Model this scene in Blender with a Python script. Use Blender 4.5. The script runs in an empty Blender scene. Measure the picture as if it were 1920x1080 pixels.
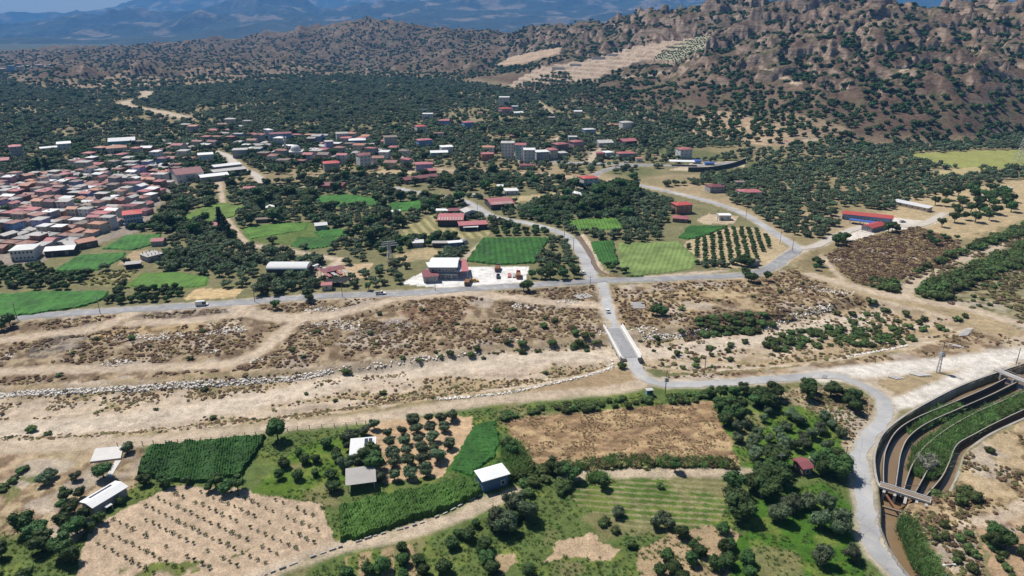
import bpy, math, random
import numpy as np
random.seed(7); rng = np.random.default_rng(11)
R = math.radians
scene = bpy.context.scene
COL = scene.collection

# ------------------------------------------------------------------ camera, sky, sun, exposure
CAM_H = 120.0; PITCH = R(20.75); FPX = 1280.0
cam_d = bpy.data.cameras.new('camera'); cam = bpy.data.objects.new('camera', cam_d); COL.objects.link(cam)
cam.location = (0, 0, CAM_H); cam.rotation_euler = (math.pi/2-PITCH, 0, 0)
cam_d.sensor_width = 36; cam_d.lens = 24.0; cam_d.clip_start = 1; cam_d.clip_end = 60000
scene.camera = cam
SUN_EL = R(56); SUN_AZ = (-0.75, 0.66)          # the sun stands behind and to the left
world = bpy.data.worlds.new('World'); scene.world = world; world.use_nodes = True
wn = world.node_tree.nodes; wl = world.node_tree.links
sky = wn.new('ShaderNodeTexSky'); sky.sky_type = 'NISHITA'; sky.sun_disc = False
sky.sun_elevation = SUN_EL; sky.sun_rotation = math.atan2(SUN_AZ[0], SUN_AZ[1])
sky.altitude = 120; sky.air_density = 1.0; sky.dust_density = 0.6; sky.ozone_density = 2.0
wl.new(sky.outputs[0], wn['Background'].inputs[0]); wn['Background'].inputs[1].default_value = 0.052
sun_d = bpy.data.lights.new('sun', 'SUN'); sun_d.energy = 5.0; sun_d.angle = R(0.53); sun_d.color = (1, 0.95, 0.88)
sun = bpy.data.objects.new('sun', sun_d); COL.objects.link(sun); sun.location = (-200, 200, 400)
az = math.atan2(SUN_AZ[1], SUN_AZ[0])
from mathutils import Vector
sun.rotation_euler = Vector((math.cos(az)*math.cos(SUN_EL), math.sin(az)*math.cos(SUN_EL), math.sin(SUN_EL))).to_track_quat('Z', 'Y').to_euler()
scene.view_settings.view_transform = 'Standard'; scene.view_settings.look = 'None'
scene.view_settings.exposure = 0.30; scene.view_settings.gamma = 1
scene.cycles.volume_bounces = 1

# ------------------------------------------------------------------ helpers: survey from the photograph, noise, polygons
sp_, cp_ = math.sin(PITCH), math.cos(PITCH)
def ray(px, py):
    a = (px-960)/FPX; b = (540-py)/FPX
    return np.array((a, cp_+b*sp_, -sp_+b*cp_))
def U(px, py, z=0.0):
    d = ray(px, py); t = (z-CAM_H)/d[2]
    return np.array((d[0]*t, d[1]*t))
def UP(poly, z=0.0): return np.array([U(x, y, z) for x, y in poly])
def hsh(ix, iy, s):
    n = (ix.astype(np.int64)*374761393 + iy.astype(np.int64)*668265263 + s*974711) & 0x7fffffff
    n = ((n ^ (n >> 13))*1274126177) & 0x7fffffff
    n = ((n ^ (n >> 15))*2246822519) & 0x7fffffff
    return ((n ^ (n >> 16)) & 0xffffff)/float(0xffffff)
def vn(x, y, s=0):
    x = np.asarray(x, float); y = np.asarray(y, float)
    ix = np.floor(x); iy = np.floor(y); fx = x-ix; fy = y-iy
    fx = fx*fx*fx*(fx*(fx*6-15)+10); fy = fy*fy*fy*(fy*(fy*6-15)+10)
    a = hsh(ix, iy, s); b = hsh(ix+1, iy, s); c = hsh(ix, iy+1, s); d = hsh(ix+1, iy+1, s)
    return (a*(1-fx)+b*fx)*(1-fy)+(c*(1-fx)+d*fx)*fy
def fbm(x, y, wl_, o=4, s=0, g=0.5):
    t = 0; a = 1; n = 0; x = np.asarray(x, float)/wl_; y = np.asarray(y, float)/wl_
    for k in range(o):
        t = t+a*vn(x, y, s+k*17); n += a; a *= g; x, y = (x*0.8-y*0.6)*2.03+3.1, (x*0.6+y*0.8)*2.03+7.7
    return t/n
def ridged(x, y, wl_, o=6, s=0, g=0.55):
    t = 0; a = 1; n = 0; x = np.asarray(x, float)/wl_; y = np.asarray(y, float)/wl_; w = 1
    for k in range(o):
        r = 1-np.abs(2*vn(x, y, s+k*13)-1); r = r*r
        t = t+a*r*w; n += a; w = np.clip(r*1.6, 0.25, 1); a *= g
        x, y = (x*0.8-y*0.6)*2.07+5.3, (x*0.6+y*0.8)*2.07+1.9
    return t/n
def sm(a, b, x):
    t = np.clip((x-a)/(b-a), 0, 1); return t*t*(3-2*t)
def inpoly(x, y, P):
    x = np.asarray(x, float); y = np.asarray(y, float); r = np.zeros(x.shape, bool)
    bb = (x >= P[:, 0].min()) & (x <= P[:, 0].max()) & (y >= P[:, 1].min()) & (y <= P[:, 1].max())
    xs = x[bb]; ys = y[bb]; ins = np.zeros(xs.shape, bool)
    for i in range(len(P)):
        x1, y1 = P[i]; x2, y2 = P[i-1]
        if y1 == y2: continue
        ins ^= ((y1 > ys) != (y2 > ys)) & (xs < (x2-x1)*(ys-y1)/(y2-y1)+x1)
    r[bb] = ins; return r
def dline(x, y, L, far=60, closed=False):
    x = np.asarray(x, float); y = np.asarray(y, float); d = np.full(x.shape, 1e6)
    m = (x > L[:, 0].min()-far) & (x < L[:, 0].max()+far) & (y > L[:, 1].min()-far) & (y < L[:, 1].max()+far)
    xs = x[m]; ys = y[m]; b = np.full(xs.shape, 1e6)
    for i in range(0 if closed else 1, len(L)):
        p = L[i-1]; q = L[i]; v = q-p; l2 = max(v @ v, 1e-6)
        t = np.clip(((xs-p[0])*v[0]+(ys-p[1])*v[1])/l2, 0, 1)
        b = np.minimum(b, np.hypot(xs-p[0]-t*v[0], ys-p[1]-t*v[1]))
    d[m] = b; return d
def smooth(L, step=3.0):
    L = np.asarray(L, float); out = []; n = len(L)
    for i in range(n-1):
        p0 = L[max(i-1, 0)]; p1 = L[i]; p2 = L[i+1]; p3 = L[min(i+2, n-1)]
        k = max(2, int(np.hypot(*(p2-p1))/step))
        for t in np.arange(k)/k:
            out.append(0.5*(2*p1+(p2-p0)*t+(2*p0-5*p1+4*p2-p3)*t*t+(3*p1-p0-3*p2+p3)*t**3))
    out.append(L[-1]); return np.array(out)

# ------------------------------------------------------------------ mesh and object helpers
def mesh_np(name, V, Q, mats, T=None, smooth_=False, matidx=None):
    V = np.asarray(V, np.float32); me = bpy.data.meshes.new(name)
    Q = np.asarray(Q, np.int32).reshape(-1, 4) if Q is not None and len(Q) else np.zeros((0, 4), np.int32)
    T = np.asarray(T, np.int32).reshape(-1, 3) if T is not None and len(T) else np.zeros((0, 3), np.int32)
    me.vertices.add(len(V)); me.vertices.foreach_set('co', V.ravel())
    me.loops.add(Q.size+T.size); me.loops.foreach_set('vertex_index', np.concatenate([Q.ravel(), T.ravel()]))
    me.polygons.add(len(Q)+len(T))
    st = np.concatenate([np.arange(len(Q))*4, len(Q)*4+np.arange(len(T))*3]).astype(np.int32)
    me.polygons.foreach_set('loop_start', st)
    if matidx is not None: me.polygons.foreach_set('material_index', np.asarray(matidx, np.int32))
    me.polygons.foreach_set('use_smooth', np.full(len(Q)+len(T), bool(smooth_)))
    for m in (mats if isinstance(mats, (list, tuple)) else [mats]): me.materials.append(m)
    me.update(calc_edges=True); me.validate(); return me
class MB:
    """collects boxes, prisms and tubes for one mesh"""
    def __init__(s): s.v = []; s.f = []; s.m = []
    def add(s, vs, fs, m=0):
        o = len(s.v); s.v += [tuple(map(float, p)) for p in vs]; s.f += [tuple(o+i for i in f) for f in fs]; s.m += [m]*len(fs); return s
    def box(s, x0, x1, y0, y1, z0, z1, m=0):
        return s.add([(x0,y0,z0),(x1,y0,z0),(x1,y1,z0),(x0,y1,z0),(x0,y0,z1),(x1,y0,z1),(x1,y1,z1),(x0,y1,z1)],
                     [(3,2,1,0),(4,5,6,7),(0,1,5,4),(1,2,6,5),(2,3,7,6),(3,0,4,7)], m)
    def hexa(s, p, m=0):   # 4 bottom, 4 top
        return s.add(p, [(3,2,1,0),(4,5,6,7),(0,1,5,4),(1,2,6,5),(2,3,7,6),(3,0,4,7)], m)
    def tube(s, p, q, r0, r1=None, n=6, m=0):
        p = Vector(p); q = Vector(q); r1 = r0 if r1 is None else r1
        d = (q-p).normalized(); a = d.orthogonal().normalized(); b = d.cross(a); vs = []
        for c, r in ((p, r0), (q, r1)):
            for k in range(n):
                t = 2*math.pi*k/n; vs.append(c+a*(r*math.cos(t))+b*(r*math.sin(t)))
        return s.add(vs, [(k, (k+1) % n, n+(k+1) % n, n+k) for k in range(n)]+[tuple(range(n-1, -1, -1)), tuple(range(n, 2*n))], m)
    def mesh(s, name, mats, sm_=False):
        me = bpy.data.meshes.new(name); me.from_pydata(s.v, [], s.f)
        for m in (mats if isinstance(mats, (list, tuple)) else [mats]): me.materials.append(m)
        me.polygons.foreach_set('material_index', s.m)
        if sm_: me.polygons.foreach_set('use_smooth', [True]*len(s.f))
        me.update(); return me
def link(name, me, parent=None, loc=(0,0,0), rz=0, sc=None):
    o = bpy.data.objects.new(name, me); COL.objects.link(o); o.location = loc; o.rotation_euler = (0, 0, rz)
    if sc is not None: o.scale = sc if isinstance(sc, (tuple, list)) else (sc, sc, sc)
    if parent is not None: o.parent = parent
    return o
def tag(o, label=None, cat=None, group=None, kind=None):
    if label: o['label'] = label
    if cat: o['category'] = cat
    if group: o['group'] = group
    if kind: o['kind'] = kind
    return o
def thing(name, label, cat, loc=(0,0,0), rz=0, group=None):
    return tag(link(name, None, None, loc, rz), label, cat, group)

# ------------------------------------------------------------------ materials (all procedural)
def mat(name, rough=0.9, spec=0.2):
    m = bpy.data.materials.new(name); m.use_nodes = True
    b = m.node_tree.nodes['Principled BSDF']; b.inputs['Roughness'].default_value = rough; b.inputs['Specular IOR Level'].default_value = spec
    return m, m.node_tree.nodes, m.node_tree.links, b
def N(nodes, t, **kw):
    n = nodes.new(t)
    for k, v in kw.items(): setattr(n, k, v)
    return n
def noise(nodes, links, coord, scale, detail=4, rough=0.6):
    n = nodes.new('ShaderNodeTexNoise'); n.inputs['Scale'].default_value = scale; n.inputs['Detail'].default_value = detail; n.inputs['Roughness'].default_value = rough
    links.new(coord, n.inputs['Vector']); return n.outputs['Fac']
def ramp(nodes, links, fac, stops):
    r = nodes.new('ShaderNodeValToRGB'); e = r.color_ramp.elements
    while len(e) < len(stops): e.new(0.5)
    for k, (p, c) in enumerate(stops):
        e[k].position = p; e[k].color = (c, c, c, 1) if isinstance(c, (int, float)) else (*c, 1)
    links.new(fac, r.inputs[0]); return r.outputs[0]
def mix(nodes, links, a, b, fac, mode='MIX'):
    n = nodes.new('ShaderNodeMix'); n.data_type = 'RGBA'; n.blend_type = mode; n.clamp_factor = True
    for s, v in ((6, a), (7, b)):
        if isinstance(v, tuple): n.inputs[s].default_value = (*v, 1)
        else: links.new(v, n.inputs[s])
    if isinstance(fac, (int, float)): n.inputs[0].default_value = fac
    else: links.new(fac, n.inputs[0])
    return n.outputs[2]
def plain(name, c, rough=0.85, var=0.25, scale=1.5, spec=0.2, metal=0, bump=0):
    m, n, l, b = mat(name, rough, spec); g = n.new('ShaderNodeNewGeometry').outputs['Position']
    f = noise(n, l, g, scale, 5); f2 = noise(n, l, g, scale*0.13, 3)
    c1 = mix(n, l, tuple(max(0, x*(1-var)) for x in c), tuple(min(1, x*(1+var)) for x in c), f)
    l.new(mix(n, l, c1, ramp(n, l, f2, [(0.3, 1-var), (0.7, 1.0)]), 0.8, 'MULTIPLY'), b.inputs['Base Color'])
    b.inputs['Metallic'].default_value = metal
    if bump:
        bp = n.new('ShaderNodeBump'); bp.inputs['Strength'].default_value = bump; bp.inputs['Distance'].default_value = 0.1; l.new(f, bp.inputs['Height']); l.new(bp.outputs[0], b.inputs['Normal'])
    return m
def foliage(name, c1, c2, trans=0.15):
    m, n, l, b = mat(name, 0.75, 0.25)
    oi = n.new('ShaderNodeObjectInfo'); g = n.new('ShaderNodeNewGeometry').outputs['Position']
    f = noise(n, l, g, 0.9, 3); c = mix(n, l, c1, c2, ramp(n, l, f, [(0.32, 0.0), (0.68, 1.0)]))
    hv = n.new('ShaderNodeHueSaturation'); mr = n.new('ShaderNodeMapRange'); mr.inputs[3].default_value = 0.62; mr.inputs[4].default_value = 1.5
    l.new(oi.outputs['Random'], mr.inputs[0]); l.new(mr.outputs[0], hv.inputs['Value'])
    mh = n.new('ShaderNodeMath'); mh.operation = 'MULTIPLY_ADD'; mh.inputs[1].default_value = 0.06; mh.inputs[2].default_value = 0.468
    l.new(oi.outputs['Random'], mh.inputs[0]); l.new(mh.outputs[0], hv.inputs['Hue']); l.new(c, hv.inputs['Color'])
    l.new(hv.outputs[0], b.inputs['Base Color'])
    t = n.new('ShaderNodeBsdfTranslucent'); l.new(hv.outputs[0], t.inputs[0]); ms = n.new('ShaderNodeMixShader'); ms.inputs[0].default_value = trans
    l.new(b.outputs[0], ms.inputs[1]); l.new(t.outputs[0], ms.inputs[2]); l.new(ms.outputs[0], n['Material Output'].inputs[0])
    return m
M = {}
M['olive'] = foliage('olive_leaf', (0.058, 0.090, 0.042), (0.138, 0.178, 0.098), 0.22)
M['citrus'] = foliage('citrus_leaf', (0.026, 0.056, 0.016), (0.062, 0.108, 0.028), 0.2)
M['broad'] = foliage('broad_leaf', (0.028, 0.060, 0.018), (0.070, 0.120, 0.032))
M['bush'] = foliage('bush_leaf', (0.050, 0.088, 0.025), (0.125, 0.170, 0.055), 0.2)
M['dry'] = foliage('dry_scrub', (0.20, 0.135, 0.070), (0.36, 0.26, 0.14), 0.1)
M['drygreen'] = foliage('dry_green_scrub', (0.12, 0.12, 0.05), (0.24, 0.21, 0.09), 0.1)
M['brownscrub'] = foliage('brown_scrub', (0.13, 0.085, 0.052), (0.25, 0.17, 0.105), 0.1)
M['reed'] = foliage('reed_leaf', (0.11, 0.20, 0.055), (0.24, 0.34, 0.12), 0.4)
M['grass'] = foliage('meadow_grass', (0.045, 0.10, 0.018), (0.11, 0.19, 0.04))
M['corn'] = foliage('corn_leaf', (0.035, 0.085, 0.016), (0.085, 0.16, 0.034))
M['cypress'] = foliage('cypress_leaf', (0.015, 0.032, 0.014), (0.03, 0.055, 0.02), 0.05)
M['deadwood'] = plain('pale_dead_twigs', (0.27, 0.27, 0.21), 0.9, 0.2)
M['bark'] = plain('bark', (0.13, 0.10, 0.075), 0.95, 0.3, 3)
M['asphalt'] = plain('worn_asphalt', (0.30, 0.30, 0.305), 0.9, 0.2, 0.6, 0.2)
M['asphalt_dark'] = plain('patched_asphalt', (0.30, 0.30, 0.305), 0.9, 0.35, 0.8)
def roadmat(name, c):
    m, n, l, b = mat(name, 0.9, 0.2); g = n.new('ShaderNodeNewGeometry').outputs['Position']
    f1 = noise(n, l, g, 3.0, 5, 0.7); f2 = noise(n, l, g, 0.22, 5, 0.7); f3 = noise(n, l, g, 0.05, 3)
    v = n.new('ShaderNodeTexVoronoi'); v.feature = 'DISTANCE_TO_EDGE'; v.inputs['Scale'].default_value = 0.22; l.new(g, v.inputs['Vector'])
    k = mix(n, l, c, tuple(x*1.12 for x in c), f1); k = mix(n, l, k, (0.50, 0.455, 0.39), ramp(n, l, f2, [(0.50, 0.0), (0.72, 0.75)]))
    k = mix(n, l, k, ramp(n, l, f3, [(0.35, 0.72), (0.65, 1.1)]), 0.9, 'MULTIPLY'); k = mix(n, l, k, ramp(n, l, v.outputs['Distance'], [(0.004, 0.62), (0.018, 1.0)]), 0.6, 'MULTIPLY')
    l.new(k, b.inputs['Base Color']); return m
M['pale_asphalt'] = roadmat('dusty_asphalt', (0.365, 0.365, 0.365)); M['asphalt'] = roadmat('worn_asphalt', (0.26, 0.262, 0.27))
M['shoulder'] = plain('dusty_shoulder', (0.50, 0.45, 0.385), 0.95, 0.2, 0.5)
M['dirt'] = plain('pale_dirt', (0.50, 0.415, 0.315), 0.95, 0.2, 0.45)
M['concrete'] = plain('concrete', (0.42, 0.40, 0.37), 0.9, 0.25, 0.8)
M['pale_concrete'] = plain('pale_concrete', (0.60, 0.58, 0.55), 0.9, 0.15, 0.5)
M['dark_concrete'] = plain('dark_shaded_concrete', (0.095, 0.086, 0.075), 0.9, 0.4, 0.5)  # shade of the canal wall faces put into the colour; yard wall itself is dark
M['stone'] = plain('white_riprap_stone', (0.72, 0.67, 0.60), 0.9, 0.2, 0.9)
M['wood'] = plain('weathered_timber', (0.26, 0.20, 0.15), 0.9, 0.3, 2)
M['rust'] = plain('rusty_steel', (0.25, 0.12, 0.06), 0.8, 0.35, 2)
M['steel'] = plain('galvanised_steel', (0.45, 0.46, 0.47), 0.5, 0.15, 2, 0.4, 0.4)
M['dark'] = plain('dark_opening', (0.03, 0.03, 0.035), 0.7, 0.3)
M['glass'] = plain('window_glass', (0.04, 0.055, 0.075), 0.12, 0.2, 1, 0.6)
M['whitepaint'] = plain('white_paint', (0.78, 0.78, 0.77), 0.5, 0.06)
M['rubber'] = plain('black_rubber', (0.03, 0.03, 0.03), 0.8, 0.2)
M['panel'] = plain('solar_glass', (0.05, 0.06, 0.09), 0.2, 0.2, 1, 0.6)
M['net'] = plain('dark_shade_net', (0.03, 0.033, 0.032), 0.9, 0.3)
def roofmat(name, c, pitch=0.0, rough=0.6, var=0.2):
    m, n, l, b = mat(name, rough, 0.3); tc = n.new('ShaderNodeTexCoord').outputs['Object']; g = n.new('ShaderNodeNewGeometry').outputs['Position']
    f = noise(n, l, g, 0.5, 5, 0.65); col = mix(n, l, tuple(x*(1-var) for x in c), tuple(min(0.95, x*(1+var)) for x in c), f)
    oi = n.new('ShaderNodeObjectInfo'); hv = n.new('ShaderNodeHueSaturation'); mr = n.new('ShaderNodeMapRange'); mr.inputs[3].default_value = 0.82; mr.inputs[4].default_value = 1.12
    l.new(oi.outputs['Random'], mr.inputs[0]); l.new(mr.outputs[0], hv.inputs['Value']); l.new(col, hv.inputs['Color'])
    l.new(hv.outputs[0], b.inputs['Base Color'])
    w = n.new('ShaderNodeTexWave'); w.inputs['Scale'].default_value = 1.6; l.new(tc, w.inputs['Vector'])
    bp = n.new('ShaderNodeBump'); bp.inputs['Strength'].default_value = 0.5; bp.inputs['Distance'].default_value = 0.05; l.new(w.outputs['Fac'], bp.inputs['Height']); l.new(bp.outputs[0], b.inputs['Normal'])
    return m
RF = {'rusty red': roofmat('old_red_tiles', (0.26, 0.125, 0.095), var=0.35), 'terracotta': roofmat('terracotta_tiles', (0.42, 0.20, 0.13), var=0.25),
      'maroon': roofmat('maroon_sheet', (0.20, 0.062, 0.07)), 'pink red': roofmat('faded_red_sheet', (0.37, 0.125, 0.13)), 'bright red': roofmat('red_sheet', (0.45, 0.08, 0.07)),
      'white': roofmat('white_sheet', (0.68, 0.68, 0.67), var=0.12), 'pale grey': roofmat('pale_grey_roof', (0.42, 0.40, 0.375)), 'brown': roofmat('brown_roof', (0.20, 0.15, 0.125)),
      'grey': roofmat('grey_corrugated', (0.36, 0.34, 0.32), var=0.25), 'dark grey': roofmat('dark_grey_sheet', (0.10, 0.11, 0.12)), 'blue': roofmat('blue_sheet', (0.06, 0.13, 0.42))}
WL = {'white': plain('white_render', (0.58, 0.57, 0.55), 0.9, 0.1, 0.6), 'cream': plain('cream_render', (0.56, 0.50, 0.40), 0.9, 0.15, 0.6), 'grey': plain('grey_render', (0.33, 0.33, 0.335), 0.9, 0.2, 0.6),
      'blue': plain('blue_render', (0.20, 0.32, 0.52), 0.85, 0.12, 0.6), 'slate blue': plain('slate_blue_cladding', (0.085, 0.160, 0.270), 0.8, 0.12, 0.8), 'pink': plain('pink_render', (0.52, 0.30, 0.30), 0.9, 0.12, 0.6),
      'brick': plain('bare_brick', (0.34, 0.17, 0.12), 0.9, 0.25, 1.5), 'lilac': plain('lilac_render', (0.36, 0.34, 0.56), 0.9, 0.12, 0.6), 'brown': plain('brown_wall', (0.20, 0.15, 0.12), 0.9, 0.25, 0.6),
      'dark': plain('dark_wall', (0.08, 0.075, 0.075), 0.9, 0.25, 0.6), 'teal': plain('teal_render', (0.16, 0.38, 0.42), 0.85, 0.12, 0.6), 'beige': plain('beige_render', (0.46, 0.42, 0.34), 0.9, 0.15, 0.6)}

# ------------------------------------------------------------------ survey data: roads, tracks, river, fields (photo points laid on the level ground)
def L(*p, step=3.0): return smooth(UP(p), step)
ROADS = {  # name: (line, half width, material, shoulder)
 'main_road': (L((-150,620),(0,598),(200,583),(400,571),(600,556),(760,550),(900,540),(1000,534),(1090,529),(1130,526),(1200,524),(1300,520),(1390,516),(1440,504),(1480,478),(1500,465)), 3.4, 'asphalt'),
 'bridge_road': (L((1128,528),(1138,570),(1149,612),(1183,672),(1198,697),(1214,711),(1245,720),(1320,719),(1440,712),(1540,704),(1585,710),(1632,731),(1660,758),(1654,787),(1628,820),(1611,862),(1620,920),(1627,980),(1640,1030),(1682,1075),(1740,1130), step=2), 2.25, 'pale_asphalt'),
 'canal_road': (L((1112,528),(1102,502),(1086,468),(1058,440),(1000,421),(925,406),(893,388),(862,374),(800,364),(740,352)), 2.9, 'pale_asphalt'),
 'hill_road': (L((1503,468),(1470,449),(1400,404),(1350,384),(1300,370),(1212,350),(1150,338)), 2.9, 'pale_asphalt'),
 'yard_road': (L((1500,465),(1530,461),(1580,438),(1640,420),(1720,424),(1770,400)), 2.6, 'shoulder'),
 'highway': (L((960,300),(1010,302),(1100,306),(1200,309),(1300,311),(1390,304)), 4.0, 'asphalt'),
 'highway_branch': (L((1085,350),(1120,326),(1150,315),(1200,311)), 3.0, 'asphalt'),
 'village_road': (L((402,284),(428,293),(445,312),(478,328),(500,346),(560,350)), 3.5, 'shoulder'),
}
TRACKS = {
 'gravel_road': (L((1535,706),(1640,694),(1760,683),(1920,662),(2080,640), step=2), 3.6), 'embankment_road': (L((1660,762),(1715,748),(1790,715),(1850,688),(1880,672), step=2), 2.6),
 'north_bank_track': (L((-120,655),(0,638),(80,627),(170,617),(215,603),(245,590)), 2.6),
 'dump_track': (L((-120,708),(0,700),(150,691),(300,686),(400,684),(452,674),(492,655),(520,632),(552,606),(600,594),(680,577),(760,558),(850,549)), 2.6),
 'roadside_track': (L((452,575),(470,586),(530,594),(620,590)), 3.5), 'roadside_link': (L((250,605),(350,600),(450,590),(540,596)), 2.6),
 'quarry_track': (L((780,556),(870,550),(930,555),(1020,565),(1134,574)), 3.2),
 'south_bank_track': (L((-120,858),(0,842),(250,828),(500,803),(700,783),(900,754),(1080,737),(1150,731),(1205,718)), 2.5),
 'farm_track': (L((440,1100),(520,1066),(630,1028),(760,1000),(860,967),(910,944),(965,925)), 1.9),
 'field_track': (L((1065,893),(1160,888),(1280,886),(1405,885)), 1.7),
 'east_track': (L((1520,515),(1590,535),(1660,552),(1740,566),(1810,578),(1870,595),(1930,612),(2000,640)), 2.8),
 'levee_track': (L((1700,553),(1712,533),(1760,505),(1840,474),(1925,447),(2020,415)), 2.2),
 'south_east_track': (L((1800,985),(1860,975),(1930,945)), 1.6),
 'ditch_path': (L((1540,478),(1562,505),(1580,525)), 1.2),
 'orchard_lane': (L((460,458),(540,470),(640,487)), 2.2), 'pavilion_lane': (L((640,487),(620,503),(592,520)), 3.0),
 'cypress_lane': (L((410,342),(416,370),(420,400),(440,430),(465,460)), 1.6),
 'field_lane': (L((905,455),(880,478),(862,500)), 1.8),
 'canal_bank_track': (L((1090,440),(1120,480),(1125,505),(1180,522),(1300,512),(1360,508)), 1.5),
 'ridge_lane': (L((1210,352),(1260,360),(1310,372)), 2.4), 'highway_bank': (L((820,318),(900,322),(1000,325),(1090,335)), 2.2),
 'hill_lane': (L((1020,272),(1065,250)), 2.4), 'villa_lane': (L((1105,258),(1150,242),(1190,248)), 2.4), 'green_lane': (L((1010,190),(1035,212)), 2.0),
 'far_lane': (L((355,222),(300,210),(232,195),(275,180),(268,163)), 8.0), 'side_lane': (L((1105,305),(1115,290),(1125,278)), 3.5),
}
RIVER = UP([(-220,745),(0,722),(200,712),(400,700),(600,682),(760,664),(900,645),(1000,636),(1100,628),(1150,622),(1230,612),(1330,602),(1430,590),(1500,575),(1560,560),(1600,550),(1650,562),(1740,582),(1800,602),(1830,614),
            (1790,632),(1700,655),(1600,672),(1450,690),(1300,700),(1215,692),(1182,684),(1150,692),(1100,706),(1000,725),(900,740),(800,752),(700,768),(500,792),(250,818),(0,833),(-220,856)])
CHANNEL = L((-150,812),(0,800),(150,789),(300,768),(500,735),(640,705),(800,682),(1000,664),(1130,656),(1200,650),(1330,640),(1450,620),(1560,600),(1640,585))
CANAL = UP([(1960,672),(1868,700),(1800,725),(1740,755),(1690,785),(1655,815),(1640,850),(1640,880),(1645,905),(1650,950),(1650,985),(1663,1020),(1688,1060),(1740,1125),
            (1800,1125),(1745,1080),(1718,1040),(1702,1000),(1690,965),(1705,945),(1740,940),(1780,925),(1792,905),(1800,880),(1810,850),(1840,825),(1880,803),(1960,768)])
DITCH = L((1085,440),(1105,470),(1118,500),(1150,516),(1200,519), step=2)
G = {}
G['grass'] = [(0.060,0.110,0.020)]
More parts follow.
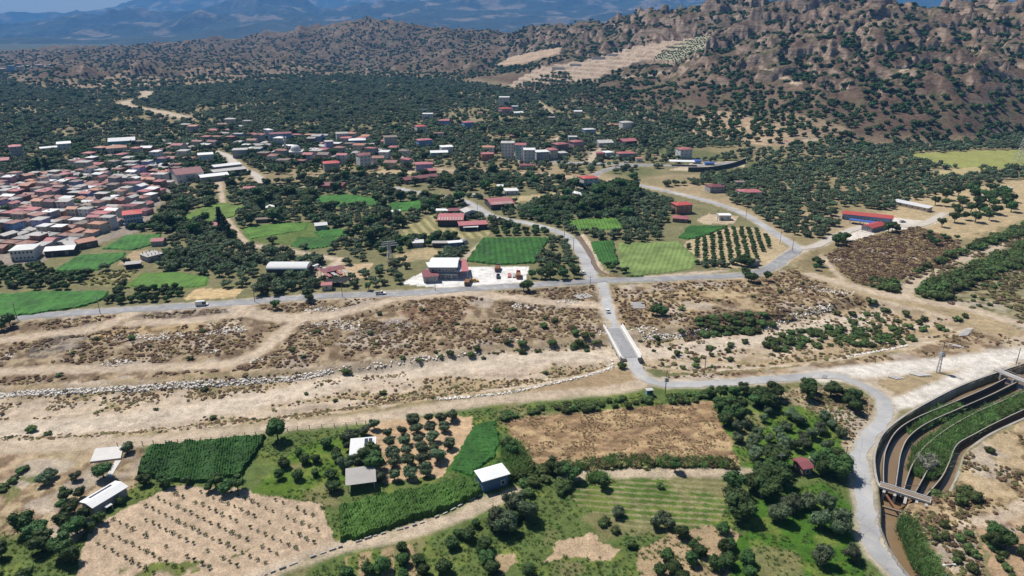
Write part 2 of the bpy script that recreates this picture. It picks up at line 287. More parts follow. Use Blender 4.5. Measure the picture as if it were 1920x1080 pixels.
FIELDS = {  # ground colour patches: polygon, colour, edge raggedness in metres
 'gardens': ([(-200,520),(150,470),(300,380),(480,345),(700,335),(900,340),(1200,352),(1300,372),(1400,405),(1480,460),(1440,500),(1380,514),(1130,522),(760,546),(0,594),(-200,620)], (0.175,0.165,0.082), 3),
 'waste': ([(-150,628),(0,604),(300,582),(760,556),(1128,534),(1150,622),(900,648),(600,686),(0,724),(-150,740)], (0.225,0.165,0.105), 3),
 'waste_east': ([(1145,535),(1400,520),(1500,500),(1560,540),(1640,560),(1560,575),(1400,600),(1220,616),(1152,614)], (0.27,0.195,0.11), 3),
 'burnt1': ([(55,645),(110,628),(170,630),(160,655),(90,670),(50,668)], (0.080,0.072,0.068), 4),
 'burnt2': ([(255,588),(420,578),(430,592),(350,602),(270,598)], (0.135,0.115,0.105), 4),
 'burnt3': ([(1290,610),(1480,580),(1490,592),(1380,612),(1285,628)], (0.13,0.098,0.07), 4),
 'burnt4': ([(1310,578),(1390,572),(1400,586),(1330,592)], (0.15,0.11,0.08), 3),
 'red_scrub': ([(740,585),(830,560),(900,575),(860,600),(790,610)], (0.19,0.105,0.065), 4),
 'ash': ([(680,610),(760,590),(780,610),(720,635),(650,632)], (0.26,0.22,0.195), 4),
 'gold1': ([(150,628),(330,606),(460,604),(400,620),(240,635)], (0.36,0.25,0.12), 4),
 'gold2': ([(1160,560),(1300,540),(1420,535),(1400,560),(1230,600)], (0.37,0.275,0.15), 5),
 'south_strip': ([(1215,708),(1300,702),(1450,694),(1700,660),(1830,618),(1930,640),(1930,700),(1860,690),(1560,700),(1320,716),(1240,716)], (0.30,0.215,0.13), 2),
 'bridge_bank': ([(985,732),(1100,706),(1150,692),(1185,688),(1208,712),(1150,730),(1050,741)], (0.31,0.228,0.135), 1.5),
 'gravel_yard': ([(1545,708),(1640,690),(1800,672),(1960,610),(1960,690),(1880,690),(1760,735),(1700,755),(1664,745),(1620,722)], (0.40,0.33,0.245), 2),
 'island_grass': ([(1640,715),(1740,690),(1810,700),(1740,745),(1690,750)], (0.31,0.24,0.14), 2),
 'plain_south': ([(-200,860),(0,848),(250,834),(500,808),(700,790),(900,760),(1180,728),(1330,725),(1540,712),(1620,735),(1645,765),(1610,820),(1600,870),(1612,950),(1625,1040),(1700,1110),(1600,1200),(-200,1200)], (0.10,0.135,0.04), 1.5),
 'brown_field': ([(942,790),(1000,782),(1200,762),(1332,752),(1360,810),(1388,872),(1200,868),(1000,872)], (0.315,0.21,0.118), 1.2),
 'sandy_plot': ([(140,1110),(150,1050),(172,992),(240,950),(330,910),(440,916),(520,932),(602,945),(628,1020),(500,1072),(430,1110)], (0.44,0.335,0.235), 0.8),
 'pale_left': ([(-100,870),(60,848),(260,834),(280,850),(262,900),(225,925),(170,990),(140,1020),(40,1000),(-100,985)], (0.33,0.245,0.145), 2),
 'pale_corner': ([(-100,850),(0,850),(70,848),(0,925),(-100,960)], (0.36,0.26,0.165), 1),
 'olive_soil': ([(690,800),(740,785),(880,780),(885,830),(845,880),(830,895),(720,905),(690,880),(700,840)], (0.44,0.31,0.19), 2),
 'lime_meadow': ([(470,925),(535,862),(560,835),(640,820),(660,840),(640,930),(560,935)], (0.085,0.145,0.022), 1),
 'grass_wedge': ([(885,800),(935,785),(945,840),(990,905),(880,900),(840,880)], (0.055,0.12,0.022), 1.5),
 'bare_patch': ([(1010,1050),(1060,1015),(1110,1003),(1160,1030),(1150,1048),(1080,1045)], (0.42,0.31,0.20), 2),
 'bare_patch2': ([(915,1055),(960,1035),(975,1052),(940,1080)], (0.36,0.27,0.16), 2),
 'citrus_soil': ([(1195,1050),(1240,1010),(1340,985),(1420,1010),(1430,1060),(1360,1090),(1200,1090)], (0.34,0.25,0.15), 2),
 'row_soil1': ([(640,1090),(650,1045),(700,1030),(770,1020),(810,1090)], (0.30,0.225,0.125), 1),
 'strip_field': ([(1068,912),(1200,900),(1362,893),(1382,918),(1345,985),(1180,992),(1078,945)], (0.070,0.12,0.024), 0.8),
 'green_ne': ([(1350,790),(1400,772),(1500,762),(1575,800),(1580,850),(1460,880),(1390,880)], (0.080,0.150,0.022), 2),
 'bank_ne': ([(1400,745),(1560,718),(1625,745),(1640,770),(1600,830),(1585,850),(1560,790),(1500,760)], (0.27,0.21,0.125), 2),
 'green_se': ([(1360,1100),(1400,960),(1450,915),(1550,910),(1600,960),(1615,1100)], (0.055,0.125,0.016), 2),
 'dry_east_bank': ([(1690,968),(1710,940),(1785,925),(1815,850),(1860,818),(1970,775),(1970,1000),(1860,1000),(1820,960),(1850,1100),(1770,1100),(1730,1040)], (0.37,0.275,0.155), 1.5),
 'east_soil': ([(1830,985),(1960,960),(1960,1110),(1870,1110)], (0.36,0.25,0.155), 1.5),
 'dump_ne': ([(1545,480),(1600,450),(1720,425),(1800,455),(1790,490),(1660,535),(1600,530)], (0.20,0.140,0.092), 3),
 'tri_ne': ([(1500,490),(1530,468),(1565,520),(1540,530),(1480,515)], (0.21,0.17,0.09), 2),
 'east_levee': ([(1600,530),(1700,525),(1960,405),(1960,640),(1860,590),(1740,560)], (0.16,0.16,0.075), 3),
 'far_east_dry': ([(1560,450),(1700,370),(1960,330),(1960,400),(1800,450),(1720,425)], (0.40,0.31,0.18), 5),
 'yard': ([(752,532),(800,506),(860,500),(992,500),(985,528),(900,537),(830,540)], (0.66,0.64,0.61), 0.3),
 'yard2': ([(1590,448),(1600,428),(1640,420),(1680,408),(1760,418),(1700,430),(1650,434),(1600,455)], (0.60,0.55,0.48), 0.5),
 'straw1': ([(342,562),(365,542),(460,541),(440,559)], (0.50,0.37,0.20), 0.8),
 'straw2': ([(620,500),(700,492),(690,520),(640,528)], (0.44,0.33,0.205), 1),
 'straw3': ([(740,480),(800,463),(830,470),(815,485),(750,492)], (0.33,0.26,0.15), 1),
 'strip_farm': ([(750,438),(770,418),(815,402),(820,425),(920,432),(915,445),(860,448),(760,446)], (0.20,0.19,0.08), 1),
 'stubble_w': ([(145,450),(170,432),(205,430),(200,446)], (0.28,0.25,0.10), 1),
 'meadow_w': ([(235,538),(265,512),(330,510),(392,520),(390,538),(300,545)], (0.10,0.16,0.03), 1.5),
 'vines_w': ([(150,535),(200,507),(262,505),(232,537)], (0.15,0.155,0.055), 1),
 'soil_w': ([(215,500),(250,470),(285,470),(270,490)], (0.36,0.27,0.16), 1),
 'green_m1': ([(455,450),(460,425),(580,417),(640,430),(655,445),(560,462)], (0.11,0.15,0.045), 1.5),
 'orchard_ne_soil': ([(1270,470),(1300,440),(1370,425),(1440,430),(1475,465),(1440,498),(1350,505)], (0.40,0.315,0.19), 1),
 'fallow_c': ([(920,375),(1000,365),(1062,358),(1058,368),(960,380)], (0.42,0.33,0.19), 2),
 'pale_field_e': ([(1700,288),(1960,278),(1960,308),(1850,318),(1780,312),(1720,300)], (0.26,0.27,0.085), 3),
 'pale_field_e2': ([(1745,322),(1830,312),(1850,325),(1770,332)], (0.40,0.33,0.17), 3),
 'site_e': ([(1255,318),(1300,305),(1390,302),(1398,312),(1320,322)], (0.45,0.36,0.25), 2),
 'plot_c': ([(700,326),(740,310),(790,318),(770,328)], (0.42,0.33,0.20), 3),
 'bank_hw': ([(820,322),(900,314),(1090,326),(1085,340),(900,330)], (0.30,0.22,0.13), 3),
 'village_ground': ([(-200,330),(0,320),(130,312),(330,300),(420,292),(470,320),(330,350),(285,400),(270,432),(190,455),(60,495),(-200,510)], (0.26,0.22,0.18), 4),
 'house_yard': ([(1305,412),(1330,400),(1385,405),(1375,420),(1320,420)], (0.45,0.36,0.25), 1),
}
RIV_E = RIVER
def riverdepth(x, y):
    ins = inpoly(x, y, RIV_E); d = np.where(ins, dline(x, y, RIV_E, 30, True), 0)
    return -2.3*sm(0, 9, d)
def canaldepth(x, y):
    ins = inpoly(x, y, CANAL); d = np.where(ins, dline(x, y, CANAL, 20, True), 0)
    return -3.6*sm(0.2, 1.3, d)
def gh(x, y):
    x = np.asarray(x, float); y = np.asarray(y, float)
    r = np.hypot(x, y)
    z = (fbm(x, y, 45, 3, 5)-0.5)*0.7*sm(100, 160, r)
    z = (z+(fbm(x, y, 7, 3, 9)-0.5)*0.25)*(1-sm(330, 560, r))
    for nm in ('main_road', 'bridge_road', 'canal_road', 'hill_road'):
        ln, hw, _ = ROADS[nm]; z = z*sm(hw, hw+6, dline(x, y, ln, 20))
    rd = riverdepth(x, y)
    z = z+rd+(fbm(x, y, 11, 4, 21)-0.5)*np.where(rd < -0.5, 0.9, 0)
    lv = fbm(x*0.5+y*0.12, y*1.5, 16, 4, 23)*5; z = z+np.where(rd < -1.2, 0.55*(np.floor(lv)+sm(0.82, 1.0, lv-np.floor(lv))-2.5)*sm(-1.2, -2.2, rd), 0)
    z = z+canaldepth(x, y)
    wz = inpoly(x, y, WASTE); z = z+np.where(wz, (ridged(x, y, 26, 3, 31)-0.35)*1.3*sm(0, 8, np.minimum(dline(x, y, ROADS['main_road'][0], 60)-3, dline(x, y, RIV_E, 60, True))), 0)
    dd = dline(x, y, DITCH, 20); z = z-1.6*(1-sm(1.2, 2.4, dd))
    return z
WASTE = UP(FIELDS['waste'][0])

# ------------------------------------------------------------------ ground sheet
A46 = R(46); nc = 860
deps = np.concatenate([np.linspace(R(54), R(9.7), 430)[:-1], np.linspace(R(9.7), R(1.6), 110)[:-1], np.geomspace(R(1.6), R(0.42), 24)])
dist = CAM_H/np.tan(deps); azs = np.linspace(-A46, A46, nc)
DD, AA = np.meshgrid(dist, azs, indexing='ij')
gx = (DD*np.sin(AA)).ravel(); gy = (DD*np.cos(AA)).ravel()
gz = gh(gx, gy)
FAR = np.hypot(gx, gy)
wob = 1.0
wx = (fbm(gx, gy, 4, 3, 41)-0.5)*2; wy = (fbm(gx, gy, 4, 3, 51)-0.5)*2
n1 = fbm(gx, gy, 30, 4, 61); n2 = fbm(gx, gy, 6, 4, 71); n3 = fbm(gx, gy, 90, 4, 81)
def lerp(c, col, f): return c*(1-f[:, None])+np.asarray(col)*f[:, None]
C = np.tile(np.array((0.34, 0.262, 0.158)), (len(gx), 1)); C = lerp(C, (0.235, 0.195, 0.112), sm(520, 760, FAR))
C = lerp(C, (0.22, 0.185, 0.095), sm(0.42, 0.62, n1)*0.8)
C = lerp(C, (0.085, 0.11, 0.04), sm(0.5, 0.7, n3)*0.75*(1-sm(700, 1200, FAR)))
C = lerp(C, (0.10, 0.105, 0.06), sm(1500, 2600, FAR)*0.8)
C = lerp(C, (0.072, 0.080, 0.050), sm(2800, 4000, FAR))
sand = inpoly(gx+wx*2, gy+wy*2, RIV_E)
C[sand] = lerp(C, (0.455, 0.368, 0.275), np.ones(len(gx)))[sand]
veg = sm(0.43, 0.55, fbm(gx*0.55+gy*0.1, gy*1.6, 9, 4, 91))*sand*sm(4, 12, dline(gx+wx*3, gy+wy*3, CHANNEL, 60))
C = lerp(C, (0.33, 0.245, 0.135), veg*0.75)
C = lerp(C, (0.15, 0.145, 0.06), veg*sm(0.55, 0.68, n2)*0.6)
C = lerp(C, (0.30, 0.235, 0.155), sand*sm(-0.1, -0.8, gz)*sm(-2.2, -1.2, gz)*0.8)
for k, (poly, col, rag) in FIELDS.items():
    P = UP(poly); f = inpoly(gx+wx*rag, gy+wy*rag, P).astype(float)
    if k.startswith(('waste', 'gardens', 'gold', 'south', 'dump', 'pale', 'red', 'ash', 'burnt', 'far', 'dry', 'island')): f = f*np.clip(0.55+0.9*n2, 0, 1)
    C = lerp(C, col, f)
for k in ('waste', 'waste_east', 'south_strip', 'pale_left', 'dry_east_bank', 'east_levee', 'bank_ne', 'dump_ne'):
    f = inpoly(gx, gy, UP(FIELDS[k][0])).astype(float); q = fbm(gx, gy, 3.2, 4, 131)
    C = lerp(C, (0.13, 0.088, 0.055), f*sm(0.5, 0.62, q)*0.7); C = lerp(C, (0.43, 0.34, 0.225), f*sm(0.52, 0.40, q)*0.5)
    C = lerp(C, (0.42, 0.36, 0.30), f*sm(0.60, 0.70, fbm(gx, gy, 14, 3, 141))*0.6)
# planted strips in the vegetable field and the sheds' strip field
def strips(poly, ang, wlen, col, amt, thr=0.0):
    global C
    f = inpoly(gx, gy, UP(poly)).astype(float); t = gx*math.cos(ang)+gy*math.sin(ang)+wx*0.25
    C = lerp(C, col, f*sm(thr, thr+0.35, np.sin(t*2*math.pi/wlen))*amt*np.clip(0.3+1.3*n2, 0, 1))
strips(FIELDS['strip_field'][0], R(84), 2.3, (0.36, 0.29, 0.18), 0.6, 0.25)
strips(FIELDS['strip_farm'][0], R(20), 6.0, (0.42, 0.35, 0.20), 0.7)
strips(FIELDS['vines_w'][0], R(-48), 3.2, (0.33, 0.28, 0.15), 0.7)
strips(FIELDS['stubble_w'][0], R(-60), 4.0, (0.38, 0.33, 0.17), 0.5)
strips(FIELDS['row_soil1'][0], R(10), 5.5, (0.09, 0.15, 0.03), 0.9)
strips(FIELDS['straw3'][0], R(85), 5.0, (0.42, 0.34, 0.19), 0.6)
strips(FIELDS['sandy_plot'][0], R(62), 3.0, (0.38, 0.285, 0.195), 0.6)
for poly in ([(420,1045),(520,1010),(560,990),(545,1000),(450,1040),(340,1060)], [(210,1075),(350,1045),(370,1075),(230,1095)], [(20,895),(60,880),(90,890),(60,905)], [(0,920),(40,910),(30,935),(-20,945)]):
    f = inpoly(gx+wx*3, gy+wy*3, UP(poly)).astype(float); C = lerp(C, (0.11, 0.13, 0.04), f*sm(0.4, 0.6, n2))
f = inpoly(gx, gy, UP(FIELDS['brown_field'][0])).astype(float); q = fbm(gx+wx*2, gy*1.8, 5, 5, 161, 0.65); C = lerp(C, (0.19, 0.125, 0.07), f*sm(0.48, 0.64, q)*0.85); C = lerp(C, (0.42, 0.31, 0.17), f*sm(0.47, 0.36, q)*0.8)
gr = np.zeros(len(gx))
for k in ('plain_south', 'lime_meadow', 'green_ne', 'green_se', 'grass_wedge'): gr = np.maximum(gr, inpoly(gx, gy, UP(FIELDS[k][0])))
gr *= (C[:, 1] > C[:, 0]*1.15)
C = lerp(C, (0.16, 0.19, 0.045), gr*sm(0.52, 0.68, n2)*0.65); C = lerp(C, (0.20, 0.17, 0.085), gr*sm(0.60, 0.72, fbm(gx, gy, 13, 3, 151))*0.7)
for nm, (ln, hw) in TRACKS.items():
    d = dline(gx+wx*0.8, gy+wy*0.8, ln, 15); C = lerp(C, (0.60, 0.56, 0.50) if nm in ('gravel_road', 'embankment_road') else (0.46, 0.37, 0.275), (1-sm(hw*0.7, hw*1.9, d))*np.clip(0.5+n2, 0, 0.95))
for nm, (ln, hw, _) in ROADS.items():
    d = dline(gx+wx*0.8, gy+wy*0.8, ln, 15); C = lerp(C, (0.45, 0.385, 0.30), (1-sm(hw+0.2, hw+2.2, d))*0.85)
d = dline(gx+wx*2, gy+wy*2, CHANNEL, 40); C = lerp(C, (0.51, 0.43, 0.335), (1-sm(3, 8, d))*sand*0.9)
def ground_material(name):
    m, n, l, b = mat(name, 0.95, 0.1); at_ = n.new('ShaderNodeAttribute'); at_.attribute_name = 'soil'; g = n.new('ShaderNodeNewGeometry').outputs['Position']
    f1 = noise(n, l, g, 2.2, 6, 0.7); f2 = noise(n, l, g, 0.35, 5, 0.65); f3 = noise(n, l, g, 0.07, 4, 0.6)
    c = mix(n, l, at_.outputs['Color'], ramp(n, l, f1, [(0.30, 0.55), (0.5, 1.0), (0.70, 1.4)]), 1.0, 'MULTIPLY')
    c = mix(n, l, c, ramp(n, l, f2, [(0.30, 0.62), (0.5, 1.0), (0.70, 1.3)]), 0.8, 'MULTIPLY')
    c = mix(n, l, c, ramp(n, l, f3, [(0.3, 0.8), (0.7, 1.15)]), 0.8, 'MULTIPLY')
    l.new(c, b.inputs['Base Color'])
    bp = n.new('ShaderNodeBump'); bp.inputs['Strength'].default_value = 0.7; bp.inputs['Distance'].default_value = 0.25; l.new(f1, bp.inputs['Height']); l.new(bp.outputs[0], b.inputs['Normal'])
    return m
M['ground'] = ground_material('ground_soil')
def sheet(name, V, rows, cols, m, colours, keep=None):
    i = (np.arange(rows-1)[:, None]*cols+np.arange(cols-1)[None, :]).ravel()
    Q = np.stack([i, i+1, i+cols+1, i+cols], 1)
    if keep is not None: Q = Q[keep[Q].any(1)]
    u, inv = np.unique(Q, return_inverse=True)
    me = mesh_np(name, V[u], inv.reshape(-1, 4), m, smooth_=True)
    a = me.attributes.new('soil', 'FLOAT_COLOR', 'POINT'); a.data.foreach_set('color', np.concatenate([colours[u], np.ones((len(u), 1))], 1).astype(np.float32).ravel())
    return me
GV = np.stack([gx, gy, gz], 1)
inr = inpoly(gx, gy, RIV_E)
i0 = (np.arange(len(dist)-1)[:, None]*nc+np.arange(nc-1)[None, :]).ravel(); Qg = np.stack([i0, i0+1, i0+nc+1, i0+nc], 1)
cls = np.zeros(len(gx), np.int32); CLS = ['ground', 'riverbed']; cls[inr] = 1
for nm, k in (('brown_field', 'field'), ('sandy_plot', 'field'), ('straw1', 'field'), ('straw2', 'field'), ('straw3', 'field'), ('strip_field', 'field'), ('strip_farm', 'field'), ('pale_field_e', 'field'), ('vines_w', 'field'),
              ('lime_meadow', 'meadow'), ('meadow_w', 'meadow'), ('green_ne', 'meadow'), ('green_se', 'meadow'), ('yard', 'concrete_yard'), ('yard2', 'concrete_yard')):
    f = FIELDS[nm]; cls[inpoly(gx+wx*f[2], gy+wy*f[2], UP(f[0]))] = len(CLS); CLS.append(k)
for nm, (ln, hw) in TRACKS.items():
    cls[dline(gx+wx*0.8, gy+wy*0.8, ln, 15) < hw*1.1] = len(CLS); CLS.append('dirt_track')
fc = cls[Qg[:, 0]]
for ci, nm in enumerate(CLS):
    sel = fc == ci
    if not sel.any(): continue
    u, inv = np.unique(Qg[sel], return_inverse=True)
    me = mesh_np(nm, GV[u], inv.reshape(-1, 4), M['ground'], smooth_=True)
    a = me.attributes.new('soil', 'FLOAT_COLOR', 'POINT'); a.data.foreach_set('color', np.concatenate([C[u], np.ones((len(u), 1))], 1).astype(np.float32).ravel())
    tag(link(nm, me), kind='structure')

# ------------------------------------------------------------------ hills: a smooth relief through surveyed points, then erosion
def HC(px, py, dst):
    d = ray(px, py); k = dst/math.hypot(d[0], d[1]); return (math.atan2(d[0], d[1]), math.log(dst), CAM_H+d[2]*k)
FOOT = {-300:2700, -100:2700, -10:2300, 100:1750, 220:1640, 300:1650, 450:1700, 650:1850, 800:1750, 950:1500, 1050:1300, 1150:1080, 1250:900, 1350:820, 1500:790, 1650:820, 1780:900, 1900:1020, 2050:1130, 2250:1200}
BODY = {-300:[(105,4200)], -100:[(100,4200)], -10:[(118,2800),(102,3900)], 100:[(148,1900),(128,2300),(97,3900)], 220:[(145,1850),(125,2250),(92,3900)], 300:[(145,1850),(122,2250),(88,3800)], 450:[(140,1950),(115,2350),(95,2900),(72,3600)], 550:[(135,2050),(108,2450),(82,3000),(55,3600)],
 650:[(130,2150),(102,2550),(70,3000),(43,3400)], 800:[(128,2000),(105,2350),(72,2750),(48,3100)], 900:[(120,2050),(85,2400),(58,2800)], 1000:[(148,1500),(122,1700),(85,2100),(48,2500)], 1100:[(165,1250),(125,1500),(90,1750),(52,2200)],
 1200:[(185,1120),(160,1230),(112,1450),(72,1700),(30,2050)], 1300:[(215,960),(160,1130),(112,1300),(65,1550),(16,1850)], 1400:[(225,930),(170,1060),(115,1230),(65,1400),(4,1650)],
 1500:[(235,880),(200,960),(150,1080),(95,1230),(45,1350),(2,1500)], 1600:[(245,870),(200,970),(145,1080),(85,1220),(35,1340),(-5,1450)], 1700:[(240,910),(200,980),(145,1090),(85,1220),(35,1330),(4,1420)],
 1800:[(222,960),(160,1080),(92,1230),(45,1350),(16,1450)], 1900:[(190,1090),(122,1200),(65,1330),(30,1450)], 2050:[(180,1190),(120,1270),(65,1370),(30,1480)], 2250:[(180,1260),(120,1330),(60,1430),(30,1530)]}
pts = []
for x, f in FOOT.items():
    d = ray(x, 250); a = math.atan2(d[0], d[1]); pts += [(a, math.log(f), -3), (a, math.log(f*0.8), -26)]
for x, b in BODY.items():
    for y, dst in b: pts.append(HC(x, y, dst))
    a, v, z = pts[-1]; pts += [(a, v+math.log(1.22), z*0.55), (a, math.log(5600), -40)]
pts = np.array(pts); PA = pts[:, :2]*np.array((1.3, 1.0))
def tps(r2): return np.where(r2 > 1e-12, 0.5*r2*np.log(np.maximum(r2, 1e-12)), 0)
Kx = tps(((PA[:, None]-PA[None])**2).sum(2))+np.eye(len(PA))*2e-4
Pm = np.hstack([np.ones((len(PA), 1)), PA]); Am = np.block([[Kx, Pm], [Pm.T, np.zeros((3, 3))]])
Wt = np.linalg.solve(Am, np.concatenate([pts[:, 2], np.zeros(3)]))
def hbase(x, y):
    x = np.asarray(x, float).ravel(); y = np.asarray(y, float).ravel()
    q = np.stack([np.arctan2(x, y)*1.3, np.log(np.maximum(np.hypot(x, y), 50))], 1); out = np.zeros(len(q))
    for s in range(0, len(q), 40000):
        w = q[s:s+40000]; out[s:s+40000] = tps(((w[:, None]-PA[None])**2).sum(2)) @ Wt[:-3]+Wt[-3]+w @ Wt[-2:]
    return out
def HU(px, py, d0=700, d1=4500):
    d = ray(px, py); h = math.hypot(d[0], d[1]); D = np.geomspace(d0, d1, 500); z = CAM_H+d[2]*D/h
    b = np.maximum(hbase(d[0]/h*D, d[1]/h*D), 0); k = np.argmax(z < b) if (z < b).any() else len(D)-1
    return np.array((d[0]/h*D[k], d[1]/h*D[k]))
TERR = np.array([HU(*p) for p in [(945,165),(1000,130),(1100,112),(1190,85),(1270,72),(1305,68),(1285,92),(1200,112),(1120,145),(1040,160)]])
PLANT = np.array([HU(*p) for p in [(1225,112),(1240,92),(1290,72),(1335,66),(1320,95),(1265,116)]])
CUT1 = np.array([HU(*p) for p in [(920,125),(960,105),(1055,88),(1050,100),(985,118)]])
CUT2 = np.array([HU(*p) for p in [(1290,230),(1340,205),(1400,215),(1470,240),(1500,268),(1460,290),(1380,292),(1310,265)]])
TANKNOLL = np.array([HU(*p) for p in [(95,166),(140,146),(250,132),(300,138),(440,130),(560,118),(600,128),(450,150),(330,158),(180,166)]])
KNOLL = np.array([HU(*p) for p in [(1430,245),(1460,210),(1510,215),(1600,245),(1560,258),(1480,262)]])
TSTEP = np.array([HU(*p) for p in [(1120,232),(1130,190),(1250,185),(1330,205),(1260,225)]])
def hill(x, y, zb=None):
    shp = np.shape(x); x = np.asarray(x, float).ravel(); y = np.asarray(y, float).ravel(); zb = hbase(x, y) if zb is None else zb
    wxx = x+(fbm(x, y, 160, 3, 201)-0.5)*90; wyy = y+(fbm(x, y, 160, 3, 211)-0.5)*90
    rg = ridged(wxx, wyy, 210, 6, 221, 0.58); gul = ridged(wxx*1.0, wyy*1.0, 62, 4, 225, 0.55); gd_ = ridged(np.arctan2(wxx, wyy)*1250, np.hypot(x, y)*0.30, 38, 4, 227, 0.6); big = ridged(wxx, wyy, 520, 3, 231)
    amp = sm(2, 45, zb)*(5+0.24*np.clip(zb, 0, 200))
    far = sm(1700, 2600, np.hypot(x, y)); lf = sm(-1, 20, zb)*sm(1600, 2000, np.hypot(x, y)); amp = np.maximum(amp, 27*lf)
    flat = inpoly(x, y, TERR) | inpoly(x, y, PLANT) | inpoly(x, y, CUT1)
    z = zb+np.where(flat, 0, amp*((rg-0.40)*1.6+(big-0.5)*(0.35+0.75*far))+sm(8, 70, zb)*(1-sm(1900, 2500, np.hypot(x, y)))*(12*(gul-0.45)+11*(gd_-0.42))+lf*17*(ridged(wxx, wyy, 125, 4, 229, 0.58)-0.42))
    cq = (z+(fbm(x, y, 75, 4, 243)-0.5)*95)/30; cf = cq-np.floor(cq); z = z+np.where(flat, 0, sm(35, 75, zb)*(1-sm(1800, 2300, np.hypot(x, y)))*30*0.5*(sm(0.50, 0.84, cf)-cf))
    st = np.floor(zb/6.5)*6.5; fr = zb/6.5-np.floor(zb/6.5); z = np.where(inpoly(x, y, TERR), st+6.5*sm(0.86, 1.0, fr), z)
    fr2 = z/3-np.floor(z/3); z = np.where(inpoly(x, y, TSTEP), np.floor(z/3)*3+3*sm(0.5, 1, fr2), z)
    z = z+(fbm(x, y, 14, 3, 241)-0.5)*np.clip(amp*0.25, 0, 5)
    return z.reshape(shp)
def hz(x, y): return np.maximum(hill(x, y), 0)
hc = 1000; hd = np.concatenate([np.arange(720, 1750, 3.6), np.geomspace(1750, 5400, 240)])
ha = np.linspace(-R(43), R(46), hc); DD, AA = np.meshgrid(hd, ha, indexing='ij'); hx = (DD*np.sin(AA)).ravel(); hy = (DD*np.cos(AA)).ravel()
zb = hbase(hx, hy); kp = zb > -14
zz = np.full(len(hx), -30.0); zz[kp] = hill(hx[kp], hy[kp], zb[kp])
hn1 = fbm(hx, hy, 120, 4, 251); hn2 = fbm(hx, hy, 25, 4, 261)
HCc = np.tile(np.array((0.122, 0.083, 0.058)), (len(hx), 1))
HCc = lerp(HCc, (0.19, 0.138, 0.094), sm(0.45, 0.65, hn1)*0.8)
HCc = lerp(HCc, (0.30, 0.23, 0.145), (1-sm(3, 13, zz))*0.8)
HCc = lerp(HCc, (0.12, 0.125, 0.06), sm(0.5, 0.68, hn2)*0.45)
HCc = lerp(HCc, (0.33, 0.245, 0.165), inpoly(hx, hy, TANKNOLL)*0.8); HCc = lerp(HCc, (0.42, 0.33, 0.25), inpoly(hx, hy, TERR)*1.0); HCc = lerp(HCc, (0.36, 0.34, 0.24), inpoly(hx, hy, PLANT)*1.0)
HCc = lerp(HCc, (0.42, 0.31, 0.22), inpoly(hx, hy, CUT1)*0.9); HCc = lerp(HCc, (0.43, 0.315, 0.20), inpoly(hx+20*(hn2-.5), hy, CUT2)*0.9); HCc = lerp(HCc, (0.40, 0.30, 0.20), inpoly(hx, hy, KNOLL)*0.6)
HCc = lerp(HCc, (0.125, 0.100, 0.068), sm(1700, 2300, np.hypot(hx, hy))*sm(0.40, 0.56, hn2)*0.85*~(inpoly(hx, hy, TERR) | inpoly(hx, hy, CUT1)))
for ln in ([(1100,150),(1180,138),(1260,122),(1330,108)], [(960,160),(1000,148),(1060,140)], [(1420,140),(1470,136),(1500,150)], [(1690,142),(1750,135)], [(1290,235),(1320,222),(1350,215)], [(1430,262),(1480,270),(1530,262)]):
    dl = dline(hx, hy, np.array([HU(*p) for p in ln]), 60); HCc = lerp(HCc, (0.42, 0.335, 0.24), 1-sm(2.5, 6, dl))
def rock_material(name, rock, sc=1.0):
    m, n, l, b = mat(name, 0.95, 0.1); at_ = n.new('ShaderNodeAttribute'); at_.attribute_name = 'soil'; ge = n.new('ShaderNodeNewGeometry'); g = ge.outputs['Position']
    sx = n.new('ShaderNodeSeparateXYZ'); l.new(ge.outputs['Normal'], sx.inputs[0])
    f1 = noise(n, l, g, 0.22*sc, 6, 0.7); f2 = noise(n, l, g, 0.035*sc, 5, 0.65)
    steep = ramp(n, l, sx.outputs[2], [(0.62, 1.0), (0.86, 0.0)])
    mp = n.new('ShaderNodeMapping'); mp.inputs['Scale'].default_value = (0.02*sc, 0.02*sc, 0.34*sc); l.new(g, mp.inputs['Vector']); st_ = noise(n, l, mp.outputs[0], 1.0, 4, 0.7)
    rk = mix(n, l, rock, ramp(n, l, st_, [(0.35, 0.6), (0.65, 1.3)]), 1.0, 'MULTIPLY'); c = mix(n, l, at_.outputs['Color'], rk, steep)
    c = mix(n, l, c, ramp(n, l, f1, [(0.3, 0.55), (0.5, 1.0), (0.7, 1.35)]), 0.9, 'MULTIPLY'); c = mix(n, l, c, ramp(n, l, f2, [(0.3, 0.7), (0.7, 1.25)]), 0.9, 'MULTIPLY')
    l.new(c, b.inputs['Base Color'])
    bp = n.new('ShaderNodeBump'); bp.inputs['Strength'].default_value = 0.8; bp.inputs['Distance'].default_value = 3.5/sc; l.new(f1, bp.inputs['Height']); l.new(bp.outputs[0], b.inputs['Normal'])
    return m
M['hill'] = rock_material('eroded_hill', (0.30, 0.225, 0.172))
hk = zz > -3
tag(link('hills', sheet('hills', np.stack([hx, hy, zz], 1), len(hd), hc, M['hill'], HCc, hk)), kind='structure')

